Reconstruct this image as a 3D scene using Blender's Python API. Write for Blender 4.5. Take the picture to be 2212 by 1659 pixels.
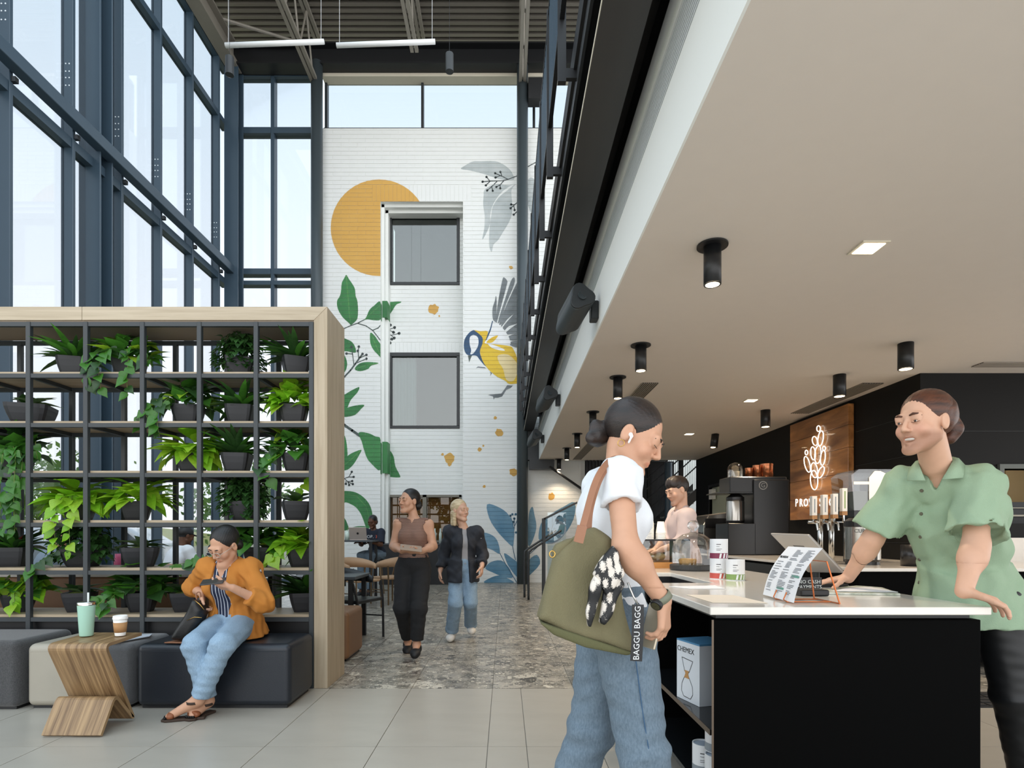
import bpy, bmesh, math, random
import numpy as np
from mathutils import Vector, Matrix, Euler
R = random.Random(7)
SC = bpy.context.scene
COL = SC.collection
for _o in list(bpy.data.objects):
    bpy.data.objects.remove(_o)

# ------------------------------------------------------------------ camera
F, CX, CY, EYE = 1250.0, 1091.0, 1154.0, 1.2        # focal length in px, vanishing point, eye height
cam_d = bpy.data.cameras.new('camera')
cam_d.sensor_fit = 'HORIZONTAL'; cam_d.sensor_width = 36.0
cam_d.lens = 36.0 * F / 2212.0
cam_d.shift_x = (1106.0 - CX) / 2212.0
cam_d.shift_y = (CY - 829.5) / 2212.0
cam_d.clip_end = 400
cam = bpy.data.objects.new('camera', cam_d); COL.objects.link(cam)
cam.location = (0, 0, EYE); cam.rotation_euler = (math.pi/2, 0, 0)
SC.camera = cam
def P(px, py, d):
    """real place of a point seen at (px,py) standing d metres away"""
    return Vector(((px-CX)*d/F, d, EYE+(CY-py)*d/F))

# ------------------------------------------------------------------ sky, exposure
wd = bpy.data.worlds.new('sky'); SC.world = wd; wd.use_nodes = True
nt = wd.node_tree; nt.nodes.clear()
out = nt.nodes.new('ShaderNodeOutputWorld'); bg = nt.nodes.new('ShaderNodeBackground')
tc = nt.nodes.new('ShaderNodeTexCoord'); sp = nt.nodes.new('ShaderNodeSeparateXYZ')
rp = nt.nodes.new('ShaderNodeValToRGB')
nt.links.new(tc.outputs['Generated'], sp.inputs[0]); nt.links.new(sp.outputs['Z'], rp.inputs[0])
rp.color_ramp.elements[0].position = 0.0; rp.color_ramp.elements[0].color = (0.94, 0.94, 0.94, 1)
rp.color_ramp.elements[1].position = 0.75; rp.color_ramp.elements[1].color = (0.60, 0.73, 0.83, 1)
_e = rp.color_ramp.elements.new(0.28); _e.color = (0.88, 0.90, 0.93, 1)
nt.links.new(rp.outputs[0], bg.inputs[0]); bg.inputs[1].default_value = 2.2
nt.links.new(bg.outputs[0], out.inputs[0])
SC.view_settings.view_transform = 'Standard'; SC.view_settings.look = 'None'
SC.view_settings.exposure = 0.15; SC.view_settings.gamma = 1.0
SC.view_settings.use_curve_mapping = False
SC.cycles.max_bounces = 6; SC.cycles.diffuse_bounces = 3; SC.cycles.glossy_bounces = 2
SC.cycles.transmission_bounces = 4; SC.cycles.transparent_max_bounces = 8
SC.cycles.sample_clamp_indirect = 6.0; SC.cycles.use_adaptive_sampling = True; SC.cycles.adaptive_threshold = 0.03
SC.cycles.caustics_reflective = False; SC.cycles.caustics_refractive = False

# ------------------------------------------------------------------ helpers: colour, materials
def lin(h):
    h = h.lstrip('#'); c = [int(h[i:i+2], 16)/255 for i in (0, 2, 4)]
    return tuple((x/12.92 if x <= .04045 else ((x+.055)/1.055)**2.4) for x in c)
def _n(nt, t, **kw):
    n = nt.nodes.new(t)
    for k, v in kw.items(): setattr(n, k, v)
    return n
def _mix(nt, fac, a, b, mode='MIX'):
    m = _n(nt, 'ShaderNodeMix', data_type='RGBA', blend_type=mode)
    for s, v in ((0, fac), (6, a), (7, b)):
        if isinstance(v, bpy.types.NodeSocket): nt.links.new(v, m.inputs[s])
        elif s == 0: m.inputs[0].default_value = v
        else: m.inputs[s].default_value = (*v[:3], 1)
    return m.outputs[2]
MATS = {}
def M(name, col, rough=.5, metal=0., var=0., vscale=8., bump=0., bscale=60., spec=.5, stretch=(1, 1, 1), col2=None,
      coat=0., emit=None, estr=1., sheen=0., attr=None, sub=0., coords='Object'):
    """principled material: base colour, optional noise variation towards col2, optional fine relief"""
    if name in MATS: return MATS[name]
    m = bpy.data.materials.new(name); m.use_nodes = True; nt = m.node_tree
    b = nt.nodes['Principled BSDF']
    c = lin(col) if isinstance(col, str) else col
    c2 = (lin(col2) if isinstance(col2, str) else col2) if col2 else tuple(x*.6 for x in c)
    b.inputs['Roughness'].default_value = rough; b.inputs['Metallic'].default_value = metal
    b.inputs['Specular IOR Level'].default_value = spec
    b.inputs['Coat Weight'].default_value = coat
    b.inputs['Sheen Weight'].default_value = sheen
    if sub: b.inputs['Subsurface Weight'].default_value = sub; b.inputs['Subsurface Radius'].default_value = (.02, .008, .004); b.inputs['Subsurface Scale'].default_value = .35
    tc = _n(nt, 'ShaderNodeTexCoord'); mp = _n(nt, 'ShaderNodeMapping'); mp.inputs['Scale'].default_value = stretch
    nt.links.new(tc.outputs[coords], mp.inputs[0])
    src = None
    no = _n(nt, 'ShaderNodeTexNoise'); no.inputs['Scale'].default_value = vscale; no.inputs['Detail'].default_value = 3 if var > .2 else 1
    nt.links.new(mp.outputs[0], no.inputs['Vector'])
    v = var if var else .04
    mr = _n(nt, 'ShaderNodeMapRange'); mr.inputs[1].default_value = .3; mr.inputs[2].default_value = .7; mr.inputs[3].default_value = 0; mr.inputs[4].default_value = v
    nt.links.new(no.outputs[0], mr.inputs[0])
    src = _mix(nt, mr.outputs[0], c, c2)
    if attr:
        at = _n(nt, 'ShaderNodeAttribute', attribute_name=attr)
        src = _mix(nt, 1.0, src, at.outputs['Color'], 'MULTIPLY')
    nt.links.new(src, b.inputs['Base Color'])
    if bump:
        n2 = _n(nt, 'ShaderNodeTexNoise'); n2.inputs['Scale'].default_value = bscale; n2.inputs['Detail'].default_value = 1
        nt.links.new(mp.outputs[0], n2.inputs['Vector'])
        bp = _n(nt, 'ShaderNodeBump'); bp.inputs['Strength'].default_value = bump; bp.inputs['Distance'].default_value = .004
        nt.links.new(n2.outputs[0], bp.inputs['Height']); nt.links.new(bp.outputs[0], b.inputs['Normal'])
    if emit is not None:
        e = lin(emit) if isinstance(emit, str) else emit
        b.inputs['Emission Color'].default_value = (*e, 1); b.inputs['Emission Strength'].default_value = estr
    MATS[name] = m
    return m
def pbsdf(m): return m.node_tree.nodes['Principled BSDF']

def M_glass(name, tint=(1, 1, 1), refl=.08, rough=.0, top=.6):
    """clear sheet: straight-through transmission with a tint plus mirror reflection"""
    if name in MATS: return MATS[name]
    m = bpy.data.materials.new(name); m.use_nodes = True; nt = m.node_tree; nt.nodes.clear()
    o = _n(nt, 'ShaderNodeOutputMaterial'); t = _n(nt, 'ShaderNodeBsdfTransparent'); g = _n(nt, 'ShaderNodeBsdfGlossy')
    t.inputs[0].default_value = (*tint, 1); g.inputs['Roughness'].default_value = rough; g.inputs[0].default_value = (1, 1, 1, 1)
    mx = _n(nt, 'ShaderNodeMixShader')
    lw = _n(nt, 'ShaderNodeLayerWeight'); lw.inputs[0].default_value = .35
    mr = _n(nt, 'ShaderNodeMapRange'); mr.inputs[3].default_value = refl; mr.inputs[4].default_value = top
    nt.links.new(lw.outputs['Fresnel'], mr.inputs[0]); nt.links.new(mr.outputs[0], mx.inputs[0])
    nt.links.new(t.outputs[0], mx.inputs[1]); nt.links.new(g.outputs[0], mx.inputs[2]); nt.links.new(mx.outputs[0], o.inputs[0])
    MATS[name] = m
    return m
def M_wood(name, c1, c2, axis=0, scale=6., rough=.5, ring=12., coat=0.):
    """straight-grained timber, grain along axis"""
    if name in MATS: return MATS[name]
    m = bpy.data.materials.new(name); m.use_nodes = True; nt = m.node_tree; b = nt.nodes['Principled BSDF']
    tc = _n(nt, 'ShaderNodeTexCoord'); mp = _n(nt, 'ShaderNodeMapping')
    s = [ring, ring, ring]
    for a_ in (axis if isinstance(axis, tuple) else (axis,)): s[a_] = .5
    mp.inputs['Scale'].default_value = s
    nt.links.new(tc.outputs['Object'], mp.inputs[0])
    n1 = _n(nt, 'ShaderNodeTexNoise'); n1.inputs['Scale'].default_value = scale; n1.inputs['Detail'].default_value = 8; n1.inputs['Distortion'].default_value = .6
    nt.links.new(mp.outputs[0], n1.inputs['Vector'])
    r = _n(nt, 'ShaderNodeValToRGB'); r.color_ramp.elements[0].position = .34; r.color_ramp.elements[1].position = .68
    r.color_ramp.elements[0].color = (*lin(c2), 1); r.color_ramp.elements[1].color = (*lin(c1), 1)
    nt.links.new(n1.outputs[0], r.inputs[0]); nt.links.new(r.outputs[0], b.inputs['Base Color'])
    bp = _n(nt, 'ShaderNodeBump'); bp.inputs['Strength'].default_value = .15; bp.inputs['Distance'].default_value = .002
    nt.links.new(n1.outputs[0], bp.inputs['Height']); nt.links.new(bp.outputs[0], b.inputs['Normal'])
    b.inputs['Roughness'].default_value = rough; b.inputs['Coat Weight'].default_value = coat
    MATS[name] = m
    return m
def M_emit(name, col, strength):
    if name in MATS: return MATS[name]
    m = bpy.data.materials.new(name); m.use_nodes = True; nt = m.node_tree; nt.nodes.clear()
    o = _n(nt, 'ShaderNodeOutputMaterial'); e = _n(nt, 'ShaderNodeEmission'); e.inputs[0].default_value = (*(lin(col) if isinstance(col, str) else col), 1)
    e.inputs[1].default_value = strength; nt.links.new(e.outputs[0], o.inputs[0]); MATS[name] = m; m.cycles.emission_sampling = 'NONE' if name in ('neon_white', 'warm_lamp_glow') else 'AUTO'
    return m

# ------------------------------------------------------------------ helpers: objects
def tag(o, label=None, cat=None, group=None, kind=None):
    for k, v in (('label', label), ('category', cat), ('group', group), ('kind', kind)):
        if v: o[k] = v
    return o
def thing(name, label, cat, loc=(0, 0, 0), rz=0., group=None, kind=None):
    o = bpy.data.objects.new(name, None); COL.objects.link(o); o.empty_display_size = .05
    o.location = loc; o.rotation_euler = (0, 0, rz)
    return tag(o, label, cat, group, kind)
def _origin(o):
    p = Vector((0, 0, 0))
    while o: p += Vector(o.location); o = o.parent
    return p
def link_mesh(me, name, mat, parent=None, world=True, mats=None):
    """link a mesh whose vertices are world places (world=True) or local to the parent"""
    o = bpy.data.objects.new(name, me)
    for mm in (mats or [mat]): me.materials.append(mm)
    if parent is not None:
        o.parent = parent
        if world: me.transform(Matrix.Translation(-_origin(parent)))
    elif world and len(me.vertices):
        a = np.empty(len(me.vertices)*3, dtype=np.float32); me.vertices.foreach_get('co', a); a = a.reshape(-1, 3)
        c = (a.min(0)+a.max(0))/2; c[2] = a[:, 2].min(); c = Vector([float(x) for x in c])
        me.transform(Matrix.Translation(-c)); o.location = c
    COL.objects.link(o)
    return o
def copy_tree(o, parent=None):
    c = o.copy(); COL.objects.link(c); c.parent = parent
    for ch in list(o.children): copy_tree(ch, c)
    return c
class MB:
    """collects shapes into one mesh"""
    def __init__(s): s.v = []; s.f = []; s.m = []; s.mi = 0; s.sm = []; s.smooth = False
    def _add(s, vs, fs):
        b = len(s.v); s.v += [tuple(p) for p in vs]
        for f in fs: s.f.append(tuple(i+b for i in f)); s.m.append(s.mi); s.sm.append(s.smooth)
        return s
    def box(s, x0, x1, y0, y1, z0, z1):
        return s._add([(x0, y0, z0), (x1, y0, z0), (x1, y1, z0), (x0, y1, z0), (x0, y0, z1), (x1, y0, z1), (x1, y1, z1), (x0, y1, z1)],
                      [(0, 3, 2, 1), (4, 5, 6, 7), (0, 1, 5, 4), (1, 2, 6, 5), (2, 3, 7, 6), (3, 0, 4, 7)])
    def face(s, pts): return s._add(pts, [tuple(range(len(pts)))])
    def prism(s, pts, vec):
        n = len(pts); v = Vector(vec); a = [Vector(p) for p in pts]
        nrm = Vector((0, 0, 0))
        for i in range(n): nrm += a[i].cross(a[(i+1) % n])
        fl = nrm.dot(v) > 0
        fs = [tuple(range(n)), tuple(range(2*n-1, n-1, -1))] + [((i+1) % n, i, i+n, (i+1) % n+n) for i in range(n)]
        if fl: fs = [tuple(reversed(f)) for f in fs]
        return s._add(a+[p+v for p in a], fs)
    def ring(s, c, r, u, w, n): return [c+u*(r*math.cos(2*math.pi*i/n))+w*(r*math.sin(2*math.pi*i/n)) for i in range(n)]
    def cyl(s, p0, p1, r0, r1=None, n=16, caps=True):
        p0, p1 = Vector(p0), Vector(p1); r1 = r0 if r1 is None else r1
        d = (p1-p0).normalized(); u = d.orthogonal().normalized(); w = d.cross(u)
        vs = s.ring(p0, r0, u, w, n)+s.ring(p1, r1, u, w, n)
        fs = [(i, (i+1) % n, (i+1) % n+n, i+n) for i in range(n)]
        s._add(vs, fs)
        if caps:
            k = len(s.v)-2*n
            for f in (tuple(k+i for i in range(n-1, -1, -1)), tuple(k+n+i for i in range(n))):
                s.f.append(f); s.m.append(s.mi); s.sm.append(False)
        return s
    def tube(s, path, r, n=8, caps=True):
        path = [Vector(p) for p in path]; rs = r if isinstance(r, (list, tuple)) else [r]*len(path)
        u = None; rings = []
        for i, p in enumerate(path):
            t = (path[min(i+1, len(path)-1)]-path[max(i-1, 0)])
            t = t.normalized() if t.length > 1e-9 else Vector((0, 0, 1))
            u = t.orthogonal().normalized() if u is None else (u-t*u.dot(t)).normalized()
            rings.append(s.ring(p, rs[i], u, t.cross(u), n))
        vs = [q for rr in rings for q in rr]; fs = []
        for k in range(len(path)-1):
            fs += [(k*n+i, k*n+(i+1) % n, (k+1)*n+(i+1) % n, (k+1)*n+i) for i in range(n)]
        if caps: fs += [tuple(range(n-1, -1, -1)), tuple((len(path)-1)*n+i for i in range(n))]
        return s._add(vs, fs)
    def lathe(s, prof, c=(0, 0, 0), n=24, axis=None):
        c = Vector(c); ax = Vector(axis).normalized() if axis is not None else Vector((0, 0, 1)); u = ax.orthogonal().normalized() if axis is not None else Vector((1, 0, 0)); w = ax.cross(u)
        vs = []; fs = []
        for r, z in prof: vs += s.ring(c+ax*z, max(r, 1e-5), u, w, n)
        for k in range(len(prof)-1): fs += [(k*n+i, k*n+(i+1) % n, (k+1)*n+(i+1) % n, (k+1)*n+i) for i in range(n)]
        return s._add(vs, fs)
    def grid(s, pts):
        """pts: rows of points"""
        r, c = len(pts), len(pts[0])
        return s._add([p for row in pts for p in row], [(i*c+j, i*c+j+1, (i+1)*c+j+1, (i+1)*c+j) for i in range(r-1) for j in range(c-1)])
    def mesh(s, name):
        me = bpy.data.meshes.new(name); me.from_pydata(s.v, [], s.f)
        if any(s.m): me.polygons.foreach_set('material_index', s.m)
        if any(s.sm): me.polygons.foreach_set('use_smooth', s.sm)
        me.update()
        return me
    def build(s, name, mat, parent=None, world=True, bevel=0., seg=2, mats=None, smooth=False, solid=0., label=None):
        if smooth: s.sm = [True]*len(s.f)
        o = link_mesh(s.mesh(name), name, mat, parent, world, mats)
        if solid:
            md = o.modifiers.new('thick', 'SOLIDIFY'); md.thickness = solid; md.offset = 0
        if bevel:
            md = o.modifiers.new('bevel', 'BEVEL'); md.width = bevel; md.segments = seg; md.limit_method = 'ANGLE'; md.angle_limit = .6
            if seg > 1:
                o.data.polygons.foreach_set('use_smooth', [True]*len(o.data.polygons))
                try: md.harden_normals = True
                except Exception: pass
        if label: o['label'] = label
        return o
def box_obj(name, mat, b, parent=None, bevel=0., seg=1, world=True):
    return MB().box(*b).build(name, mat, parent, world, bevel, seg)
def catmull(pts, n=6):
    pts = [Vector(p) for p in pts]; out = []
    for i in range(len(pts)-1):
        a, b, c, d = pts[max(i-1, 0)], pts[i], pts[i+1], pts[min(i+2, len(pts)-1)]
        for k in range(n):
            t = k/n
            out.append(.5*((2*b)+(c-a)*t+(2*a-5*b+4*c-d)*t*t+(3*b-a-3*c+d)*t**3))
    return out+[pts[-1]]
def text_obj(name, body, mat, parent, mw, size, extrude=.0005, align='CENTER', label=None):
    """flat lettering turned into a mesh; mw = world matrix (x right, y up on the surface)"""
    cu = bpy.data.curves.new(name, 'FONT'); cu.body = body; cu.size = size; cu.align_x = align; cu.align_y = 'CENTER'; cu.extrude = extrude; cu.resolution_u = 2
    t = bpy.data.objects.new(name+'_t', cu); COL.objects.link(t)
    dg = bpy.context.evaluated_depsgraph_get(); me = bpy.data.meshes.new_from_object(t.evaluated_get(dg))
    bpy.data.objects.remove(t); me.transform(mw); me.materials.clear()
    o = link_mesh(me, name, mat, parent)
    if label: o['label'] = label
    return o
def frame_mw(o, x, y):
    x = Vector(x).normalized(); y = Vector(y).normalized(); z = x.cross(y)
    m = Matrix((x, y, z)).transposed().to_4x4(); m.translation = Vector(o)
    return m

# ------------------------------------------------------------------ implicit surfaces (people, cloth, soft things)
def smin(a, b, k):
    if k <= 0: return np.minimum(a, b)
    h = np.clip(.5+.5*(b-a)/k, 0, 1)
    return b*(1-h)+a*h-k*h*(1-h)
class Soft:
    """a list of rounded cones and ellipsoids blended together; meshed by surface nets"""
    def __init__(s): s.p = []; s.post = []
    def cone(s, a, b, ra, rb=None, k=.02, op='+'):
        s.p.append(('c', np.array(a, float), np.array(b, float), ra, ra if rb is None else rb, k, op)); return s
    def flat(s, a, b, ra, rb=None, k=.02, op='+'):
        s.p.append(('f', np.array(a, float), np.array(b, float), ra, ra if rb is None else rb, k, op)); return s
    def chain(s, pts, rs, k=.02):
        for i in range(len(pts)-1): s.cone(pts[i], pts[i+1], rs[i], rs[i+1], k)
        return s
    def ell(s, c, r, rot=None, k=.02, op='+'):
        s.p.append(('e', np.array(c, float), np.array(r, float), None if rot is None else np.array(rot, float), 0, k, op)); return s
    def grow(s, g):
        q = Soft()
        for t in s.p:
            if t[0] in 'cf': q.p.append((t[0], t[1], t[2], t[3]+g, t[4]+g, t[5], t[6]))
            else: q.p.append(('e', t[1], t[2]+g, t[3], 0, t[5], t[6]))
        q.post = list(s.post)
        return q
    def cut(s, f): s.post.append(f); return s
    def plane(s, pt, n):
        """remove the side n points to"""
        pt = np.array(pt, float); n = np.array(n, float); n = n/np.linalg.norm(n)
        return s.cut(lambda d, X, Y, Z: np.maximum(d, (X-pt[0])*n[0]+(Y-pt[1])*n[1]+(Z-pt[2])*n[2]))
    def bounds(s):
        lo = np.full(3, 1e9); hi = -lo
        for t in s.p:
            if t[6] != '+': continue
            if t[0] in 'cf':
                r = max(t[3], t[4]); lo = np.minimum(lo, np.minimum(t[1], t[2])-r); hi = np.maximum(hi, np.maximum(t[1], t[2])+r)
            else:
                r = t[2] if t[3] is None else np.full(3, t[2].max()); lo = np.minimum(lo, t[1]-r); hi = np.maximum(hi, t[1]+r)
        return lo, hi
    def field(s, lo, hi, h):
        n = np.ceil((hi-lo)/h).astype(int)+1
        ax = [lo[i]+h*np.arange(n[i]) for i in range(3)]
        d = np.full(n, .12, dtype=np.float32)
        for t in s.p:
            kind, a, b, c4, c5, k, op = t
            mg = k+.05
            if kind in 'cf':
                r = max(c4, c5); l = np.minimum(a, b)-r-mg; u = np.maximum(a, b)+r+mg
            else:
                r = b if c4 is None else np.full(3, b.max()); l = a-r-mg; u = a+r+mg
            i0 = np.clip(np.floor((l-lo)/h).astype(int), 0, n); i1 = np.clip(np.ceil((u-lo)/h).astype(int)+1, 0, n)
            if np.any(i1 <= i0): continue
            sl = tuple(slice(i0[q], i1[q]) for q in range(3))
            X = ax[0][sl[0]][:, None, None]; Y = ax[1][sl[1]][None, :, None]; Z = ax[2][sl[2]][None, None, :]
            if kind == 'f':
                ba = b-a; L2 = float(ba@ba)+1e-12; L1 = math.sqrt(L2)
                tu = ((X-a[0])*ba[0]+(Y-a[1])*ba[1]+(Z-a[2])*ba[2])/L2
                tt = np.clip(tu, 0, 1)
                e = np.sqrt((X-a[0]-tu*ba[0])**2+(Y-a[1]-tu*ba[1])**2+(Z-a[2]-tu*ba[2])**2)-(c4+(c5-c4)*tt)
                e = np.maximum(e, np.maximum(-tu, tu-1)*L1)
            elif kind == 'c':
                ba = b-a; L2 = float(ba@ba)+1e-12
                tt = np.clip(((X-a[0])*ba[0]+(Y-a[1])*ba[1]+(Z-a[2])*ba[2])/L2, 0, 1)
                e = np.sqrt((X-a[0]-tt*ba[0])**2+(Y-a[1]-tt*ba[1])**2+(Z-a[2]-tt*ba[2])**2)-(c4+(c5-c4)*tt)
            else:
                x, y, z = X-a[0], Y-a[1], Z-a[2]
                if c4 is not None:
                    m = c4; x, y, z = m[0, 0]*x+m[0, 1]*y+m[0, 2]*z, m[1, 0]*x+m[1, 1]*y+m[1, 2]*z, m[2, 0]*x+m[2, 1]*y+m[2, 2]*z
                k0 = np.sqrt((x/b[0])**2+(y/b[1])**2+(z/b[2])**2); k1 = np.sqrt((x/b[0]**2)**2+(y/b[1]**2)**2+(z/b[2]**2)**2)+1e-9
                e = k0*(k0-1)/k1
            cur = d[sl]
            if op == '+': d[sl] = smin(cur, e, k)
            else: d[sl] = -smin(-cur, e, k)
        if s.post:
            X, Y, Z = ax[0][:, None, None], ax[1][None, :, None], ax[2][None, None, :]
            for f in s.post: d = f(d, X, Y, Z)
        return d
    def arrays(s, h, lo=None, hi=None):
        if lo is None:
            lo, hi = s.bounds(); lo = lo-2.5*h-.012; hi = hi+2.5*h+.012
        lo = np.array(lo, float); hi = np.array(hi, float)
        return surface_nets(s.field(lo, hi, h), lo, h)
    def build(s, name, mat, parent=None, h=.01, label=None, world=True, colour=None):
        v, f = s.arrays(h)
        return soft_obj(name, [(v, f)], mat, parent, label, world, colour)
def surface_nets(d, lo, h):
    s = d < 0; n = np.array(d.shape)
    cn = [(i, j, k) for i in (0, 1) for j in (0, 1) for k in (0, 1)]
    sl = lambda A, c: A[c[0]:n[0]-1+c[0], c[1]:n[1]-1+c[1], c[2]:n[2]-1+c[2]]
    cnt = sum(sl(s, c).astype(np.int8) for c in cn)
    act = np.argwhere((cnt > 0) & (cnt < 8))
    idx = -np.ones(n-1, dtype=np.int64); idx[act[:, 0], act[:, 1], act[:, 2]] = np.arange(len(act))
    val = {c: d[act[:, 0]+c[0], act[:, 1]+c[1], act[:, 2]+c[2]] for c in cn}
    pos = np.zeros((len(act), 3)); num = np.zeros(len(act))
    for a in cn:
        for q in range(3):
            if a[q]: continue
            b = list(a); b[q] = 1; b = tuple(b)
            va, vb = val[a], val[b]; cr = (va < 0) != (vb < 0)
            t = np.where(cr, va/np.where(cr, va-vb, 1), 0)
            p = np.tile(np.array(a, float), (len(act), 1)); p[:, q] += t
            pos += p*cr[:, None]; num += cr
    v = lo+h*(act+pos/np.maximum(num, 1)[:, None])
    faces = []
    for q in range(3):
        o1, o2 = [(1, 2), (2, 0), (0, 1)][q]
        A = [slice(None)]*3; B = [slice(None)]*3
        A[q] = slice(0, n[q]-1); B[q] = slice(1, n[q])
        for r in (o1, o2): A[r] = slice(1, n[r]-1); B[r] = slice(1, n[r]-1)
        sa, sb = s[tuple(A)], s[tuple(B)]
        for fl, e in ((0, np.argwhere(sa & ~sb)), (1, np.argwhere(~sa & sb))):
            if not len(e): continue
            c = e.copy(); c[:, o1] += 1; c[:, o2] += 1
            def g(d1, d2):
                w = c.copy(); w[:, o1] += d1; w[:, o2] += d2
                return idx[w[:, 0], w[:, 1], w[:, 2]]
            quad = np.stack([g(-1, -1), g(0, -1), g(0, 0), g(-1, 0)], 1)
            faces.append(quad if fl == 0 else quad[:, ::-1])
    f = np.concatenate(faces) if faces else np.zeros((0, 4), int)
    return v, f[(f >= 0).all(1)]
def soft_obj(name, chunks, mat, parent=None, label=None, world=True, colour=None, relax=1):
    V = []; Fq = []; b = 0
    for v, f in chunks: V.append(v); Fq.append(f+b); b += len(v)
    V = np.concatenate(V); Fq = np.concatenate(Fq)
    use = np.zeros(len(V), bool); use[Fq.ravel()] = True; remap = np.cumsum(use)-1; V = V[use]; Fq = remap[Fq]
    for _ in range(relax):                                   # light relaxation
        acc = np.zeros_like(V); nn = np.zeros(len(V))
        for a, c in ((0, 1), (1, 2), (2, 3), (3, 0)):
            np.add.at(acc, Fq[:, a], V[Fq[:, c]]); np.add.at(nn, Fq[:, a], 1); np.add.at(acc, Fq[:, c], V[Fq[:, a]]); np.add.at(nn, Fq[:, c], 1)
        V = V*.5+.5*acc/np.maximum(nn, 1)[:, None]
    me = bpy.data.meshes.new(name)
    me.vertices.add(len(V)); me.vertices.foreach_set('co', V.astype(np.float32).ravel())
    me.loops.add(len(Fq)*4); me.loops.foreach_set('vertex_index', Fq.astype(np.int32).ravel())
    me.polygons.add(len(Fq)); me.polygons.foreach_set('loop_start', np.arange(0, len(Fq)*4, 4, dtype=np.int32))
    me.polygons.foreach_set('use_smooth', np.ones(len(Fq), dtype=bool))
    me.update(calc_edges=True)
    if colour is not None:
        c = np.ones((len(V), 4), dtype=np.float32); c[:, :3] = colour(V)
        a = me.color_attributes.new('Col', 'FLOAT_COLOR', 'POINT'); a.data.foreach_set('color', c.ravel())
    o = link_mesh(me, name, mat, parent, world)
    if label: o['label'] = label
    return o

# ------------------------------------------------------------------ materials of the setting
m_tile = M('porcelain_tile', '#aea89d', .3, var=.3, vscale=2.2, col2='#958f85', bump=.05, bscale=30, stretch=(1, 3, 1))
m_grout = M('grout', '#8d8a84', .9)
m_white = M('white_paint', '#eceeea', .6, var=.05, vscale=3, col2='#dfe1dc')
m_brickw = M('painted_brick', '#eceeeb', .55, var=.1, vscale=5, col2='#dadcd8', bump=.35, bscale=45)
m_colp = M('column_paint', '#434c50', .4, var=.06)
m_steelblue = M('slate_paint', '#3b4d5b', .38, var=.08, vscale=3)
m_steel = M('charcoal_steel', '#2b2e30', .42, var=.1, vscale=4)
m_beam = M('mill_steel', '#3a3a3a', .38, .3, var=.3, vscale=3, col2='#26282a', stretch=(3, .4, 3))
m_black = M('black_paint', '#17181a', .45, var=.08)
m_blackwall = M('black_wall_panel', '#100f0e', .55, var=.1, vscale=2, spec=.2)
m_deck = M('roof_deck_paint', '#4a4742', .6, var=.08)
m_joist = M('joist_paint', '#8a857b', .5, var=.08)
m_soffit = M('soffit_paint', '#d8cfc5', .75, var=.03)
m_cream = M('cream_trim', '#d8d0bd', .6)
m_cwglass = M_glass('curtain_wall_glass', (.70, .72, .74), .02, top=.2)
m_roomglass = M_glass('dark_window_glass', (.62, .68, .66), .10, top=.5)
m_clear = M_glass('clear_glass', (.96, .98, .97), .04)

def M_terrazzo():
    m = bpy.data.materials.new('terrazzo'); m.use_nodes = True; nt = m.node_tree; b = nt.nodes['Principled BSDF']
    tc = _n(nt, 'ShaderNodeTexCoord'); geo = _n(nt, 'ShaderNodeNewGeometry')
    base = lin('#989489')
    nz = _n(nt, 'ShaderNodeTexNoise'); nz.inputs['Scale'].default_value = 6; nz.inputs['Detail'].default_value = 6; nt.links.new(geo.outputs['Position'], nz.inputs['Vector'])
    r0 = _n(nt, 'ShaderNodeValToRGB'); r0.color_ramp.elements[0].position = .35; r0.color_ramp.elements[1].position = .65
    r0.color_ramp.elements[0].color = (*lin('#66635b'), 1); r0.color_ramp.elements[1].color = (*lin('#a39c8f'), 1); nt.links.new(nz.outputs[0], r0.inputs[0])
    src = r0.outputs[0]
    for sc, thr, rnd in ((3.6, .42, 1.), (8., .42, 1.), (20., .42, 1.), (50., .38, 1.)):
        add = _n(nt, 'ShaderNodeVectorMath', operation='ADD'); n2 = _n(nt, 'ShaderNodeTexNoise'); n2.inputs['Scale'].default_value = sc*1.6
        nt.links.new(geo.outputs['Position'], n2.inputs['Vector'])
        scl = _n(nt, 'ShaderNodeVectorMath', operation='SCALE'); scl.inputs['Scale'].default_value = .5/sc; nt.links.new(n2.outputs['Color'], scl.inputs[0])
        nt.links.new(geo.outputs['Position'], add.inputs[0]); nt.links.new(scl.outputs[0], add.inputs[1])
        vo = _n(nt, 'ShaderNodeTexVoronoi'); vo.inputs['Scale'].default_value = sc; vo.inputs['Randomness'].default_value = rnd
        nt.links.new(add.outputs[0], vo.inputs['Vector'])
        lt = _n(nt, 'ShaderNodeMath', operation='LESS_THAN'); lt.inputs[1].default_value = thr; nt.links.new(vo.outputs['Distance'], lt.inputs[0])
        rr = _n(nt, 'ShaderNodeValToRGB'); e = rr.color_ramp.elements; e[0].color = (*lin('#45433f'), 1); e[1].color = (*lin('#d9d1c0'), 1)
        for p_, c_ in ((.25, '#7f7a72'), (.5, '#b3ab9d'), (.7, '#8c8981')):
            q = e.new(p_); q.color = (*lin(c_), 1)
        sep = _n(nt, 'ShaderNodeSeparateColor'); nt.links.new(vo.outputs['Color'], sep.inputs[0]); nt.links.new(sep.outputs[0], rr.inputs[0])
        gt = _n(nt, 'ShaderNodeMath', operation='GREATER_THAN'); gt.inputs[1].default_value = .45 if sc < 10 else .3; nt.links.new(sep.outputs[1], gt.inputs[0])
        ml = _n(nt, 'ShaderNodeMath', operation='MULTIPLY'); nt.links.new(lt.outputs[0], ml.inputs[0]); nt.links.new(gt.outputs[0], ml.inputs[1])
        src = _mix(nt, ml.outputs[0], src, rr.outputs[0])
    nt.links.new(src, b.inputs['Base Color']); b.inputs['Roughness'].default_value = .28
    MATS['terrazzo'] = m
    return m
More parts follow.
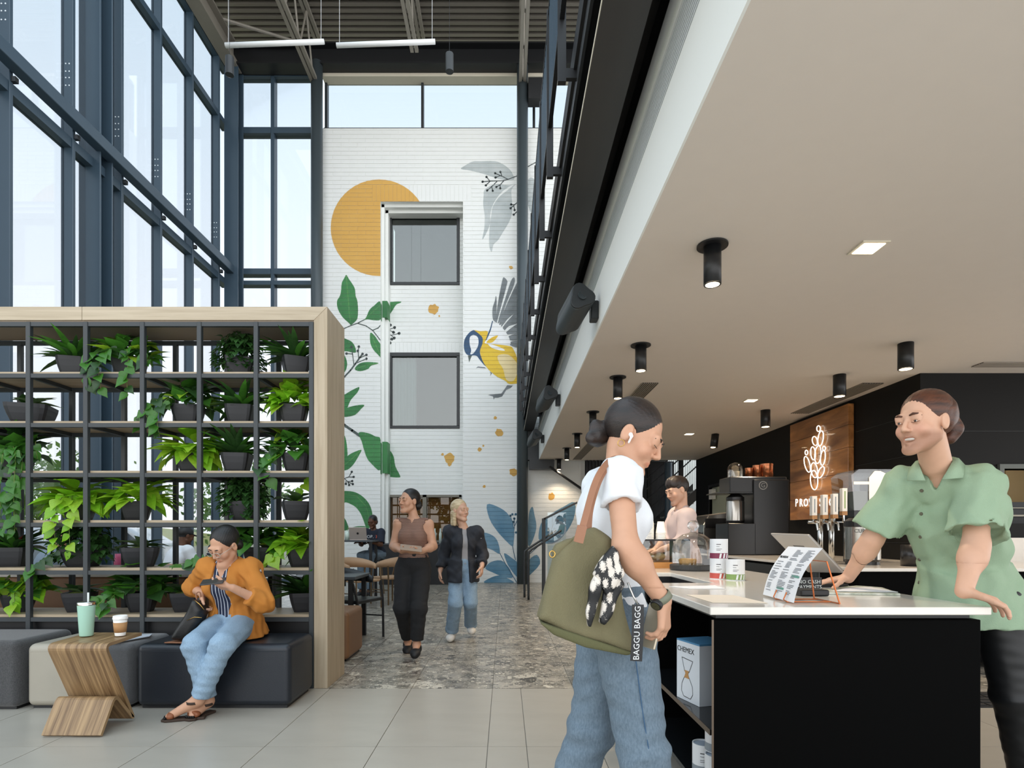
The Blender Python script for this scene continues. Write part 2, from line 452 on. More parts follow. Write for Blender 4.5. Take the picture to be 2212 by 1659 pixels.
m_terr = M_terrazzo()

# ------------------------------------------------------------------ floor of single tiles
floor = MB().box(-7.1, 9, -1.2, 18.5, -.12, -.006).build('floor', m_grout); tag(floor, 'tiled floor of pale porcelain and speckled stone', kind='structure')
xs = [-.098+.63*k for k in range(-11, 14)]
tile_mesh = {}
def lay(x0, x1, y0, y1, mat, nm):
    g = .0022; w, l = round(x1-x0, 3), round(y1-y0, 3); key = (w, l, nm)
    if key not in tile_mesh:
        me = MB().box(-w/2+g, w/2-g, -l/2+g, l/2-g, -.006, 0).mesh(nm); me.materials.append(mat); tile_mesh[key] = me
    o = bpy.data.objects.new(nm, tile_mesh[key]); COL.objects.link(o); o.parent = floor
    o.location = Vector(((x0+x1)/2, (y0+y1)/2, 0))-_origin(floor)
ry = [4.498-1.23*k for k in range(0, 5)]
for i in range(len(xs)-1):
    cuts = [xs[i], .121, xs[i+1]] if xs[i] < .121 < xs[i+1] else [xs[i], xs[i+1]]
    for k in range(len(ry)-1):
        for a, b in zip(cuts, cuts[1:]): lay(a, b, ry[k+1], ry[k], m_tile, 'floor_tile')
    for k in range(11): lay(xs[i], xs[i+1], 4.498+1.23*k, 4.498+1.23*(k+1), m_terr, 'terrazzo_tile')

# ------------------------------------------------------------------ mural wall: single bricks, recessed window bay
YW, YR = 14.30, 14.80                      # face of the wall, face of the recess
def onw(px, py, d=YW): return ((px-CX)*d/F, EYE+(CY-py)*d/F)
WX0, WX1, WZ1 = onw(697, 277)[0], 1.88, 11.23
RX0, RX1, RZ1 = onw(822, 432)[0], onw(1000, 432)[0], .1035*round(onw(822, 440)[1]/.1035)
wall_back = MB()
wall_back.box(WX0, RX0, YW, YR+.2, 0, WZ1); wall_back.box(RX1, WX1, YW, YR+.2, 0, WZ1); wall_back.box(RX0, RX1, YW, YR+.2, RZ1, WZ1)
WIN = [(onw(837, 457, YR)[0], onw(993, 457, YR)[0], onw(0, 616, YR)[1], onw(0, 457, YR)[1]),
       (onw(837, 457, YR)[0], onw(993, 457, YR)[0], onw(0, 926, YR)[1], onw(0, 762, YR)[1])]
SRV = (onw(838, 0, YR)[0], onw(997, 0, YR)[0], .0, onw(0, 1069, YR)[1])
zz = [SRV[3], WIN[1][2], WIN[1][3], WIN[0][2], WIN[0][3], RZ1]
wall_back.box(RX0, WIN[0][0], YR, YR+.2, 0, RZ1); wall_back.box(WIN[0][1], RX1, YR, YR+.2, 0, RZ1)
for a, b in ((zz[0], zz[1]), (zz[2], zz[3]), (zz[4], zz[5])): wall_back.box(WIN[0][0], WIN[0][1], YR, YR+.2, a, b)
wall_back = wall_back.build('wall_back', m_white); tag(wall_back, 'white painted brick wall with a leaf and bird mural', kind='structure')
# moulding steps at the recess edge
mo = MB()
for k, s_ in enumerate((.0, .07)):
    mo.box(RX0+s_, RX0+s_+.07, YW+.12+.14*k, YR+.01, .0, RZ1-s_); mo.box(RX0+s_, RX1, YW+.12+.14*k, YR+.01, RZ1-s_-.07, RZ1-s_)
mo.build('recess_moulding', m_white, wall_back)
BL, BH, GAP, PROUD = .405, .1035, .0105, .009
bricks = []                                # (x0,x1,z0,z1,yface)
def brick_field(x0, x1, z0, z1, y, holes=()):
    r = 0; z = z0
    while z < z1-.03:
        zt = min(z+BH, z1); off = (r % 2)*BL/2
        x = math.floor((x0-off)/BL)*BL+off
        while x < x1-.01:
            a, b = max(x, x0), min(x+BL, x1)
            segs = [(a, b)]
            for hx0, hx1, hz0, hz1 in holes:
                ns = []
                for p, q in segs:
                    if hz0 < (z+zt)/2 < hz1:
                        if q <= hx0 or p >= hx1: ns.append((p, q))
                        else:
                            if p < hx0: ns.append((p, hx0))
                            if q > hx1: ns.append((hx1, q))
                    else: ns.append((p, q))
                segs = ns
            for p, q in segs:
                if q-p > .03: bricks.append((p+GAP/2, q-GAP/2, z+GAP/2, zt-GAP/2, y))
            x += BL
        z += BH; r += 1
sold = (RX0-.2, RX1+.2, RZ1, BH*math.ceil((RZ1+.34)/BH))     # upright course above the recess
brick_field(WX0, WX1, 0, WZ1, YW, holes=[(RX0, RX1, -1, RZ1), sold])
WTOP = BH*math.ceil((WIN[1][3]+.26)/BH)
brick_field(RX0+.14, RX1, 0, RZ1-.14, YR, holes=[(w[0], w[1], w[2], WTOP if k else w[3]) for k, w in enumerate(WIN)]+[SRV])
def soldiers(x0, x1, z0, z1, y):
    n = round((x1-x0)/.1035)
    for i in range(n): bricks.append((x0+(x1-x0)*i/n+GAP/2, x0+(x1-x0)*(i+1)/n-GAP/2, z0+GAP/2, z1-GAP/2, y))
soldiers(*sold, YW); soldiers(WIN[1][0], WIN[1][1], WIN[1][3], WTOP, YR)
SUNC = onw(819, 492.4); SUNR = 104.3*YW/F
def _pri(b):
    x, z = (b[0]+b[1])/2, (b[2]+b[3])/2
    return (b[3]-b[2])*(b[1]-b[0])*-1+.02*(math.hypot(x-SUNC[0], z-SUNC[1]) > SUNR)
order = sorted(range(len(bricks)), key=lambda i: _pri(bricks[i]))
near = set(order[:300]); rest = MB(); bm_cache = {}
wo = _origin(wall_back)
for i, (x0, x1, z0, z1, y) in enumerate(bricks):
    if i in near:
        k = (round(x1-x0, 3), round(z1-z0, 3))
        if k not in bm_cache:
            me = MB().box(-k[0]/2, k[0]/2, -PROUD, .004, -k[1]/2, k[1]/2).mesh('brick'); me.materials.append(m_brickw); bm_cache[k] = me
        o = bpy.data.objects.new('brick', bm_cache[k]); COL.objects.link(o); o.parent = wall_back
        o.location = Vector(((x0+x1)/2, y, (z0+z1)/2))-wo
    else: rest.box(x0, x1, y-PROUD, y+.004, z0, z1)
rb = rest.build('brick_courses', m_brickw, wall_back); rb['kind'] = 'stuff'

# ---- mural paint, laid on every brick face and into the joints
def clip_rect(poly, x0, x1, z0, z1):
    for ax, lim, sg in ((0, x0, 1), (0, x1, -1), (1, z0, 1), (1, z1, -1)):
        out_ = []
        for i in range(len(poly)):
            a, b = poly[i], poly[(i+1) % len(poly)]
            ia, ib = (a[ax]-lim)*sg >= 0, (b[ax]-lim)*sg >= 0
            if ia: out_.append(a)
            if ia != ib:
                t = (lim-a[ax])/(b[ax]-a[ax]); out_.append((a[0]+(b[0]-a[0])*t, a[1]+(b[1]-a[1])*t))
        poly = out_
        if len(poly) < 3: return []
    return poly
_lay = [0]
def paint(name, polys, mat, regions=('l', 't', 'r'), d=YW):
    """polys in photo px on the wall standing at d; painted over bricks and joints"""
    _lay[0] += 1; e = .0006*_lay[0] % .006+.0008; mb = MB()
    reg = {'l': (WX0, RX0, 0, WZ1, YW), 't': (RX0, RX1, RZ1, WZ1, YW), 'r': (RX1, WX1, 0, WZ1, YW), 'c': (RX0+.14, RX1, 0, RZ1-.14, YR)}
    for pl in polys:
        w = [onw(p[0], p[1], d) for p in pl]
        for rg in regions:
            x0, x1, z0, z1, y = reg[rg]
            c = clip_rect(w, x0, x1, z0, z1)
            if len(c) < 3: continue
            mb.face([(p[0], y-.001-e*.4, p[1]) for p in c])
            bx0, bx1 = min(p[0] for p in c), max(p[0] for p in c); bz0, bz1 = min(p[1] for p in c), max(p[1] for p in c)
            for b in bricks:
                if b[4] != y or b[1] < bx0 or b[0] > bx1 or b[3] < bz0 or b[2] > bz1: continue
                q = clip_rect(c, b[0], b[1], b[2], b[3])
                if len(q) >= 3: mb.face([(p[0], y-PROUD-e, p[1]) for p in q])
    if mb.f: return mb.build(name, mat, wall_back)
def zc(o, s): return lambda pts: [(o[0]+x/s, o[1]+y/s) for x, y in pts]
def strokes(path_list, conv, w):
    """ribbons along polylines"""
    out_ = []
    for it in path_list:
        pth = conv(it)
        for a, b in zip(pth, pth[1:]):
            dx, dy = b[0]-a[0], b[1]-a[1]; L = math.hypot(dx, dy) or 1; nx, ny = -dy/L*w/2, dx/L*w/2; ex, ey = dx/L*w*.3, dy/L*w*.3
            out_.append([(a[0]+nx-ex, a[1]+ny-ey), (b[0]+nx+ex, b[1]+ny+ey), (b[0]-nx+ex, b[1]-ny+ey), (a[0]-nx-ex, a[1]-ny-ey)])
    return out_
def blob(cx, cy, r, seed=0, n=18, rough=.25):
    q = random.Random(seed)
    return [(cx+math.cos(2*math.pi*i/n)*r*(1+q.uniform(-rough, rough)), cy+math.sin(2*math.pi*i/n)*r*(1+q.uniform(-rough, rough))) for i in range(n)]
def dots(conv, pts, r): return [blob(*conv([p])[0], r, k, 10, .1) for k, p in enumerate(pts)]
def smooth_poly(pl, n=3):
    m = len(pl); o = []
    for i in range(m):
        a, b, c, d = [Vector((*pl[(i+k) % m], 0)) for k in (-1, 0, 1, 2)]
        for k in range(n):
            t = k/n; p = .5*((2*b)+(c-a)*t+(2*a-5*b+4*c-d)*t*t+(3*b-a-3*c+d)*t**3); o.append((p.x, p.y))
    return o
pm = lambda n, c, c2, v=.9, s=1.6: M(n, c, .55, var=v, vscale=s, col2=c2, bump=.3, bscale=45)
p_sun = pm('mural_ochre', '#d9aa54', '#cf9c45', .5); p_grn = pm('mural_green', '#3f8a4b', '#2f6b3c'); p_grn2 = pm('mural_light_green', '#6fa45a', '#3f8a4b')
p_dk = pm('mural_stem_grey', '#4f5c58', '#3e4a48', .3); p_gry = pm('mural_pale_grey', '#c3c9c8', '#a9b2b2', .9, 2.5); p_blu = pm('mural_blue', '#7fa6bd', '#4a7f9e', .95, 1.4)
p_blk = pm('mural_berry', '#3d4646', '#2f3838', .3); p_yel = pm('mural_yellow', '#e3c02e', '#d8a726', .7); p_crm = pm('mural_cream', '#e6d4a4', '#d9bd72', .8); p_nvy = pm('mural_navy', '#2f5478', '#22405e', .7, 4)
p_fth = pm('mural_feather', '#83898b', '#5a6164', .9, 3); p_wht = pm('mural_white', '#f2f3f3', '#dcdcd6', .5, 4); p_tlb = pm('mural_twig_blue', '#3f6b84', '#345b73', .3)
A = zc((690, 580), 5.352); B = zc((690, 860), 5.352); C = zc((960, 580), 5.53); D = zc((980, 330), 6.635); E = zc((1000, 880), 4.146)
paint('mural_sun', [[(819+104.3*math.cos(t/48*2*math.pi), 492.4+104.3*math.sin(t/48*2*math.pi)) for t in range(48)]], p_sun)
L = lambda name, conv, pts, m, rg=('l', 't', 'r'), d=YW: paint(name, [smooth_poly(conv(pts))], m, rg, d)
for pts in ([(312, 75), (340, 120), (385, 185), (412, 240), (420, 320), (438, 370), (448, 470), (440, 580), (400, 630), (365, 655), (345, 635), (270, 565), (215, 470), (205, 380), (235, 325), (250, 270), (260, 170), (285, 120)],
            [(520, 595), (545, 560), (580, 480), (640, 425), (705, 385), (712, 580), (640, 600), (560, 590)],
            [(590, 745), (640, 780), (680, 840), (710, 890), (712, 1025), (680, 1000), (625, 940), (590, 860)],
            [(250, 790), (295, 810), (370, 845), (410, 900), (425, 965), (395, 975), (330, 960), (250, 940)],
            [(250, 980), (300, 1020), (322, 1100), (310, 1170), (285, 1205), (250, 1200)],
            [(410, 1165), (450, 1110), (520, 1085), (620, 1085), (685, 1097), (600, 1125), (560, 1165), (470, 1188)],
            [(270, 1480), (300, 1455), (385, 1405), (462, 1372), (440, 1435), (365, 1520), (330, 1600), (300, 1640), (250, 1640)]):
    L('mural_leaf', A, pts, p_grn, ('l',))
for pts in ([(250, 150), (300, 125), (345, 105), (430, 85), (520, 80), (480, 130), (420, 190), (350, 212), (250, 215)],
            [(455, 400), (560, 405), (650, 445), (712, 490), (712, 830), (600, 755), (550, 690), (515, 590), (490, 500)],
            [(250, 420), (295, 440), (315, 520), (325, 620), (320, 680), (250, 720)],
            [(250, 720), (300, 690), (370, 640), (485, 597), (460, 660), (400, 760), (340, 820), (290, 838), (250, 840)],
            [(250, 1090), (330, 1075), (420, 1090), (510, 1145), (580, 1230), (612, 1330), (610, 1420), (590, 1480), (550, 1520), (520, 1440), (480, 1340), (420, 1260), (350, 1220), (300, 1205), (250, 1230)],
            [(250, 1360), (300, 1400), (330, 1470), (335, 1520), (250, 1520)], [(380, 1500), (450, 1480), (545, 1485), (560, 1520), (500, 1545), (400, 1550)]):
    L('mural_leaf', B, pts, p_grn, ('l',))
L('mural_leaf', A, [(740, 420), (830, 388), (940, 383), (938, 398), (890, 420), (850, 480), (810, 540), (745, 608)], p_grn, ('c',), YR)
L('mural_leaf', B, [(735, 530), (820, 610), (860, 680), (880, 790), (935, 900), (915, 918), (830, 912), (735, 890)], p_grn, ('c',), YR)
for z0_, z1_ in ((A([(0, 400)])[0][1], A([(0, 590)])[0][1]), (B([(0, 515)])[0][1], B([(0, 875)])[0][1])):      # the leaves carry on round the reveal
    MB().box(RX0-.003, RX0+.006, YW-.001, YW+.122, onw(0, z1_)[1], onw(0, z0_)[1]).box(RX0+.02, RX0+.144, YW+.11, YR-.05, onw(0, z1_, 14.55)[1], onw(0, z0_, 14.55)[1]).build('mural_leaf', p_grn, wall_back)
paint('mural_leaf_vein', strokes([[(312, 80), (330, 300), (345, 500), (365, 650)], [(530, 590), (620, 500), (705, 430)], [(600, 760), (650, 880), (708, 1010)], [(420, 1160), (540, 1120), (680, 1098)]], A, 1.3) +
      strokes([[(460, 410), (560, 520), (640, 640), (710, 760)], [(280, 1110), (430, 1130), (540, 1250), (580, 1400)], [(300, 170), (400, 130), (515, 82)], [(260, 800), (370, 710), (480, 600)]], B, 1.3), p_grn2, ('l',))
paint('mural_stem', strokes([[(250, 710), (290, 695), (350, 668), (440, 635), (520, 595)], [(440, 635), (540, 665), (620, 720), (705, 830)], [(620, 715), (680, 690), (705, 660)]], A, 2) +
      strokes([[(250, 1290), (290, 1255), (360, 1180), (420, 1100), (470, 1030), (500, 990)]], A, 3.4) +
      strokes([[(400, 1110), (385, 990), (372, 910)], [(385, 990), (315, 985)], [(455, 1040), (450, 960), (458, 905)], [(440, 1090), (545, 1045)], [(470, 1035), (545, 1000)]], A, 1.8) +
      strokes([[(250, 290), (290, 312), (380, 375), (465, 435)]], B, 5.5), p_dk, ('l',))
paint('mural_twig', strokes([[(250, 945), (290, 930), (340, 912), (395, 912)], [(340, 915), (375, 855)], [(290, 930), (340, 975), (390, 995)], [(330, 965), (380, 960)], [(330, 970), (345, 1005)], [(310, 960), (308, 990)]], B, 1.6)
      + dots(B, [(397, 912), (376, 853), (388, 995), (381, 960), (346, 1005), (308, 992)], 2.6) + dots(A, [(372, 908), (315, 985), (445, 955), (458, 905), (545, 1045), (545, 1000), (500, 990)], 2.8), p_blk, ('l',))
paint('mural_twig', strokes([[(752, 725), (820, 658)], [(752, 725), (870, 685)], [(800, 710), (858, 740)], [(752, 725), (830, 775), (920, 752)], [(830, 775), (866, 805)], [(803, 765), (805, 800), (780, 855)], [(805, 790), (817, 860)]], A, 1.6)
      + dots(A, [(820, 657), (870, 684), (858, 740), (922, 752), (866, 806), (838, 817), (781, 855), (817, 862)], 3.3), p_blk, ('c',), YR)
for pts in ([(105, 235), (160, 190), (270, 130), (400, 125), (590, 125), (700, 165), (800, 240), (850, 320), (860, 390), (700, 390), (560, 350), (440, 310), (250, 260)],
            [(440, 540), (520, 480), (640, 450), (800, 470), (890, 430), (720, 540), (620, 650), (550, 780), (525, 900), (520, 1020), (470, 1150), (410, 1250), (440, 1080), (445, 900), (425, 760), (430, 620)],
            [(890, 450), (830, 530), (830, 640), (840, 760), (830, 900), (780, 1020), (700, 1150), (640, 1250), (570, 1320), (545, 1425), (510, 1330), (515, 1080), (540, 900), (560, 780), (640, 650), (760, 550)],
            [(1070, 380), (1200, 430), (1220, 700), (1150, 890), (1070, 760)]):
    L('mural_grey_leaf', D, pts, p_gry, ('r', 't'))
paint('mural_twig', strokes([[(1250, 100), (1070, 200), (900, 340), (780, 385), (700, 405), (520, 410), (415, 420)], [(770, 380), (690, 340), (595, 298)], [(690, 335), (670, 280)], [(660, 335), (600, 360)], [(520, 410), (470, 350)], [(520, 415), (462, 470)],
      [(620, 415), (545, 490), (480, 545)], [(545, 490), (560, 550)], [(720, 405), (665, 465), (612, 495)], [(665, 465), (668, 515)], [(930, 700), (860, 760), (815, 800)], [(870, 750), (822, 745)], [(862, 770), (873, 825)], [(910, 845), (860, 890)]], D, 1.8)
      + dots(D, [(415, 420), (595, 298), (670, 280), (600, 360), (470, 350), (462, 470), (480, 545), (560, 550), (612, 495), (668, 515), (815, 800), (822, 745), (873, 825), (860, 890)], 2.6), p_blk, ('r', 't'))
L('mural_bird_body', C, [(360, 740), (430, 750), (520, 755), (490, 870), (510, 900), (640, 910), (780, 930), (820, 960), (868, 1080), (900, 1340), (820, 1380), (760, 1375), (730, 1345), (640, 1300), (560, 1240), (500, 1175), (450, 1090), (425, 985), (455, 900), (455, 830), (410, 780)], p_yel, ('r',))
L('mural_bird_belly', C, [(640, 1040), (760, 1030), (850, 1110), (880, 1200), (830, 1340), (740, 1330), (700, 1200), (650, 1120)], p_crm, ('r',))
for pts in ([(615, 330), (625, 400), (620, 600), (630, 650), (580, 610), (575, 480), (600, 400)], [(710, 108), (750, 150), (745, 200), (700, 370), (650, 560), (625, 640), (620, 560), (650, 350), (690, 150)],
            [(830, 108), (842, 150), (820, 230), (740, 420), (680, 600), (640, 660), (660, 560), (720, 380), (790, 160)], [(900, 120), (880, 330), (780, 480), (700, 640), (650, 680), (700, 540), (780, 350)],
            [(900, 330), (890, 480), (760, 600), (690, 690), (680, 670), (760, 510)], [(900, 480), (890, 640), (770, 690), (720, 740), (700, 700), (790, 590)], [(900, 650), (890, 760), (760, 790), (740, 760)],
            [(900, 770), (890, 850), (780, 860), (770, 810)], [(900, 865), (890, 945), (790, 920), (780, 880)]):
    L('mural_feather', C, pts, p_fth, ('r',))
L('mural_bird_wing', C, [(585, 630), (640, 660), (700, 720), (745, 780), (780, 850), (780, 915), (640, 905), (540, 900), (480, 890), (520, 830), (560, 720)], p_wht, ('r',))
L('mural_bird_wing_streak', C, [(500, 885), (560, 830), (640, 800), (610, 850), (560, 890)], p_yel, ('r',))
L('mural_bird_flank', C, [(520, 900), (600, 920), (700, 960), (720, 985), (640, 975), (560, 945)], p_wht, ('r',))
L('mural_bird_edge', C, [(570, 630), (585, 650), (555, 740), (510, 840), (480, 890), (515, 790), (545, 720)], p_nvy, ('r',))
L('mural_bird_head', C, [(350, 738), (400, 760), (445, 800), (462, 860), (450, 920), (425, 985), (432, 1040), (465, 1110), (500, 1170), (470, 1150), (420, 1090), (390, 1050), (360, 1040), (320, 1040), (270, 1030), (240, 980), (232, 900), (250, 830), (300, 765)], p_nvy, ('r',))
L('mural_bird_cheek', C, [(310, 815), (350, 795), (395, 820), (408, 870), (400, 930), (370, 985), (340, 1020), (310, 1025), (320, 980), (305, 920), (300, 860)], p_wht, ('r',))
paint('mural_bird_beak', [C([(282, 1040), (330, 1040), (310, 1085), (295, 1122)])], p_dk, ('r',))
paint('mural_bird_leg', [C([(750, 1395), (820, 1400), (790, 1430), (740, 1450), (690, 1530), (640, 1545), (600, 1545), (590, 1570), (580, 1530), (520, 1510), (620, 1500), (680, 1495), (720, 1440)]),
      C([(375, 1195), (400, 1172), (480, 1180), (500, 1195), (440, 1190), (400, 1185)]), C([(540, 1235), (570, 1250), (545, 1290), (555, 1255)])], p_fth, ('r',))
for k, (x, y, r_, rg, d_) in enumerate(((937, 668, 11, 'c', YR), (971, 991, 11.5, 'c', YR), (1078, 934, 8.5, 'r', YW), (1036, 971, 4.2, 'r', YW), (1109, 1020, 9, 'r', YW), (1191, 1073, 8, 'r', YW), (1070, 903, 3.5, 'r', YW), (1046, 1051, 3, 'r', YW), (1104, 578, 4, 'r', YW), (1044, 963, 2.2, 'r', YW), (956, 982, 3, 'c', YR), (949, 683, 2, 'c', YR), (971, 1003, 4, 'c', YR))):
    paint('mural_splash', [smooth_poly(blob(x, y, r_, k+3, 14, .22), 2)], p_sun, (rg,), d_)
for pts in ([(215, 870), (300, 885), (390, 940), (440, 1020), (460, 1110), (455, 1200), (445, 1245), (390, 1200), (300, 1100), (235, 990)], [(185, 1120), (270, 1150), (315, 1210), (330, 1310), (270, 1280), (190, 1240), (120, 1150)],
            [(200, 1440), (250, 1385), (340, 1370), (400, 1420), (430, 1470), (445, 1525), (370, 1520), (270, 1480)], [(190, 1573), (260, 1520), (340, 1505), (400, 1530), (450, 1575)],
            [(370, 1305), (440, 1350), (490, 1400), (500, 1530), (420, 1440), (385, 1370)], [(590, 960), (622, 890), (640, 960), (658, 1060), (640, 1150), (600, 1240), (580, 1200)],
            [(680, 1110), (710, 1020), (780, 960), (900, 890), (1000, 850), (990, 1000), (900, 1150), (800, 1220), (690, 1200)], [(585, 1380), (660, 1320), (690, 1400), (600, 1500), (580, 1500)]):
    L('mural_blue_leaf', E, pts, p_blu, ('r', 'c') if pts[0][0] > 186 else ('r',))
paint('mural_blue_twig', strokes([[(445, 1240), (455, 1300), (470, 1365)], [(330, 1305), (380, 1400), (480, 1565)], [(445, 1240), (460, 1070), (490, 1000)], [(440, 1150), (395, 1085)], [(450, 1100), (450, 1025)], [(445, 1120), (400, 975)], [(425, 1050), (362, 972)], [(455, 1080), (425, 970)], [(460, 1060), (460, 995)],
      [(600, 1310), (700, 1220), (770, 1150)], [(790, 1100), (830, 1000), (860, 970)], [(800, 1080), (800, 985)]], E, 1.5) + dots(E, [(362, 972), (400, 975), (425, 970), (443, 958), (472, 957), (460, 995), (450, 1025), (395, 1085), (475, 1120), (795, 975), (820, 972), (860, 972), (850, 1015), (820, 1090)], 2.6), p_tlb, ('r',))

# ---- windows in the recess
def room_window(n, w, label, curtain):
    t = thing('window_%d' % n, label, None, (0, 0, 0), kind='structure'); t.location = (w[0], YR, w[2])
    x0, x1, z0, z1 = w; f = .075
    MB().box(x0, x1, YR-.03, YR+.1, z1-f*1.3, z1).box(x0, x1, YR-.03, YR+.1, z0, z0+f).box(x0, x0+f*1.5, YR-.03, YR+.1, z0+f, z1-f).box(x1-f, x1, YR-.03, YR+.1, z0+f, z1-f).build('window_frame', m_steel, t, bevel=.006, seg=1)
    MB().box(x0+f, x1-f, YR+.04, YR+.05, z0+f, z1-f).build('pane', m_roomglass, t)
    MB().box(x0-.02, x1+.05, YR+1.1, YR+1.15, z0-.2, z1+.3).box(x0-.1, x0-.05, YR+.2, YR+1.1, z0-.2, z1+.2).box(x1+.05, x1+.1, YR+.2, YR+1.1, z0-.2, z1+.2).box(x0, x1, YR+.2, YR+1.1, z0-.1, z0-.05).box(x0, x1, YR+.2, YR+1.1, z1, z1+.05).build('inner_room', M('inner_room_paint', '#5e6966', .8), t)
    if curtain:
        mb = MB(); n_ = 24; row0 = []; row1 = []
        for i in range(n_+1):
            x = x0+f+.02+.62*i/n_; y = YR+.14+.03*math.sin(i*1.9); row0.append((x, y, z0+.05)); row1.append((x, y, z1-.1))
        mb.grid([row0, row1]).build('blind', M('white_blind', '#dfe4e8', .8), t, smooth=True)
room_window(4, WIN[0], 'upper square window with black frame in the brick recess', False)
room_window(5, WIN[1], 'lower square window with black frame and white blind in the brick recess', True)
t = thing('window_6', 'wide serving window with tan blinds under the brick recess', None, (SRV[0], YR, 0), kind='structure')
x0, x1, z0, z1 = SRV; z0 = 1.05
MB().box(x0, x1, YR-.04, YR+.1, z1-.06, z1).box(x0, x0+.06, YR-.04, YR+.1, 0, z1).box(x1-.06, x1, YR-.04, YR+.1, 0, z1).box((x0+x1)/2-.05, (x0+x1)/2+.05, YR-.04, YR+.1, z0, z1).box(x0, x1, YR-.1, YR+.1, z0-.06, z0).build('window_frame', M('taupe_frame', '#7d786c', .5), t)
MB().box(x0+.05, x1-.05, YR+.05, YR+.06, z0, z1).build('pane', M_glass('serving_glass', (.75, .7, .6), .04, top=.2), t)
for k in range(7):
    MB().box(x0+.06, x1-.06, YR+.13, YR+.15, z0+.004+k*(z1-z0)/7, z0-.002+(k+1)*(z1-z0)/7).build('blind_panel', M('tan_blind', '#a8845a', .7, var=.2), t)
MB().box(x0, x1, YR+.16, YR+.2, 0, z1).build('backing', M('dark_tan', '#6d5437', .8), t)  # unseen panel added to block the sky showing between the blinds
MB().box(x0+.05, x1-.05, YR-.02, YR+.1, 0, z0-.06).build('lower_panel', m_black, t)

# ------------------------------------------------------------------ curtain wall on the left
XI = -6.76
mull = [13.7-1.155*k for k in range(0, 10)]
cw = thing('window_1', 'tall glazed curtain wall of slate blue mullions along the left', None, (XI, 8.5, 0), kind='structure')
for y in mull:
    mu_ = MB().box(XI-.19, XI, y-.03, y+.03, 0, 12.6).build('mullion', m_steelblue, cw, bevel=.006, seg=1)
    bo = MB()
    for zb in (8.22, 8.34, 8.44, 8.56):
        for xb in (XI-.055, XI-.11): bo.cyl((xb, y-.034, zb), (xb, y-.03, zb), .011, n=8)
    bo.build('bolts', M('bright_bolt', '#e8ecee', .3, .4), mu_)
yy = [14.25]+mull
for a, b in zip(yy[1:], yy[:-1]):
    for (z0, z1) in ((.12, 7.25), (7.4, 11.1), (11.23, 12.5)):
        MB().box(XI-.15, XI-.138, a+.03, b-.03, z0, z1).build('pane', m_cwglass, cw)
    for z0, z1 in ((0, .12), (7.25, 7.4), (11.1, 11.23), (12.5, 12.62)):
        MB().box(XI-.19, XI-.02, a+.03, b-.03, z0, z1).build('transom', m_steelblue, cw)
    MB().box(XI-.05, XI+.06, a+.02-.03, a+.05, 7.40, 7.47).build('bracket', m_steel, cw)
wbm = MB().box(XI+.03, XI+.21, 2.4, 14.1, 7.50, 7.70).build('trim_1', m_steelblue, bevel=.015, seg=2); tag(wbm, 'slate blue steel tube beam crossing the curtain wall', kind='structure')
hb = MB().box(XI+.0, XI+.3, 2.4, 14.2, 12.5, 12.62).box(XI+.12, XI+.16, 2.4, 14.2, 12.62, 13.0).box(XI, XI+.3, 2.4, 14.2, 13.0, 13.04).build('trim_2', m_joist); tag(hb, 'grey roof edge beam above the curtain wall', kind='structure')
def hcol(name, label, x0, x1, y0, y1, z1):
    f = .03
    o = MB().box(x0, x1, y0, y0+f, 0, z1).box(x0, x1, y1-f, y1, 0, z1).box((x0+x1)/2-.01, (x0+x1)/2+.01, y0+f, y1-f, 0, z1).build(name, m_steelblue, bevel=.008, seg=1)
    return tag(o, label, kind='structure')
hcol('steel_column', 'slate blue wide flange column on the curtain wall', -7.02, -6.66, 9.52, 9.84, 12.6)
hcol('steel_column', 'slate blue wide flange column in the glazed corner', -6.79, -6.45, 13.98, 14.28, 12.6)
hcol('steel_column', 'slate blue wide flange column near the left edge', -7.02, -6.66, 4.9, 5.22, 12.6)
# back glazing beside the mural
cw2 = thing('window_2', 'narrow glazed bay between the corner and the mural', None, (-5.7, 14.35, 0), kind='structure')
bx = [-6.59, -5.75, -4.75]
for x in bx: MB().box(x-.045, x+.045, 14.3, 14.5, 0, 12.6).build('mullion', m_steelblue, cw2, bevel=.006, seg=1)
for a, b in zip(bx, bx[1:]):
    for z0, z1 in ((.1, 7.36), (7.46, 7.62), (7.76, 11.1), (11.25, 12.5)): MB().box(a+.04, b-.04, 14.38, 14.39, z0, z1).build('pane', m_cwglass, cw2)
    for z0, z1 in ((0, .1), (7.36, 7.46), (7.62, 7.76), (11.1, 11.25), (12.5, 12.62)): MB().box(a+.04, b-.04, 14.28, 14.5, z0, z1).build('transom', m_steelblue, cw2)
cl = thing('window_3', 'clerestory strip window above the mural', None, (-1.4, 14.45, 11.2), kind='structure')
cx = [-4.46, -2.06, .72, 2.4]
for x in cx: MB().box(x-.03, x+.03, 14.4, 14.55, 11.25, 12.5).build('mullion', m_steel, cl)
for a, b in zip(cx, cx[1:]): MB().box(a+.03, b-.03, 14.46, 14.47, 11.25, 12.5).build('pane', m_cwglass, cl)
MB().box(-4.5, 2.4, 14.33, 14.5, 11.2, 11.27).build('sill', m_steel, cl); MB().box(-4.5, 2.4, 14.2, 14.5, 12.44, 12.52).build('head_trim', m_cream, cl)
wtop = MB().box(WX1, 4.2, 14.3, 14.8, 3.2, 11.2).build('wall_upper', m_white); tag(wtop, 'plain white wall above the stair behind the railing', kind='structure')

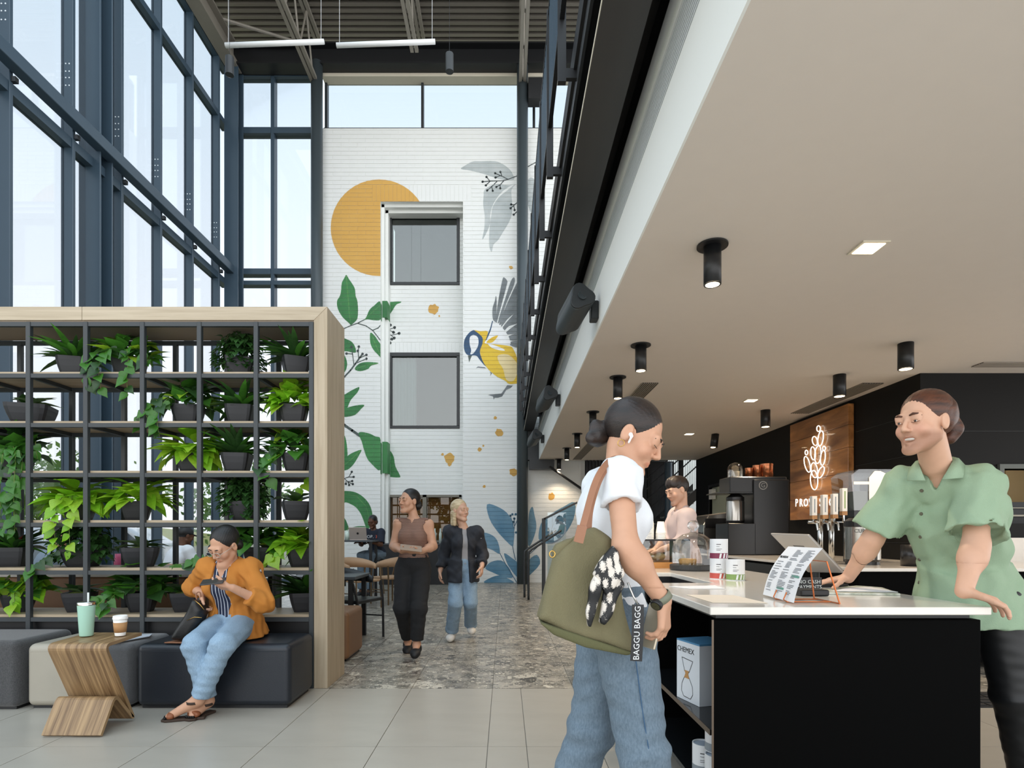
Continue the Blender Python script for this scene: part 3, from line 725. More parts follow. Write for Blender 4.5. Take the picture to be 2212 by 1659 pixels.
def rcol(label, x, y, r, z1):
    c = MB().cyl((x, y, 0), (x, y, z1), r, n=32).build('steel_column', m_colp, smooth=False)
    for p in c.data.polygons: p.use_smooth = len(p.vertices) == 4
    return tag(c, label, kind='structure')
rcol('round slate column left of the mural', (684.5-CX)*14.0/F, 14.0, .14, 12.6)
rcol('round slate column in front of the painted bird', (1128.5-CX)*14.0/F, 14.0, .135, 12.6)

# ------------------------------------------------------------------ roof: deck ribs, joists, beam
rf = MB().box(-7.1, 4.5, 10.2, 15, 13.62, 13.75).build('ceiling', m_deck); tag(rf, 'dark ribbed roof deck high above the hall', kind='structure')
rib = MB().box(-5.8, 5.8, -.04, .04, -.07, .07).mesh('deck_rib'); rib.materials.append(M('deck_rib_paint', '#6f6a62', .6))
for k in range(29):
    o = bpy.data.objects.new('deck_rib', rib); COL.objects.link(o); o.parent = rf; o.location = Vector((-1.3, 10.3+k*.165, 13.56))-_origin(rf)
bmk = MB().box(-6.8, 4.4, 13.9, 14.28, 12.52, 12.56).box(-6.8, 4.4, 14.07, 14.11, 12.56, 13.0).box(-6.8, 4.4, 13.9, 14.28, 13.0, 13.04).build('roof_beam', m_black); tag(bmk, 'black wide flange beam above the clerestory', kind='structure')
def joist(label, x, ye, zb, zt):
    t = thing('roof_joist', label, None, (x, 12, zb), kind='structure')
    MB().box(x-.09, x-.015, 9.5, ye, zb, zb+.07).box(x+.015, x+.09, 9.5, ye, zb, zb+.07).build('bottom_chord', m_joist, t)
    MB().box(x-.09, x-.015, 9.5, 14.2, zt, zt+.07).box(x+.015, x+.09, 9.5, 14.2, zt, zt+.07).build('top_chord', m_joist, t)
    k = 0; y = ye-.1
    while y > 9.8:
        MB().cyl((x, y, zb+.03), (x, y-.45, zt+.03), .022, n=8).build('web_bar', m_joist, t); MB().cyl((x, y-.45, zt+.03), (x, y-.9, zb+.03), .022, n=8).build('web_bar', m_joist, t)
        y -= .9
joist('open web roof joist ending at the left round column', -4.6, 13.95, 12.1, 13.3)
joist('open web roof joist above the middle of the mural', -2.05, 13.1, 12.1, 13.3)
joist('open web roof joist ending at the right round column', .42, 13.95, 12.05, 13.3)
br = MB().cyl(P(455, 33, 13.2), P(645, 92, 13.9), .035, n=8).build('roof_brace', m_joist); tag(br, 'thin diagonal brace from the curtain wall to a joist', kind='structure')

# ------------------------------------------------------------------ mezzanine
XS = .829; YE = 14.06
cei = MB().box(XS, 9, .2, YE, 3.0, 3.05).build('ceiling_mezzanine', m_soffit); tag(cei, 'smooth beige ceiling over the coffee bar', kind='structure')
fa = MB().box(XS-.012, XS, .2, YE, 3.0, 3.44).box(XS-.02, XS, .2, YE, 3.65, 3.82).build('trim_3', m_white); tag(fa, 'white fascia along the edge of the mezzanine', kind='structure')
MB().box(XS-.013, XS, YE-.012, YE, 3.0, 3.7).build('fascia_end', m_white, fa)
gr = MB().box(XS-.003, XS, .2, YE, 3.44, 3.65)
g2 = MB()
for k in range(9): g2.box(XS-.014, XS-.003, .2, YE, 3.447+k*.0225, 3.458+k*.0225)
gro = gr.build('trim_4', M('slot_grey', '#7d8486', .5)); tag(gro, 'slotted air grille running along the white fascia', kind='structure'); g2.build('grille_bars', M('slot_white', '#d5dadb', .5), gro)
slab = MB().box(XS, 9, .2, YE, 3.82, 4.2).box(.42, XS, .2, YE, 4.05, 4.2).box(XS, 9, YE-.1, YE, 3.05, 3.82).build('mezzanine_floor', m_black); tag(slab, 'dark underside of the mezzanine floor edge', kind='structure')
gb = MB().box(.455, .685, .2, YE, 3.685, 3.715).box(.56, .58, .2, YE, 3.715, 4.28).box(.455, .685, .2, YE, 4.28, 4.31).build('edge_beam', m_beam); tag(gb, 'dark mill steel edge beam of the mezzanine', kind='structure')
MB().box(.452, .456, .2, YE, 3.69, 3.71).build('flange_edge', m_cream, gb)
MB().box(.44, .458, .2, YE, 3.95, 4.31).build('edge_plate', m_steel, gb)
MB().box(.435, .44, .2, YE, 4.27, 4.31).build('plate_edge', m_steelblue, gb)
# railing of the mezzanine
for k in range(14):
    y0 = .7+k*.95; t = thing('railing_panel', None, None, (.35, y0, 4.2), kind='structure')
    MB().box(.325, .375, y0, y0+.035, 3.98, 5.28).box(.335, .365, y0+.035, y0+.95, 5.24, 5.28).box(.335, .365, y0+.035, y0+.95, 4.36, 4.39).build('panel_frame', m_black, t)
    mb = MB()
    for i in range(1, 15): mb.box(.338, .358, y0+.035+i*.06, y0+.049+i*.06, 4.39, 5.24)
    for i in range(1, 25): mb.box(.352, .356, y0+.035, y0+.95, 4.375+i*.034, 4.39+i*.034)
    mb.build('mesh_infill', m_steelblue, t); t['label'] = 'black mesh railing panel on the mezzanine edge, %s from the camera' % ['nearest', 'second', 'third', 'fourth', 'fifth', 'sixth', 'seventh', 'eighth', 'ninth', 'tenth', 'eleventh', 'twelfth', 'thirteenth', 'farthest'][k]
    MB().box(.375, .44, y0, y0+.03, 4.0, 4.06).build('stand_off', m_black, t)
hang = MB().box(.59, 1.18, 13.9, 14.2, 2.77, 2.995).box(.55, .83, 13.95, 14.2, 2.995, 3.68).build('bracket_beam', m_steel); tag(hang, 'dark steel bracket joining the mezzanine to the column', kind='structure')
st = MB().cyl(P(1187, 1008, 13.85), P(1262, 1060, 13.85), .03, n=8).build('tie_rod', m_black); tag(st, 'thin black tie rod below the end of the mezzanine', kind='structure')

# ------------------------------------------------------------------ black wall behind the bar, with door
XB = 4.64
wr = MB()
DR = (11.75, 13.1)
wr.box(XB, XB+.15, 6.466, DR[0], 0, 3.0).box(XB, XB+.15, DR[1], YE, 0, 3.0).box(XB, XB+.15, DR[0], DR[1], 2.25, 3.0)
wr = wr.build('wall_right', m_blackwall); tag(wr, 'black panelled wall behind the coffee bar', kind='structure')
for z in (1.1, 1.62, 2.1, 2.55):
    MB().box(XB-.006, XB, 6.47, 7.65, z, z+.004).build('panel_joint', m_steel, wr)
dr = thing('door_1', 'pale green door standing in the black wall', None, (XB, DR[0], 0), kind='structure')
MB().box(XB+.05, XB+.1, DR[0], DR[1], 0, 2.25).build('door_leaf', M('pale_green_paint', '#aeb3a0', .6), dr)
MB().box(XB-.02, XB+.05, DR[0]-.06, DR[0], 0, 2.31).box(XB-.02, XB+.05, DR[1], DR[1]+.06, 0, 2.31).box(XB-.02, XB+.05, DR[0], DR[1], 2.25, 2.31).build('door_frame', m_black, dr)
MB().box(XB-.06, XB+.02, DR[1]-.3, DR[1]-.1, 1.98, 2.2).build('door_closer', M('white_plastic', '#e6e6e2', .5), dr)
wf = MB()
OP = (5.55, 9.0, 1.32, 1.93)
wf.box(XB+.15, OP[0], 6.466, 6.62, 0, 3.0).box(OP[0], 9, 6.466, 6.62, 0, OP[2]).box(OP[0], 9, 6.466, 6.62, OP[3], 3.0)
wf = wf.build('wall_front', m_blackwall); tag(wf, 'black panelled wall with a kitchen hatch behind the smiling barista', kind='structure')
for z in (1.95, 2.35): MB().box(XB+.15, 9, 6.460, 6.466, z, z+.004).build('panel_joint', m_steel, wf)
MB().box(OP[0]-.05, OP[0], 6.43, 6.62, OP[2]-.05, OP[3]+.05).box(OP[0], 9, 6.43, 6.62, OP[3], OP[3]+.05).build('hatch_frame', M('hatch_grey', '#5d625e', .45), wf)
kt = MB().box(4.85, 9, 9.2, 9.3, 0, 3.0).box(4.82, 4.85, 6.62, 9.3, 0, 3).box(8.8, 9, 6.62, 9.3, 0, 3).build('wall_kitchen', M('warm_kitchen_paint', '#d8b98a', .6)); tag(kt, 'warm lit kitchen wall seen through the hatch', kind='structure')

kl = thing('ceiling_lamp', 'warm kitchen ceiling lamp beyond the hatch', 'lamp', (6.6, 7.9, 2.95))
MB().box(6.2, 7.0, 7.75, 8.05, 2.95, 3.0).build('housing', m_white, kl); MB().box(6.22, 6.98, 7.77, 8.03, 2.94, 2.95).build('diffuser', M_emit('kitchen_glow', (1, .8, .5), 12), kl)

rg = thing('kitchen_range', 'dark kitchen range seen through the hatch', 'range', (6.5, 7.5, 0)); MB().box(5.3, 8.6, 7.2, 7.9, 0, 1.6).build('range_body', m_black, rg); MB().box(5.6, 8.6, 7.15, 7.2, 1.42, 1.44).box(5.9, 8.6, 7.15, 7.2, 1.52, 1.53).build('rail', m_cream, rg)
for k_ in range(4):
    cbk = MB().box(5.0+k_*.9, 5.88+k_*.9, 8.9, 9.19, 1.4, 2.4).build('wall_cupboard', M('cream_cupboard', '#e3cda0', .5)); tag(cbk, 'cream kitchen cupboard beyond the hatch, '+['leftmost', 'second', 'third', 'rightmost'][k_], 'cupboard', 'kitchen cupboards')

# ------------------------------------------------------------------ plant shelf (room divider)
m_oak = M_wood('pale_oak_across', '#bdae97', '#a89880', 0, 3, .55, 9); m_oakv = M_wood('pale_oak_upright', '#b9a991', '#a4937a', 2, 3, .55, 9); m_oaky = M_wood('pale_oak_board', '#b7a58b', '#9f8d74', 0, 4, .5, 8)
m_post = M('dark_grey_steel', '#33383b', .45, var=.08)
Y0, Y1 = 4.5, 4.98
PX = [-5.04, -4.597, -4.155, -3.712, -3.265, -2.824, -2.381, -1.939, -1.508]
SH = [2.471, 2.086, 1.697, 1.31, .937, .572]                      # tops of the six shelves
shelf = thing('plant_shelf', 'tall open room divider shelf with pale oak surround and dark steel grid', 'shelf', (-3.2, 4.74, 0))
XL, XR, ZT, TH = -5.1, -1.382, 2.97, .105
MB().prism([(-3.29, Y0, ZT), (XR, Y0, ZT), (XR-TH, Y0, ZT-TH), (-3.29, Y0, ZT-TH)], (0, Y1-Y0, 0)).build('top_board', m_oak, shelf, bevel=.002, seg=1)
MB().box(XL, -3.293, Y0, Y1, ZT-TH, ZT).build('top_board', m_oak, shelf, bevel=.002, seg=1)
MB().prism([(XR, Y0, ZT-.001), (XR-TH, Y0, ZT-TH-.001), (XR-TH, Y0, 0.0), (XR, Y0, 0.0)], (0, Y1-Y0, 0)).build('end_panel', m_oakv, shelf, bevel=.002, seg=1)
for k, z in enumerate(SH):
    MB().box(XL, XR-TH-.002, Y0+.03, Y1-.03, z-.02, z).build('shelf_board', m_oaky, shelf)
    for y in (Y0+.004, Y1-.034): MB().box(XL, XR-TH-.02, y, y+.03, z-.052, z-.02).build('rail', m_post, shelf)
for y in (Y0+.004, Y1-.034): MB().box(XL, XR-TH-.02, y, y+.03, ZT-TH-.045, ZT-TH-.012).build('rail', m_post, shelf)
MB().box(XL, XR-TH, Y0+.012, Y1-.05, ZT-TH-.012, ZT-TH).build('top_lining', M('taupe_lining', '#8c7d6c', .6), shelf)
for x in PX:
    for y in (Y0-.002, Y1-.036): MB().box(x-.018, x+.018, y, y+.036, 0, ZT-TH-.012).build('post', m_post, shelf, bevel=.003, seg=1)
    for z in SH: MB().box(x-.014, x+.014, Y0+.03, Y1-.03, z-.05, z-.021).build('cross_bar', m_post, shelf)
MB().box(XL, XR-TH, Y0+.06, Y0+.09, .0, SH[5]-.06).build('kick_panel', m_black, shelf)

# ------------------------------------------------------------------ plants
def M_leaf(name, c, c2, rough=.35, vs=14.):
    m = M(name, c, rough, var=.8, vscale=vs, col2=c2); nt = m.node_tree; b = pbsdf(m)
    tr = _n(nt, 'ShaderNodeBsdfTranslucent'); mx = _n(nt, 'ShaderNodeMixShader'); mx.inputs[0].default_value = .3
    cc = lin(c); tr.inputs[0].default_value = (min(1, cc[0]*1.6), min(1, cc[1]*1.6), cc[2], 1)
    o = [n for n in nt.nodes if n.type == 'OUTPUT_MATERIAL'][0]
    nt.links.new(b.outputs[0], mx.inputs[1]); nt.links.new(tr.outputs[0], mx.inputs[2]); nt.links.new(mx.outputs[0], o.inputs[0])
    return m
lf_mid = M_leaf('leaf_mid_green', '#4c8430', '#2f5f22'); lf_neon = M_leaf('leaf_neon_green', '#8cc02e', '#6aa423'); lf_dark = M_leaf('leaf_dark_green', '#35592c', '#213d1e'); lf_red = M_leaf('leaf_red', '#a32626', '#6d1a20')
lf_blue = M_leaf('leaf_grey_green', '#6f8866', '#3f5a3e'); lf_yel = M_leaf('leaf_yellow_green', '#a5c63a', '#6fa02c'); lf_org = M_leaf('leaf_orange', '#d18a1c', '#b06c12')
m_pot = M('black_pot', '#232428', .5, var=.1); m_soil = M('soil', '#2a2119', .95, bump=.6, bscale=120); m_vine = M('vine_stem', '#6d7f3a', .6); m_moss = M('moss', '#5d6d2c', .9, bump=.8, bscale=150, var=.7, vscale=60)
def leaf_mesh(name, prof, L, droop, fold, mat):
    """prof: half widths along the midrib; leaf grows along +y, face up +z"""
    mb = MB(); n = len(prof)
    rows = []
    for i, w in enumerate(prof):
        t = i/(n-1); y = L*t; z = -droop*L*t*t
        rows.append([(-w*L, y-(.06*L if i == 0 else 0), z+fold*w*L), (0, y, z), (w*L, y-(.06*L if i == 0 else 0), z+fold*w*L)])
    mb.grid(rows); mb.sm = [True]*len(mb.f)
    me = mb.mesh(name); me.materials.append(mat)
    return me
HEART = [.16, .40, .46, .38, .24, .1, .0]; LANCE = [.05, .13, .17, .16, .11, .05, .0]; STRAP = [.05, .075, .085, .085, .07, .04, .0]; OVAL = [.04, .22, .30, .28, .2, .1, .0]
LM = {}
def leafm(kind, mat):
    k = (kind, mat.name)
    if k not in LM:
        LM[k] = {'heart': lambda: leaf_mesh('leaf', HEART, 1., .25, .35, mat), 'lance': lambda: leaf_mesh('leaf', OVAL, 1., .35, .3, mat), 'strap': lambda: leaf_mesh('leaf', STRAP, 1., .42, .5, mat),
                 'fat': lambda: leaf_mesh('leaf', LANCE, 1., .15, .5, mat)}[kind]()
    return LM[k]
def dirmat(fwd, up):
    y = Vector(fwd).normalized(); x = y.cross(Vector(up)); x = x.normalized() if x.length > 1e-4 else Vector((1, 0, 0)); z = x.cross(y)
    return Matrix((x, y, z)).transposed()
def put_leaf(root, kind, mat, loc, fwd, up, size):
    fwd = Vector(fwd).normalized(); loc = Vector(loc)
    if root.location.x+loc.x+fwd.x*size*1.14 > -1.53:
        fwd.x = -abs(fwd.x); loc.x = min(loc.x, -1.58-root.location.x)
    o = bpy.data.objects.new('leaf', leafm(kind, mat)); COL.objects.link(o); o.parent = root
    o.location = loc; o.rotation_euler = dirmat(fwd, up).to_euler(); o.scale = (size*1.14,)*3
    return o
def pot_mesh(w0, w1, h):
    mb = MB(); rows = []; ns = 5
    def ring(hw, z):
        pts = []; r = hw*.28
        for cx_, cy_, a0 in ((hw-r, hw-r, 0), (-hw+r, hw-r, 90), (-hw+r, -hw+r, 180), (hw-r, -hw+r, 270)):
            for k in range(3): a = math.radians(a0+45*k); pts.append((cx_+r*math.cos(a), cy_+r*math.sin(a), z))
        return pts
    prof = [(w0, 0), (w0*.75+w1*.25, h*.16), (w0*.35+w1*.65, h*.5), (w0*.08+w1*.92, h*.8), (w1, h), (w1*.92, h), (w1*.86, h*.9)]
    vs = [p for w, z in prof for p in ring(w, z)]; n = 12
    fs = [(k*n+i, k*n+(i+1) % n, (k+1)*n+(i+1) % n, (k+1)*n+i) for k in range(len(prof)-1) for i in range(n)]+[tuple(range(n-1, -1, -1))]
    mb._add(vs, fs); me = mb.mesh('pot'); me.materials.append(m_pot)
    s = MB(); s._add(ring(w1*.88, h*.92), [tuple(range(12))]); so = s.mesh('soil')
    return me, so
POT = {}
def plant(px, row, kind, label, w=.108, h=.155, seed=0, d=4.72, rz=None, trail=(), grp='potted plants on the divider shelf'):
    q = random.Random(seed*17+row*5+int(px)); z = SH[row]; x = (px-CX)*(d-.1)/F
    root = thing('potted_plant', label, 'plant', (x, d, z+.001), 0, grp)
    key = (w, h)
    if key not in POT: POT[key] = pot_mesh(w*.68, w, h); POT[key][1].materials.append(m_soil)
    for nm, me in zip(('pot', 'soil'), POT[key]):
        o = bpy.data.objects.new(nm, me); COL.objects.link(o); o.parent = root; o.rotation_euler = (0, 0, rz if rz is not None else q.uniform(.12, .5))
    top = Vector((0, 0, h*.93))
    def dome(n, kd, mats, s0, s1, rad, hgt, out=.6, low=-.1):
        for i in range(n):
            a = q.uniform(0, 2*math.pi); e = q.uniform(0, 1); r_ = rad*math.sqrt(q.uniform(.05, 1))
            pos = top+Vector((math.cos(a)*r_, math.sin(a)*r_*.75, hgt*(1-(r_/rad)**2)*q.uniform(.35, 1)+low*(r_/rad)*.1))
            fw = Vector((math.cos(a)*out, math.sin(a)*out, q.uniform(-.45, .75))); put_leaf(root, kd, q.choice(mats), pos, fw, (math.cos(a)*-.3, math.sin(a)*-.3-.35, 1), q.uniform(s0, s1))
    def vine(pts, mats, s0=.06, s1=.105, step=.042):
        pts = catmull([Vector(p) for p in pts], 6); MB().tube(pts, .0022, 5).build('vine', m_vine, root, world=False)
        acc = 0
        for a, b in zip(pts, pts[1:]):
            acc += (b-a).length
            if acc > step:
                acc = 0; an = q.uniform(0, 2*math.pi)
                put_leaf(root, 'heart', q.choice(mats), b, Vector((math.cos(an)*.7, -.35+math.sin(an)*.4, -.55)), (0, -1, .5), q.uniform(s0, s1))
    if kind == 'pothos':
        dome(60, 'heart', [lf_mid, lf_mid, lf_dark, lf_yel], .09, .15, w*1.75, .25)
    elif kind == 'dpothos':
        dome(64, 'heart', [lf_mid, lf_mid, lf_dark], .09, .15, w*1.8, .24)
    elif kind == 'ypothos':
        dome(64, 'heart', [lf_yel, lf_mid, lf_neon], .09, .15, w*1.8, .24)
    elif kind == 'neon':
        dome(54, 'lance', [lf_neon, lf_neon, lf_yel], .15, .22, w*1.25, .18, .8)
    elif kind == 'lime':
        dome(90, 'heart', [lf_neon, lf_neon, lf_yel], .085, .13, w*1.5, .24)
    elif kind == 'brom':
        for i in range(34):
            a = i*2.4; up_ = q.uniform(.15, 1.5); put_leaf(root, 'strap' if i % 4 else 'lance', q.choice([lf_dark, lf_mid, lf_dark]), top+Vector((math.cos(a)*.02, math.sin(a)*.02, -.01)), (math.cos(a), math.sin(a)*.8, up_), (0, 0, 1), q.uniform(.22, .32)*(1 if i % 4 else .75))
        for i in range(6): put_leaf(root, 'fat', lf_red, top, (math.cos(i)*.5, math.sin(i)*.5, 1), (0, -1, .3), q.uniform(.08, .13))
    elif kind == 'succ':
        MB().lathe([(w*.8, -.02), (w*.75, .004), (w*.4, .016), (.001, .02)], top, 12).build('moss', m_moss, root, world=False, smooth=True)
        for i in range(11):
            a = i*2.2; put_leaf(root, 'lance', q.choice([lf_blue, lf_blue, lf_dark]), top+Vector((q.uniform(-.04, .04), q.uniform(-.03, .03), .01)), (math.cos(a), math.sin(a)*.6, q.uniform(.25, .9)), (0, 0, 1), q.uniform(.12, .19))
    elif kind == 'bushy':
        mb = MB(); me = leafm('heart', lf_dark); bv = [v.co.copy() for v in me.vertices]; bf = [tuple(p.vertices) for p in me.polygons]
        for i in range(620):
            a = q.uniform(0, 2*math.pi); r_ = q.uniform(.25, 1)**.6; ph = q.uniform(-.75, 1.45)
            rr = w*1.85; pos = top+Vector((math.cos(a)*math.cos(ph)*rr*r_, math.sin(a)*math.cos(ph)*rr*r_*.8, .02+math.sin(ph)*.21*r_))
            if pos.z < top.z-.03 and math.hypot(pos.x, pos.y) < w*1.05: continue
            rot = dirmat((math.cos(a), math.sin(a)-.2, q.uniform(-1.1, .25)), (math.cos(a)*.6, math.sin(a)*.6-.3, 1)); s_ = q.uniform(.04, .062)
            mb.mi = 1 if q.random() < .25 else 0
            mb._add([rot @ (v*s_)+pos for v in bv], bf)
        mb.sm = [True]*len(mb.f)
        fo = mb.build('foliage', lf_dark, root, world=False, mats=[lf_dark, M_leaf('leaf_deep_green', '#3f6a34', '#27471f')]); fo['kind'] = 'stuff'
    for tr in trail: vine([top+Vector(p) for p in tr[0]], {'m': [lf_mid, lf_dark, lf_mid], 'y': [lf_yel, lf_neon], 'd': [lf_dark, lf_mid]}[tr[1]])
    return root
dn = lambda x, z, y=-.2, x0=-.06: ([(x0, -.06, .02), (x*.6, y*.7, .05), (x, y, -.05), (x*1.02, y-.02, z*.55), (x*.97, y, z)], 'm')
dny = lambda x, z, y=-.2, x0=-.06: (dn(x, z, y, x0)[0], 'y')
plant(142, 0, 'brom', 'bromeliad with a red heart in black pot, leftmost on the top shelf', seed=1)
plant(262, 0, 'pothos', 'trailing green pothos in black pot on the top shelf beside the bromeliad', seed=2, trail=[dn(-.18, -.28), dn(.12, -.34, -.2, .05), dn(-.08, -.3, -.22), dn(.24, -.1, -.15, .06)])
plant(505, 0, 'bushy', 'dense small-leaved dark bush in black pot on the top shelf', seed=3)
plant(630, 0, 'brom', 'dark leafy plant with a reddish tip at the right end of the top shelf', seed=4)
plant(46, 1, 'succ', 'low grey-green plant in a wide black pot at the left end of the second shelf', seed=5, w=.15)
plant(392, 1, 'pothos', 'variegated pothos with one orange leaf in black pot on the second shelf', seed=6, trail=[dn(-.22, -.12, -.2, -.1), dn(-.12, -.27), dn(-.3, -.18, -.1, -.1)])
plant(509, 1, 'brom', 'dark strap-leaved plant in black pot in the middle of the second shelf', seed=7)
plant(625, 1, 'lime', 'bushy lime green pothos at the right end of the second shelf', seed=8)
plant(12, 2, 'dpothos', 'dark pothos with long hanging vines at the left end of the third shelf', seed=9, trail=[dn(.14, -.55, -.2, .05), dn(.2, -.45, -.18, .08), dn(.06, -.6), dn(.25, .1, -.1, .1), dn(.18, -.62, -.22, .06)])
plant(402, 2, 'neon', 'bright green broad-leaved plant in black pot on the third shelf', seed=10)
plant(500, 2, 'brom', 'dark plant with wine red centre in black pot on the third shelf', seed=11)
plant(632, 2, 'pothos', 'green pothos with vines falling left at the right end of the third shelf', seed=12, trail=[dn(-.16, -.22, -.17, -.08), dn(-.22, -.16, -.17, -.1)])
plant(152, 3, 'neon', 'bright green plant in black pot, left one of the pair on the fourth shelf', seed=13, trail=[dny(-.02, -.36, -.22), dny(.08, -.42, -.2, .04)])
plant(278, 3, 'neon', 'bright green plant in black pot, right one of the pair on the fourth shelf', seed=14)
plant(515, 3, 'bushy', 'dense small-leaved dark bush on the fourth shelf above the seated woman', seed=15)
plant(630, 3, 'succ', 'sparse plant with few leaves in black pot at the right end of the fourth shelf', seed=16, trail=[([(.03, 0, 0), (.08, -.05, .15), (.1, -.05, .2)], 'y')])
plant(8, 4, 'brom', 'long dark strap leaves at the left edge of the fifth shelf', seed=17)
plant(160, 4, 'bushy', 'largest small-leaved dark bush, on the fifth shelf behind the tumbler', seed=18, w=.13, trail=[([(-.1, -.1, 0), (-.2, -.2, -.1), (-.26, -.2, -.2)], 'd')])
plant(287, 4, 'succ', 'grey-green succulent plant in a broad black pot on the fifth shelf', seed=19, w=.135)
plant(545, 4, 'dpothos', 'dark pothos on the fifth shelf right behind the seated woman', seed=20, trail=[([(-.1, -.1, 0), (-.3, -.2, -.05), (-.45, -.2, -.1), (-.62, -.16, -.13)], 'm')])
plant(641, 4, 'neon', 'bright green pothos in black pot at the right end of the fifth shelf', seed=21, trail=[dny(-.16, -.1, -.16, -.1)])
plant(18, 5, 'ypothos', 'yellow-green pothos at the left end of the bottom shelf', seed=22, trail=[dny(.1, -.1, -.16, .05)])
plant(153, 5, 'succ', 'grey-green leafy plant in black pot on the bottom shelf behind the mint tumbler', seed=23)
plant(290, 5, 'dpothos', 'dark trailing pothos in black pot on the bottom shelf behind the paper cup', seed=24, trail=[dn(-.2, -.12, -.2, -.08), dn(-.28, -.05, -.18, -.1), dn(-.14, -.1)])
plant(387, 5, 'succ', 'grey-green plant in black pot on the bottom shelf beside the black bag', seed=25)
plant(648, 5, 'brom', 'dark leafy plant with red tips at the right end of the bottom shelf', seed=26)

# ------------------------------------------------------------------ ottomans
def M_fabric(name, c, c2, sc=220):
    return M(name, c, .9, var=.9, vscale=sc, col2=c2, bump=.5, bscale=sc*1.5, sheen=.3)
def ottoman(label, x0, x1, y0, y1, h, mat, grp='ottoman cubes along the shelf', r=.045):
    t = thing('ottoman', label, 'ottoman', ((x0+x1)/2, (y0+y1)/2, 0), 0, grp)
    MB().box(x0+.01, x1-.01, y0+.01, y1-.01, .015, h).build('cushion', mat, t, bevel=r, seg=5)
    MB().box(x0+.04, x1-.04, y0+.04, y1-.04, 0, .02).build('base', m_black, t)
    MB().tube([(x0+.012, y0+.045, h-.05), (x0+.045, y0+.012, h-.05), (x1-.045, y0+.012, h-.05), (x1-.012, y0+.045, h-.05), (x1-.012, y1-.05, h-.05)], .003, 6).build('seam', mat, t)
m_leath = M('navy_black_leather', '#1d222a', .38, var=.15, vscale=20, bump=.15, bscale=180)
ottoman('large dark leather ottoman the woman sits on', -2.546, -1.466, 3.96, 4.47, .445, m_leath)
ottoman('grey fabric ottoman between the beige and the dark leather one', -2.89, -2.552, 3.97, 4.47, .445, M_fabric('grey_felt', '#5c5c5e', '#47484a'))
ottoman('beige leather ottoman behind the wooden side table', -3.30, -2.895, 3.96, 4.47, .445, M('beige_leather', '#a49d8f', .5, var=.1, bump=.1, bscale=180))
ottoman('charcoal tweed ottoman at the left edge', -4.3, -3.31, 3.93, 4.47, .475, M_fabric('charcoal_tweed', '#4c4b4b', '#2e2e30', 160))

# ------------------------------------------------------------------ folded plywood side table with drinks
m_walnut = M_wood('walnut_ply', '#a98a63', '#6f5438', (1, 2), 4, .42, 16)
tb = thing('side_table', 'folded zebra-grain plywood side table in front of the ottomans', 'table', (-2.56, 3.6, 0))
def fillet(pts, rad, n=6):
    o = [Vector(pts[0])]
    for a, b, c in zip(pts, pts[1:], pts[2:]):
        a, b, c = Vector(a), Vector(b), Vector(c); u = (a-b).normalized(); v = (c-b).normalized()
        p, s = b+u*rad, b+v*rad
        for k in range(n+1):
            t_ = k/n; o.append(p*(1-t_)**2+b*2*t_*(1-t_)+s*t_*t_)
    return o+[Vector(pts[-1])]
def ply(name, prof, x0, x1, th, mat, parent):
    n = len(prof); nr = []
    for i in range(n):
        t_ = (prof[min(i+1, n-1)]-prof[max(i-1, 0)]).normalized(); nr.append(Vector((-t_[1], t_[0])))
    a = [prof[i]+nr[i]*th/2 for i in range(n)]; b = [prof[i]-nr[i]*th/2 for i in range(n)]
    mb = MB()
    for i in range(n-1):
        q = [a[i], a[i+1], b[i+1], b[i]]
        mb._add([(x0, p[0], p[1]) for p in q]+[(x1, p[0], p[1]) for p in q], [(0, 1, 2, 3), (7, 6, 5, 4), (0, 4, 5, 1), (2, 6, 7, 3)]+([(3, 7, 4, 0)] if i == 0 else [])+([(1, 5, 6, 2)] if i == n-2 else []))
    o = mb.build(name, mat, parent)
    bm = bmesh.new(); bm.from_mesh(o.data); bmesh.ops.remove_doubles(bm, verts=bm.verts, dist=1e-5); bmesh.ops.recalc_face_normals(bm, faces=bm.faces); bm.to_mesh(o.data); bm.free()
    return o
f2 = [Vector((p[0], p[1])) for p in [(3.42, .009), (3.545, .215), (3.73, .005), (3.455, .535), (3.80, .545)]]
pr = fillet([(p[0], p[1]) for p in f2], .05); pr = [Vector((p[0], p[1])) for p in pr]
kf = 12
ply('foot_panel', pr[:kf-3], -2.735, -2.385, .02, m_walnut, tb); ply('sloping_panel', pr[kf-4:-8], -2.735, -2.385, .02, m_walnut, tb); ply('table_top', pr[-9:], -2.735, -2.385, .02, m_walnut, tb)
TT = .556
tu = thing('tumbler', 'mint green steel tumbler with clear straw on the side table', 'tumbler', (-2.655, 3.67, TT))
m_mint = M('mint_enamel', '#a9d3c0', .35, var=.05); m_chrome = M('polished_steel', '#c9c9c6', .15, 1.); m_sil = M('silicone_clear', '#dfe6e4', .2)
MB().lathe([(.001, 0), (.036, 0), (.038, .006), (.049, .19), (.050, .195)], (-2.655, 3.67, TT), 28).build('cup_body', m_mint, tu, smooth=True)
MB().lathe([(.0505, .195), (.0505, .212), (.048, .216), (.03, .217), (.001, .217)], (-2.655, 3.67, TT), 28).build('rim_lid', m_chrome, tu, smooth=True)
MB().cyl((-2.64, 3.665, TT+.15), (-2.636, 3.66, TT+.275), .0055, n=10).build('straw', m_sil, tu, smooth=True)
pc = thing('paper_cup', 'takeaway paper cup with brown sleeve and white lid on the side table', 'cup', (-2.447, 3.68, TT))
m_paper = M('white_cup_paper', '#f1efea', .6); m_kraft = M('kraft_sleeve', '#b08457', .8, var=.2, vscale=40)
c0 = (-2.447, 3.68, TT)
MB().lathe([(.001, 0), (.029, 0), (.0295, .003), (.040, .108), (.001, .108)], c0, 28).build('cup_body', m_paper, pc, smooth=True)
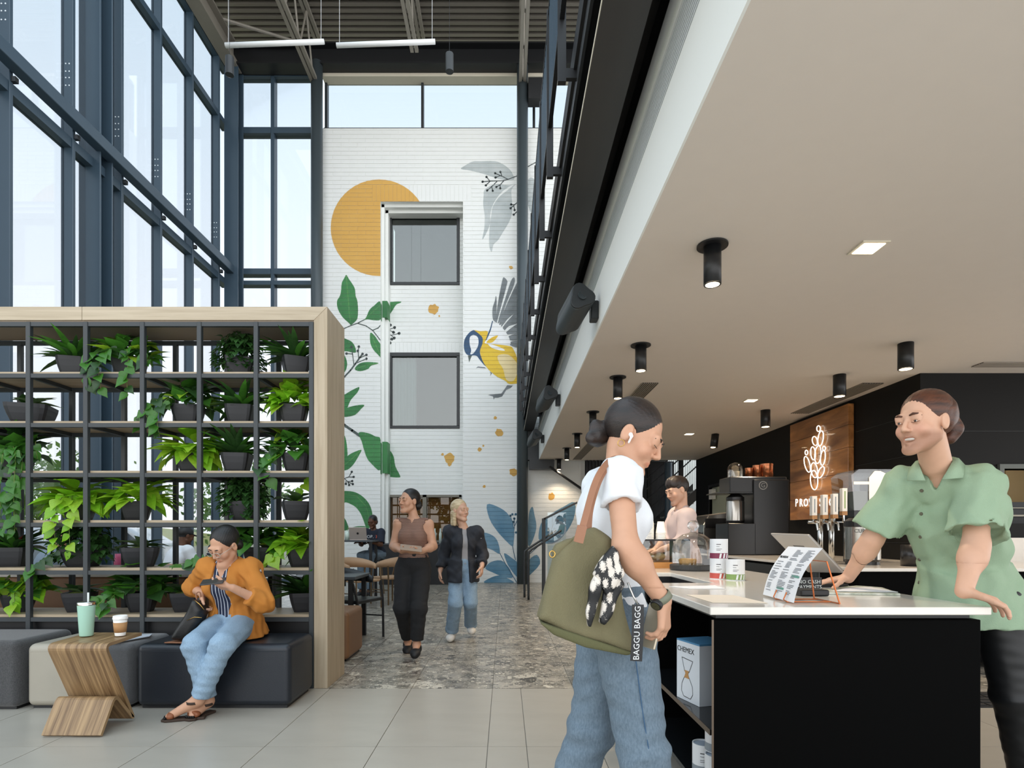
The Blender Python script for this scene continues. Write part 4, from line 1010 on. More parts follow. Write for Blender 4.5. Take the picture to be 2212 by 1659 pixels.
MB().lathe([(.0325, .022), (.0335, .022), (.0395, .085), (.0385, .085)], c0, 28).build('sleeve', m_kraft, pc, smooth=True)
MB().lathe([(.0425, .106), (.0425, .112), (.041, .116), (.040, .126), (.036, .128), (.034, .124), (.001, .124)], c0, 28).build('lid', m_paper, pc, smooth=True)
pp = MB().prism([(-2.83, 4.0, .457), (-2.66, 3.98, .457), (-2.58, 4.2, .457), (-2.62, 4.3, .457), (-2.8, 4.22, .457)], (0, 0, .004)).build('envelope', M('grey_paper', '#b9bfc8', .7)); tag(pp, 'open grey envelope lying on the ottomans behind the paper cup', 'envelope')

# ------------------------------------------------------------------ ceiling lamps over the bar
def onz(px, py, z):
    d = (EYE-z)*F/(py-CY)
    return Vector(((px-CX)*d/F, d, z))
WARM = (1.0, .79, .56)
m_lampblk = M('lamp_black', '#17181a', .4); m_lampglow = M_emit('warm_lamp_glow', (1.0, .78, .5), 14)
POS = ['nearest to the camera', 'second from the camera', 'third from the camera', 'fourth from the camera', 'fifth from the camera', 'sixth from the camera', 'farthest']
def downlight(label, x, y, flange, r, h, power, tilt=0.):
    t = thing('downlight', label, 'lamp', (x, y, 3.0), 0, 'downlights over the bar')
    if flange: MB().lathe([(.001, -.002), (.094, -.002), (.094, -.012), (.06, -.014), (.001, -.014)], (x, y, 3.0), 32).build('flange', m_lampblk, t)
    b = Vector((x+tilt, y, 3.0-h))
    MB().cyl((x, y, 3.0), b, r, n=24, caps=True).build('housing', m_lampblk, t, smooth=False)
    for p in t.children[-1].data.polygons: p.use_smooth = len(p.vertices) == 4
    MB().lathe([(r*.98, -.001), (r*.98, -.004), (r*.8, -.004)], b, 24).build('trim_ring', m_lampblk, t)
    MB().lathe([(r*.8, -.003), (.001, -.003)], b, 24).build('lens', m_lampglow, t)
    ld = bpy.data.lights.new('downlight_beam', 'SPOT'); ld.energy = power; ld.color = WARM; ld.spot_size = 2.1; ld.spot_blend = .7; ld.shadow_soft_size = .05
    lo = bpy.data.objects.new('downlight_beam', ld); COL.objects.link(lo); lo.parent = t; lo.location = b-Vector((x, y, 3.0))+Vector((0, 0, -.02))
for k, d in enumerate((3.6, 5.5, 6.62, 8.5, 10.35, 12.08, 13.85)):
    downlight('black flanged spotlight in the row along the fascia, '+POS[k], 1.29, d, True, .053, .245, 75)
for k, d in enumerate((5.46, 6.54, 8.4, 10.4)):
    downlight('black cylinder spotlight in the row near the black wall, '+['nearest', 'second', 'third', 'farthest'][k], 3.78, d, False, .066, .24, 75, -.03 if k == 3 else 0)
for k, (x, y) in enumerate(((2.28, 3.63), (3.3, 7.77), (3.3, 10.37))):
    t = thing('recessed_light', 'square recessed ceiling light, '+['the large near one', 'the middle one', 'the far one'][k], 'lamp', (x, y, 3.0), 0, 'recessed square lights')
    MB().box(x-.085, x+.085, y-.085, y+.085, 2.992, 2.9995).build('rim', m_cream, t); MB().box(x-.065, x+.065, y-.065, y+.065, 2.989, 2.992).build('lens', M_emit('recessed_glow', (1, .84, .62), 9), t)
def slot(label, x0, x1, y0, y1, along='y'):
    t = thing('air_slot', label, 'vent', ((x0+x1)/2, (y0+y1)/2, 3.0), 0, 'ceiling air slots')
    MB().box(x0, x1, y0, y1, 2.996, 2.9995).build('slot_back', m_black, t)
    mb = MB()
    if along == 'y':
        for i in range(9): a = x0+(x1-x0)*i/8; mb.box(a-.005, a+.005, y0, y1, 2.988, 2.996)
    else:
        for i in range(6): a = y0+(y1-y0)*i/5; mb.box(x0, x1, a-.006, a+.006, 2.988, 2.996)
    mb.build('slot_bars', M('slot_bar_beige', '#9a8f82', .6), t)
slot('long slotted ceiling vent beside the flanged spotlights', 1.63, 1.82, 6.87, 13.9)
slot('slotted ceiling vent next to the black wall', 4.25, 4.5, 6.88, 8.6)
slot('slotted ceiling vent at the right edge', 5.0, 8, 6.05, 6.2, 'x')
# loudspeakers on the fascia
m_spk = M('speaker_shell', '#3a4043', .5, var=.05); m_spk2 = M('speaker_cap', '#1b2022', .5)
for k, (y, z) in enumerate(((5.1, 3.17), (8.6, 3.2), (12.1, 3.2))):
    t = thing('loudspeaker', 'dark rounded loudspeaker on the white fascia, '+['nearest', 'middle', 'farthest'][k]+' of three', 'speaker', (.74, y, z), 0, 'loudspeakers on the fascia')
    out_ = []
    for i in range(28):
        a = 2*math.pi*i/28; rr = .105*(1+.16*math.cos(3*a+.5)); out_.append(Vector((rr*math.cos(a), 0, rr*math.sin(a))))
    c = Vector((.655, y-.17, z+.06)); ax = Vector((-.10, .34, -.12))
    MB().prism([c+p for p in out_], ax).build('speaker_body', m_spk, t, bevel=.02, seg=3)
    c2 = c-ax.normalized()*.004
    MB().prism([c2+p*.97 for p in out_], ax.normalized()*.02).build('end_cap', m_spk2, t, bevel=.006, seg=2)
    MB().lathe([(.04, 0), (.04, .004), (.03, .005), (.028, .001), (.001, .001)], c2-ax.normalized()*.003, 20, axis=-ax).build('emblem', M('emblem_grey', '#33393c', .35), t)
    MB().box(.75, .817, y-.06, y+.06, z-.09, z+.07).build('wall_bracket', m_spk2, t, bevel=.008, seg=1)

# ------------------------------------------------------------------ main counter
m_quartz = M('white_quartz', '#e9e3d9', .16, var=.05, vscale=30, coat=.3); m_lam = M('black_laminate', '#070707', .6, spec=.03, var=.1, vscale=3, stretch=(1, 1, .3))
ZC = .92
ct = MB().prism([(.785, 2.216, ZC-.03), (1.865, 2.216, ZC-.03), (1.865, 5.25, ZC-.03), (.785, 5.25, ZC-.03), (.785, 4.22, ZC-.03), (1.206, 4.22, ZC-.03), (1.206, 3.33, ZC-.03), (.785, 3.33, ZC-.03)], (0, 0, .03)).build('countertop', m_quartz, bevel=.003, seg=1)
tag(ct, 'glossy white quartz worktop of the coffee counter', 'worktop')
cb = thing('counter_cabinet', 'black counter cabinet with open shelves facing the customer', 'counter', (1.32, 4.4, 0))
ZU = ZC-.031
MB().box(.81, 1.85, 2.25, 2.27, 0, ZU-.022).build('front_panel', m_lam, cb, bevel=.002, seg=1)
MB().box(.83, 1.83, 2.28, 3.3, ZU-.02, ZU).build('top_rail', m_steel, cb)
MB().box(1.83, 1.85, 2.27, 5.2, 0, ZU-.022).build('side_panel', m_lam, cb)
MB().box(1.16, 1.18, 2.27, 3.3, 0, ZU-.022).build('niche_back', m_lam, cb)
m_blkgloss = M('black_gloss_shelf', '#141618', .12)
for z in (.433, .155): MB().box(.805, 1.16, 2.27, 3.3, z-.022, z).build('shelf', m_blkgloss, cb)
MB().box(.803, .806, 2.27, 3.3, .411, .433).box(.803, .811, 2.248, 2.25, 0, ZU-.022).build('edge_strip', M('bronze_edge', '#6d5f52', .4, .6), cb)
MB().box(.81, 1.83, 3.3, 3.325, 0, ZU).build('divider', m_lam, cb)
MB().box(1.215, 1.235, 3.325, 4.22, 0, ZU).box(.81, 1.235, 4.23, 4.25, 0, ZU).box(.81, .83, 3.325, 4.25, 0, .8).box(.81, 1.235, 3.325, 4.25, .5, .52).build('notch_liner', m_black, cb)
MB().box(1*.81, 1.83, 4.25, 5.2, 0, ZU).build('far_body', m_lam, cb)

def text_plane(o, x, y): return frame_mw(o, x, y)
# CHEMEX box on the shelf
bx_ = thing('brewer_box', 'white carton printed CHEMEX with blue lid on the counter shelf', 'box', (.93, 2.68, .434))
fa_, fb_ = Vector((.812, 2.735, .434)), Vector((.862, 2.565, .434)); u_ = (fb_-fa_).normalized(); v_ = Vector((0, 0, 1)); n_ = Vector((-u_.y, u_.x, 0))*-1
n_ = Vector((u_.y, -u_.x, 0))                     # towards the customer
dep = -n_*.17; Lb = (fb_-fa_).length
MB().prism([fa_, fb_, fb_+dep, fa_+dep], (0, 0, .268)).build('carton', M('carton_white', '#d9dee4', .5), bx_)
MB().prism([p+Vector((0, 0, .268)) for p in (fa_, fb_, fb_+dep, fa_+dep)], (0, 0, .008)).build('carton_lid', M('carton_blue', '#4d86ad', .5), bx_)
on = lambda a, b: fa_+u_*(a*Lb)+v_*b+n_*.0008
m_ink = M('print_black', '#26282a', .6)
text_obj('lettering', 'CHEMEX', m_ink, bx_, frame_mw(on(.4, .232), u_, v_), .034, label='the word CHEMEX in thin capitals')
def flat(name, pts, mat, root, eps=.0): return MB().face([on(*p)+n_*eps for p in pts]).build(name, mat, root)
def outline(pts, w=.004):
    mb = MB()
    for a, b in zip(pts, pts[1:]):
        A_, B_ = on(*a), on(*b); t_ = (B_-A_).normalized(); s_ = t_.cross(n_)*w/2; mb.face([A_+s_, B_+s_, B_-s_, A_-s_])
    return mb
outline([(.24, .195), (.72, .19), (.56, .135), (.36, .135), (.24, .195)], .003).build('printed_funnel', m_ink, bx_)
outline([(.36, .11), (.24, .075), (.22, .04), (.32, .018), (.62, .016), (.72, .04), (.70, .075), (.56, .11)], .003).build('printed_flask', m_ink, bx_)
flat('printed_collar', [(.36, .14), (.56, .14), (.52, .125), (.58, .105), (.34, .105), (.40, .125)], M('print_tan', '#b98a55', .6), bx_, .0006)
def can(name, label, c, r, h, root_group, bands):
    t = thing(name, label, 'tin', c, 0, root_group)
    MB().lathe([(.001, 0), (r, 0), (r, h), (r*.9, h), (r*.88, h-.006), (.001, h-.006)], c, 32).build('tin_body', M('tin_white', '#e4e6e8', .45), t)
    MB().lathe([(r*.9, h-.005), (.001, h-.005)], c, 32).build('tin_lid', M('tin_lid_blue', '#b9c6d6', .4), t)
    MB().lathe([(r+.0006, .004), (r+.0006, h*.3)], c, 32).build('printed_band', bands, t)
    mb = MB()
    for i in range(7):
        a = -1.9+i*.42; mb.face([Vector(c)+Vector((math.cos(a+s_)*(r+.0012), math.sin(a+s_)*(r+.0012), zz_)) for s_, zz_ in ((0, .006), (.2, .006), (.3, h*.28), (.1, h*.28))])
    mb.build('band_motif', M('tin_white', '#e4e6e8', .45), t)
    mb = MB()
    for i, (zz_, w_) in enumerate(((.72, .5), (.62, .35), (.5, .6), (.44, .45))):
        pts = [Vector(c)+Vector((math.cos(-2.2+a_*w_/4)*(r+.0008), math.sin(-2.2+a_*w_/4)*(r+.0008), h*zz_)) for a_ in range(5)]
        mb.grid([pts, [p+Vector((0, 0, .004 if i == 0 else .0022)) for p in pts]])
    mb.build('printed_text', m_ink, t)
    return t
b_grey = M('band_grey', '#8b949b', .5); b_red = M('band_plum', '#7d2f4a', .5); b_grn = M('band_green', '#7f9c58', .5); b_coral = M('band_coral', '#c05248', .5)
can('tea_tin', 'white tin on top of the stack on the lowest counter shelf', (.90, 2.46, .155+.127), .048, .127, 'tins on the counter shelf', b_grey)
can('tea_tin', 'white tin at the back left of the lowest counter shelf', (.875, 2.55, .155), .048, .127, 'tins on the counter shelf', b_grey)
can('tea_tin', 'white tin at the front of the lowest counter shelf', (.885, 2.42, .155), .048, .127, 'tins on the counter shelf', b_grey)
can('tea_tin', 'white tin half hidden behind the black end panel', (.97, 2.36, .155), .048, .127, 'tins on the counter shelf', M('band_navy', '#2b3346', .5))
can('tea_tin', 'white tin with plum pattern, standing on another tin on the worktop', (1.345, 3.64, ZC+.125), .054, .125, 'tins on the worktop', b_red)
can('tea_tin', 'white tin with coral pattern at the bottom of the worktop stack', (1.345, 3.64, ZC+.0005), .054, .125, 'tins on the worktop', b_coral)
can('tea_tin', 'white tin with green pattern at the front of the worktop stack', (1.405, 3.53, ZC+.0005), .054, .125, 'tins on the worktop', b_grn)

# menu on its copper stand
m_sheet = M('menu_paper', '#eceef2', .6); m_copper = M('copper_wire', '#b8693f', .25, .9)
BLm, BRm, TLm, TRm = Vector((1.163, 2.61, ZC+.008)), Vector((1.143, 2.29, ZC+.008)), Vector((1.275, 2.605, 1.145)), Vector((1.252, 2.30, 1.142))
ms = thing('menu_sheet', 'printed cafe menu leaning on the copper stand', 'menu', (1.2, 2.45, ZC))
mu = (BRm-BLm).normalized(); mv = (TLm-BLm).normalized(); mn = mu.cross(mv).normalized(); Lm, Hm = (BRm-BLm).length, (TLm-BLm).length
rows_ = [[BLm+mu*(Lm*i/4)+mv*(Hm*j/8)-mn*(-.02*math.sin(math.pi*j/8)) for i in range(5)] for j in range(9)]
onm = lambda a, b: BLm+mu*(a*Lm)+mv*(b*Hm)+mn*(.02*math.sin(math.pi*b)+.0012)
MB().grid(rows_).build('sheet', m_sheet, ms, smooth=True)
text_obj('heading', 'PROVISION', m_ink, ms, frame_mw(onm(.16, .76), mu, mv), .016, label='the word PROVISION')
mb = MB(); q = random.Random(5)
for cxx in (.06, .38, .70):
    b = .66 if cxx < .3 else .92
    while b > .08:
        w_ = q.uniform(.1, .24); mb.face([onm(cxx, b), onm(cxx+w_, b), onm(cxx+w_, b+.012), onm(cxx, b+.012)]); b -= q.choice([.026, .026, .05])
mb.build('printed_lines', M('print_grey', '#7d8288', .7), ms)
mb = MB()
for a_, b_ in ((.40, .16), (.72, .40)): mb.face([onm(a_, b_), onm(a_+.22, b_), onm(a_+.22, b_+.035), onm(a_, b_+.035)])
mb.build('green_box', M('print_green', '#5f9c8c', .6), ms)
sd = thing('menu_stand', 'copper wire stand holding up the cafe menu', 'stand', (1.25, 2.45, ZC))
for y in (2.36, 2.46): MB().tube([onm((2.61-y)/.32, .13)+mn*.006, onm((2.61-y)/.32, .0)+mn*.012, Vector((1.15, y, ZC+.004)), Vector((1.33, y, ZC+.004))], .0028, 8).build('front_hook', m_copper, sd)
MB().tube([Vector((1.33, 2.30, ZC+.004)), Vector((1.33, 2.49, ZC+.004)), Vector((1.30, 2.47, 1.09)), Vector((1.29, 2.32, 1.09)), Vector((1.33, 2.30, ZC+.004))], .0032, 8).build('back_leg', m_copper, sd)
def sheet(name, label, cat, pts, mat, th=.0012, z=ZC+.001):
    w = [onz(p[0], p[1], z) for p in pts]
    return tag(MB().prism(w, (0, 0, th)).build(name, mat), label, cat)
sheet('paper_menu', 'cream menu lying flat near the counter corner', 'paper', [(1482, 1285), (1539, 1302), (1659, 1303), (1584, 1286)], M('cream_paper', '#e8dccb', .6))
sheet('paper_menu', 'white menu lying flat behind the cream one', 'paper', [(1445, 1267), (1490, 1272), (1567, 1272), (1544, 1265)], m_sheet)
sheet('magazine', 'open magazine under the hand of the man behind the counter', 'magazine', [(1774, 1284), (1945, 1286), (1905, 1272), (1850, 1268), (1771, 1276)], M('magazine_print', '#dcdcd4', .4, var=.9, vscale=25, col2='#6d7f5d'), .008)
sheet('paper_slip', 'small white sheet on top of the open magazine', 'paper', [(1800, 1277), (1940, 1279), (1880, 1268), (1830, 1270)], m_sheet, z=ZC+.011)

# point of sale tablet
ps = thing('pos_terminal', 'tilted silver tablet till seen from behind on the counter', 'till', (1.62, 3.1, ZC))
q0, q1, q2, q3 = P(1663, 1153, 3.35), P(1745, 1156, 3.05), P(1822, 1239, 2.95), P(1745, 1237, 3.25)
pv = (q1-q0).cross(q3-q0).normalized()
MB().prism([q0, q1, q2, q3], pv*.014).build('tablet', M('silver_back', '#a7a29c', .35, .3), ps, bevel=.006, seg=2)
MB().prism([q0+(q1-q0)*.35+(q3-q0)*.28-pv*.001, q0+(q1-q0)*.62+(q3-q0)*.28-pv*.001, q0+(q1-q0)*.62+(q3-q0)*.4-pv*.001, q0+(q1-q0)*.35+(q3-q0)*.4-pv*.001], pv*-.001).build('emblem', M('emblem_dark', '#5b5854', .4), ps)
MB().tube([(q0+q1+q2+q3)/4+pv*.016, Vector((1.72, 3.2, 1.02)), Vector((1.72, 3.2, ZC+.02))], .018, 10).build('stand_arm', m_lampblk, ps)
MB().box(1.6, 1.82, 3.06, 3.32, ZC+.0005, ZC+.016).build('base', m_lampblk, ps, bevel=.005, seg=1)
sg = thing('payment_sign', 'small black payment sign behind the menu', 'sign', (1.45, 2.75, ZC))
MB().box(1.38, 1.50, 2.74, 2.752, ZC+.0005, ZC+.075).build('sign_board', m_black, sg)
text_obj('lettering', 'NO CASH\nPAYMENTS', M('sign_white', '#d8dad6', .6), sg, frame_mw((1.44, 2.7385, ZC+.042), (1, 0, 0), (0, 0, 1)), .024)
cr = MB().box(1.33, 1.46, 2.60, 2.70, ZC+.0005, ZC+.03).build('card_reader', m_lampblk, bevel=.008, seg=2); tag(cr, 'black card reader on the counter behind the menu', 'card reader')

# cake dome
cd = thing('cake_dome', 'glass cake dome with round knob on a black tray', 'cake stand', (1.47, 4.52, ZC))
cc = (1.47, 4.52, ZC+.0005)
MB().lathe([(.001, 0), (.17, 0), (.178, .01), (.178, .04), (.17, .045), (.001, .045)], cc, 40).build('tray', M('slate_tray', '#26282a', .5), cd)
MB().lathe([(.160, .046), (.162, .12), (.155, .19), (.13, .24), (.085, .275), (.03, .292), (.02, .30), (.022, .31), (.04, .325), (.047, .345), (.04, .37), (.02, .385), (.001, .388)], cc, 40).build('glass_cover', M_glass('dome_glass', (.97, .98, .98), .05, top=.7), cd, smooth=True)
pi = thing('small_pie', 'small round pie under the glass dome', 'pie', (1.41, 4.47, ZC+.046)); MB().lathe([(.001, 0), (.06, 0), (.068, .035), (.06, .045), (.05, .038), (.001, .042)], (1.41, 4.47, ZC+.046), 20).build('crust', M('pie_crust', '#c79a5c', .8, var=.6, vscale=60), pi, smooth=True)
tg = MB().box(1.50, 1.56, 4.40, 4.405, ZC+.046, ZC+.092).build('price_tag', m_black); tag(tg, 'little black price tag under the glass dome', 'sign')

# pastry case with cups on top
pc_ = thing('pastry_case', 'glass pastry case with wooden base on the far counter', 'display case', (1.2, 4.95, ZC))
MB().box(.86, 1.52, 4.75, 5.2, ZC+.0005, ZC+.05).build('wood_base', M_wood('case_wood', '#c98f4e', '#a8703a', 0, 4), pc_)
MB().box(.86, 1.52, 4.75, 5.2, ZC+.225, ZC+.237).build('top_plate', m_black, pc_)
MB().box(.86, 1.52, 4.75, 4.754, ZC+.05, ZC+.225).box(.86, .864, 4.754, 5.2, ZC+.05, ZC+.225).box(1.516, 1.52, 4.754, 5.2, ZC+.05, ZC+.225).build('glass_sides', m_clear, pc_)
MB().box(1.36, 1.385, 4.76, 4.785, ZC+.05, ZC+.225).build('corner_post', m_black, pc_)
for k, (x, y) in enumerate(((1.13, 4.95), (1.22, 5.0), (1.30, 4.92))):
    sw = Soft().ell((x, y, ZC+.085), (.06, .045, .03)).ell((x+.02, y-.01, ZC+.1), (.035, .03, .022)); o = sw.build('pastry', M('pastry_bread', '#d8b27c', .8, var=.5, vscale=40), None, .008); tag(o, 'golden pastry in the glass case, '+['left', 'middle', 'right'][k]+' one', 'pastry', 'pastries in the case')
cupm = MB().lathe([(.026, .1), (.0265, .1), (.041, .004), (.043, .004), (.043, 0), (.0405, 0), (.0255, .098), (.001, .098)], (0, 0, 0), 20).mesh('takeaway_cup'); cupm.materials.append(m_paper)
for p in cupm.polygons: p.use_smooth = True
for k, (x, y, n) in enumerate(((1.218, 4.9, 11), (1.318, 4.9, 5), (1.13, 4.95, 6))):
    for i in range(n):
        o = bpy.data.objects.new('takeaway_cup', cupm); COL.objects.link(o); o.location = (x, y, ZC+.2375+.0125*i)
        tag(o, 'white paper cup nested in the '+['tall', 'short right', 'left'][k]+' stack on the pastry case', 'cup', 'paper cups in the '+['tall', 'right', 'left'][k]+' stack')

# ------------------------------------------------------------------ back counter and machines
bc = MB().prism([(3.1, 13.0, .87), (3.1, 5.1, .87), (9, 5.1, .87), (9, 6.46, .87), (4.63, 6.46, .87), (4.63, 13.0, .87)], (0, 0, .03)).build('back_worktop', m_quartz, bevel=.003, seg=1); tag(bc, 'white worktop along the black wall', 'worktop')
bcb = thing('back_cabinet', 'black cabinets below the back worktop', 'cabinet', (3.9, 9, 0))
MB().box(3.14, 4.62, 5.14, 11.5, .06, .869).box(4.62, 9, 5.14, 6.46, .06, .869).build('carcass', m_lam, bcb)
MB().box(3.12, 3.14, 6.2, 7.6, .55, .84).build('fridge_drawer', M('dark_steel', '#4a4a4a', .35, .8), bcb)
for k in range(4): MB().box(4.0+k*.9, 4.88+k*.9, 5.12, 5.14, .1, .85).build('cabinet_door', m_lam, bcb)
for k_, o_ in enumerate([o for o in bcb.children if o.name.startswith('cabinet_door')]): MB().box(4.3+k_*.9, 4.6+k_*.9, 5.105, 5.12, .78, .79).build('handle', m_steel, o_)
bs = MB().box(4.64, 9, 6.44, 6.465, .9, 1.16).build('backsplash', m_quartz); tag(bs, 'white splashback below the kitchen hatch', 'splashback')
mt_ = MB()
for i in range(12):
    for j in range(5): mt_.box(2.62+i*.15, 2.75+i*.15, 4.02+j*.07, 4.07+j*.07, .0005, .014)
mt_.box(2.6, 4.42, 4.0, 4.38, .0005, .008)
mt_ = mt_.build('rubber_mat', M('rubber_black', '#1a1a1a', .8)); tag(mt_, 'black rubber mat on the floor behind the counter', 'mat')
ZB = .9005
m_eqp = M('appliance_black', '#1c1b1b', .28, var=.05); m_eqs = M('appliance_steel', '#b9b5ae', .22, .95, var=.1)
br_ = thing('coffee_brewer', 'tall black batch coffee brewer with a G emblem', 'coffee machine', (3.7, 8.5, ZB))
MB().box(3.57, 4.08, 8.3, 8.8, ZB, 1.985).build('tower', m_eqp, br_, bevel=.015, seg=2)
MB().box(3.24, 4.06, 8.34, 8.76, 1.80, 2.03).build('brew_head', m_eqp, br_, bevel=.01, seg=1)
MB().box(3.2, 3.6, 8.3, 8.8, ZB, 1.36).build('stand_base', m_eqp, br_, bevel=.01, seg=1)
MB().lathe([(.001, 0), (.12, 0), (.128, .03), (.128, .04)], (3.38, 8.5, 1.36), 28).build('urn_foot', m_eqp, br_); MB().lathe([(.126, .04), (.126, .31), (.12, .33)], (3.38, 8.5, 1.36), 28).build('urn_body', m_eqs, br_, smooth=True); MB().lathe([(.12, .33), (.125, .34), (.125, .38), (.06, .43), (.001, .43)], (3.38, 8.5, 1.36), 28).build('urn_lid', m_eqp, br_)
MB().box(3.05, 3.57, 8.33, 8.77, 1.79, 1.805).build('drip_shelf', m_eqp, br_)
MB().lathe([(.062, 0), (.062, .004), (.05, .004), (.05, 0)], (3.70, 8.298, 1.9), 24, axis=(0, -1, 0)).build('emblem_ring', M('logo_grey', '#9b9b98', .4), br_)
text_obj('emblem_letter', 'G', M('logo_grey', '#9b9b98', .4), br_, frame_mw((3.70, 8.296, 1.9), (1, 0, 0), (0, 0, 1)), .09)
gd = thing('glass_jar', 'glass bell jar standing on the coffee brewer', 'jar', (3.38, 8.5, 2.031)); MB().lathe([(.11, 0), (.11, .1), (.1, .16), (.07, .2), (.02, .22), (.001, .221)], (3.38, 8.5, 2.031), 28).build('bell', M_glass('jar_glass', (.92, .9, .85), .1), gd, smooth=True); MB().lathe([(.001, 0), (.06, .0), (.06, .09), (.001, .09)], (3.38, 8.5, 2.032), 16).build('beans', M('paper_filters', '#d9d2c4', .8), gd)
m_cop = M('copper', '#c07a55', .25, .85)
for k, (x, h_, r_) in enumerate(((3.58, .14, .055), (3.70, .18, .062), (3.84, .2, .09))):
    t = thing('copper_canister', 'copper canister on the coffee brewer, '+['smallest', 'middle', 'largest'][k], 'canister', (x, 8.5, 2.031), 0, 'canisters on the brewer')
    MB().lathe([(.001, 0), (r_, 0), (r_, h_*.85)], (x, 8.5, 2.031), 24).build('canister_body', m_cop, t, smooth=True); MB().lathe([(r_*1.03, h_*.85), (r_*1.03, h_), (.001, h_)], (x, 8.5, 2.031), 24).build('canister_lid', m_cop, t)
es = thing('espresso_machine', 'silver and black espresso machine beside the brewer', 'coffee machine', (3.4, 9.3, ZB))
MB().prism([(3.12, 9.1, ZB+.12), (3.12, 9.1, 1.35), (3.2, 9.1, 1.5), (3.62, 9.1, 1.56), (3.62, 9.1, ZB+.12)], (0, .7, 0)).build('body', m_eqs, es, bevel=.01, seg=1)
MB().box(3.14, 3.5, 9.08, 9.1, 1.3, 1.45).build('display', m_eqp, es); MB().box(3.1, 3.65, 9.08, 9.82, ZB, ZB+.12).build('drip_tray', m_eqp, es)
for y in (9.2, 9.5): MB().cyl((3.1, y, 1.22), (2.98, y, 1.2), .015, n=8).build('portafilter', m_lampblk, es)
tp = thing('tap_tower', 'row of four cold brew taps with white handles', 'tap', (3.4, 6.1, ZB))
for x in (3.35, 3.47): MB().cyl((x, 6.15, ZB), (x, 6.15, 1.42), .028, n=16).build('tower_pipe', m_chrome, tp, smooth=True)
MB().cyl((3.22, 6.15, 1.33), (3.6, 6.15, 1.33), .018, n=12).build('cross_pipe', m_chrome, tp, smooth=True)
m_hand = M('tap_white', '#e3e0da', .5); m_hwood = M_wood('tap_wood', '#b98a58', '#96693c', 2, 5)
for k, (px, pt, pb) in enumerate(((1757, 1072, 1122), (1780, 1069, 1121), (1802, 1067, 1120), (1822, 1055, 1113))):
    d = 6.08; x = (px-CX)*d/F; z1_, z0_ = EYE+(CY-pt)*d/F, EYE+(CY-pb)*d/F; w = .027
    h_ = MB().box(x-w, x+w, d-w, d+w, z0_+.04, z1_).build('tap_handle', m_hand, tp, bevel=.003, seg=1); MB().box(x-w, x+w, d-w, d+w, z0_, z0_+.04).build('handle_foot', m_hwood, h_)
    MB().box(x-.006, x+.006, d-w-.001, d-w, z0_+.07, z1_-.03).build('handle_print', b_grn if k == 3 else b_grey, h_)
    MB().tube([(x, d, z0_), (x, d, 1.33), (x, d-.07, 1.31), (x, d-.09, 1.24)], .012, 8).build('faucet', m_chrome, tp)
ur = thing('coffee_urn', 'stainless coffee urn behind the counter left of the man', 'urn', (3.55, 5.75, ZB))
uc = (3.55, 5.75, ZB)
MB().lathe([(.001, 0), (.15, 0), (.15, .03), (.16, .05)], uc, 32).build('urn_base', m_eqp, ur); MB().lathe([(.158, .05), (.158, .37)], uc, 32).build('urn_body', m_eqs, ur, smooth=True); MB().lathe([(.158, .37), (.162, .375), (.162, .43), (.12, .46), (.001, .465)], uc, 32).build('urn_lid', m_eqp, ur)
MB().cyl((3.43, 5.6, ZB+.1), (3.41, 5.55, ZB+.1), .02, n=10).build('urn_tap', m_eqp, ur)
text_obj('lettering', 'CURTIS', m_ink, ur, frame_mw((3.47, 5.60, ZB+.33), (1, -.25, 0), (0, 0, 1)), .05)
jd = thing('juice_dispenser', 'clear plastic juice dispenser with black base behind the counter', 'dispenser', (3.9, 6.2, ZB))
jx0, jx1, jz0, jz1 = 3.62, 4.08, 1.45, 1.88
MB().prism([(jx0+.03, 6.05, jz0), (jx1, 6.05, jz0), (jx1, 6.05, jz1), (jx0+.08, 6.05, jz1), (jx0, 6.05, jz1-.06)], (0, .38, 0)).build('tank', M_glass('tank_plastic', (.78, .8, .8), .1), jd)
MB().box(jx0+.03, jx1, 6.06, 6.42, jz0, jz0+.2).build('juice', M('pale_juice', '#8f938d', .2), jd)
MB().box(jx0+.03, jx1, 6.05, 6.42, 1.38, jz0-.001).box(jx0+.12, jx1-.1, 6.15, 6.4, ZB, 1.38).build('machine_base', m_eqp, jd)
MB().prism([(3.80, 6.04, jz0+.02), (3.98, 6.04, jz0+.02), (3.98, 6.04, jz1-.05), (3.92, 6.04, jz1-.02), (3.86, 6.04, jz1-.02), (3.80, 6.04, jz1-.09)], (0, .006, 0)).build('pump_frame', m_paper, jd)
MB().box(jx0+.02, jx0+.2, 6.043, 6.049, 1.72, 1.75).box(3.9, 4.06, 6.043, 6.049, 1.455, 1.485).build('label_strip', m_paper, jd)
pt_ = thing('black_pot', 'black cooking pot on the worktop beside the man', 'pot', (3.83, 5.45, ZB)); MB().lathe([(.001, 0), (.09, 0), (.09, .2), (.08, .2), (.08, .02), (.001, .02)], (3.83, 5.45, ZB), 24).build('pot_body', m_eqp, pt_, smooth=True); MB().cyl((3.92, 5.45, ZB+.15), (3.98, 5.45, ZB+.15), .012, n=8).build('handle', m_eqp, pt_)
ws = thing('water_jug', 'glass water jugs on the worktop below the dispenser', 'jug', (3.95, 6.2, ZB))
MB().lathe([(.001, 0), (.06, 0), (.062, .28), (.05, .3)], (3.72, 6.1, ZB), 20).build('jug_body', m_clear, ws, smooth=True)

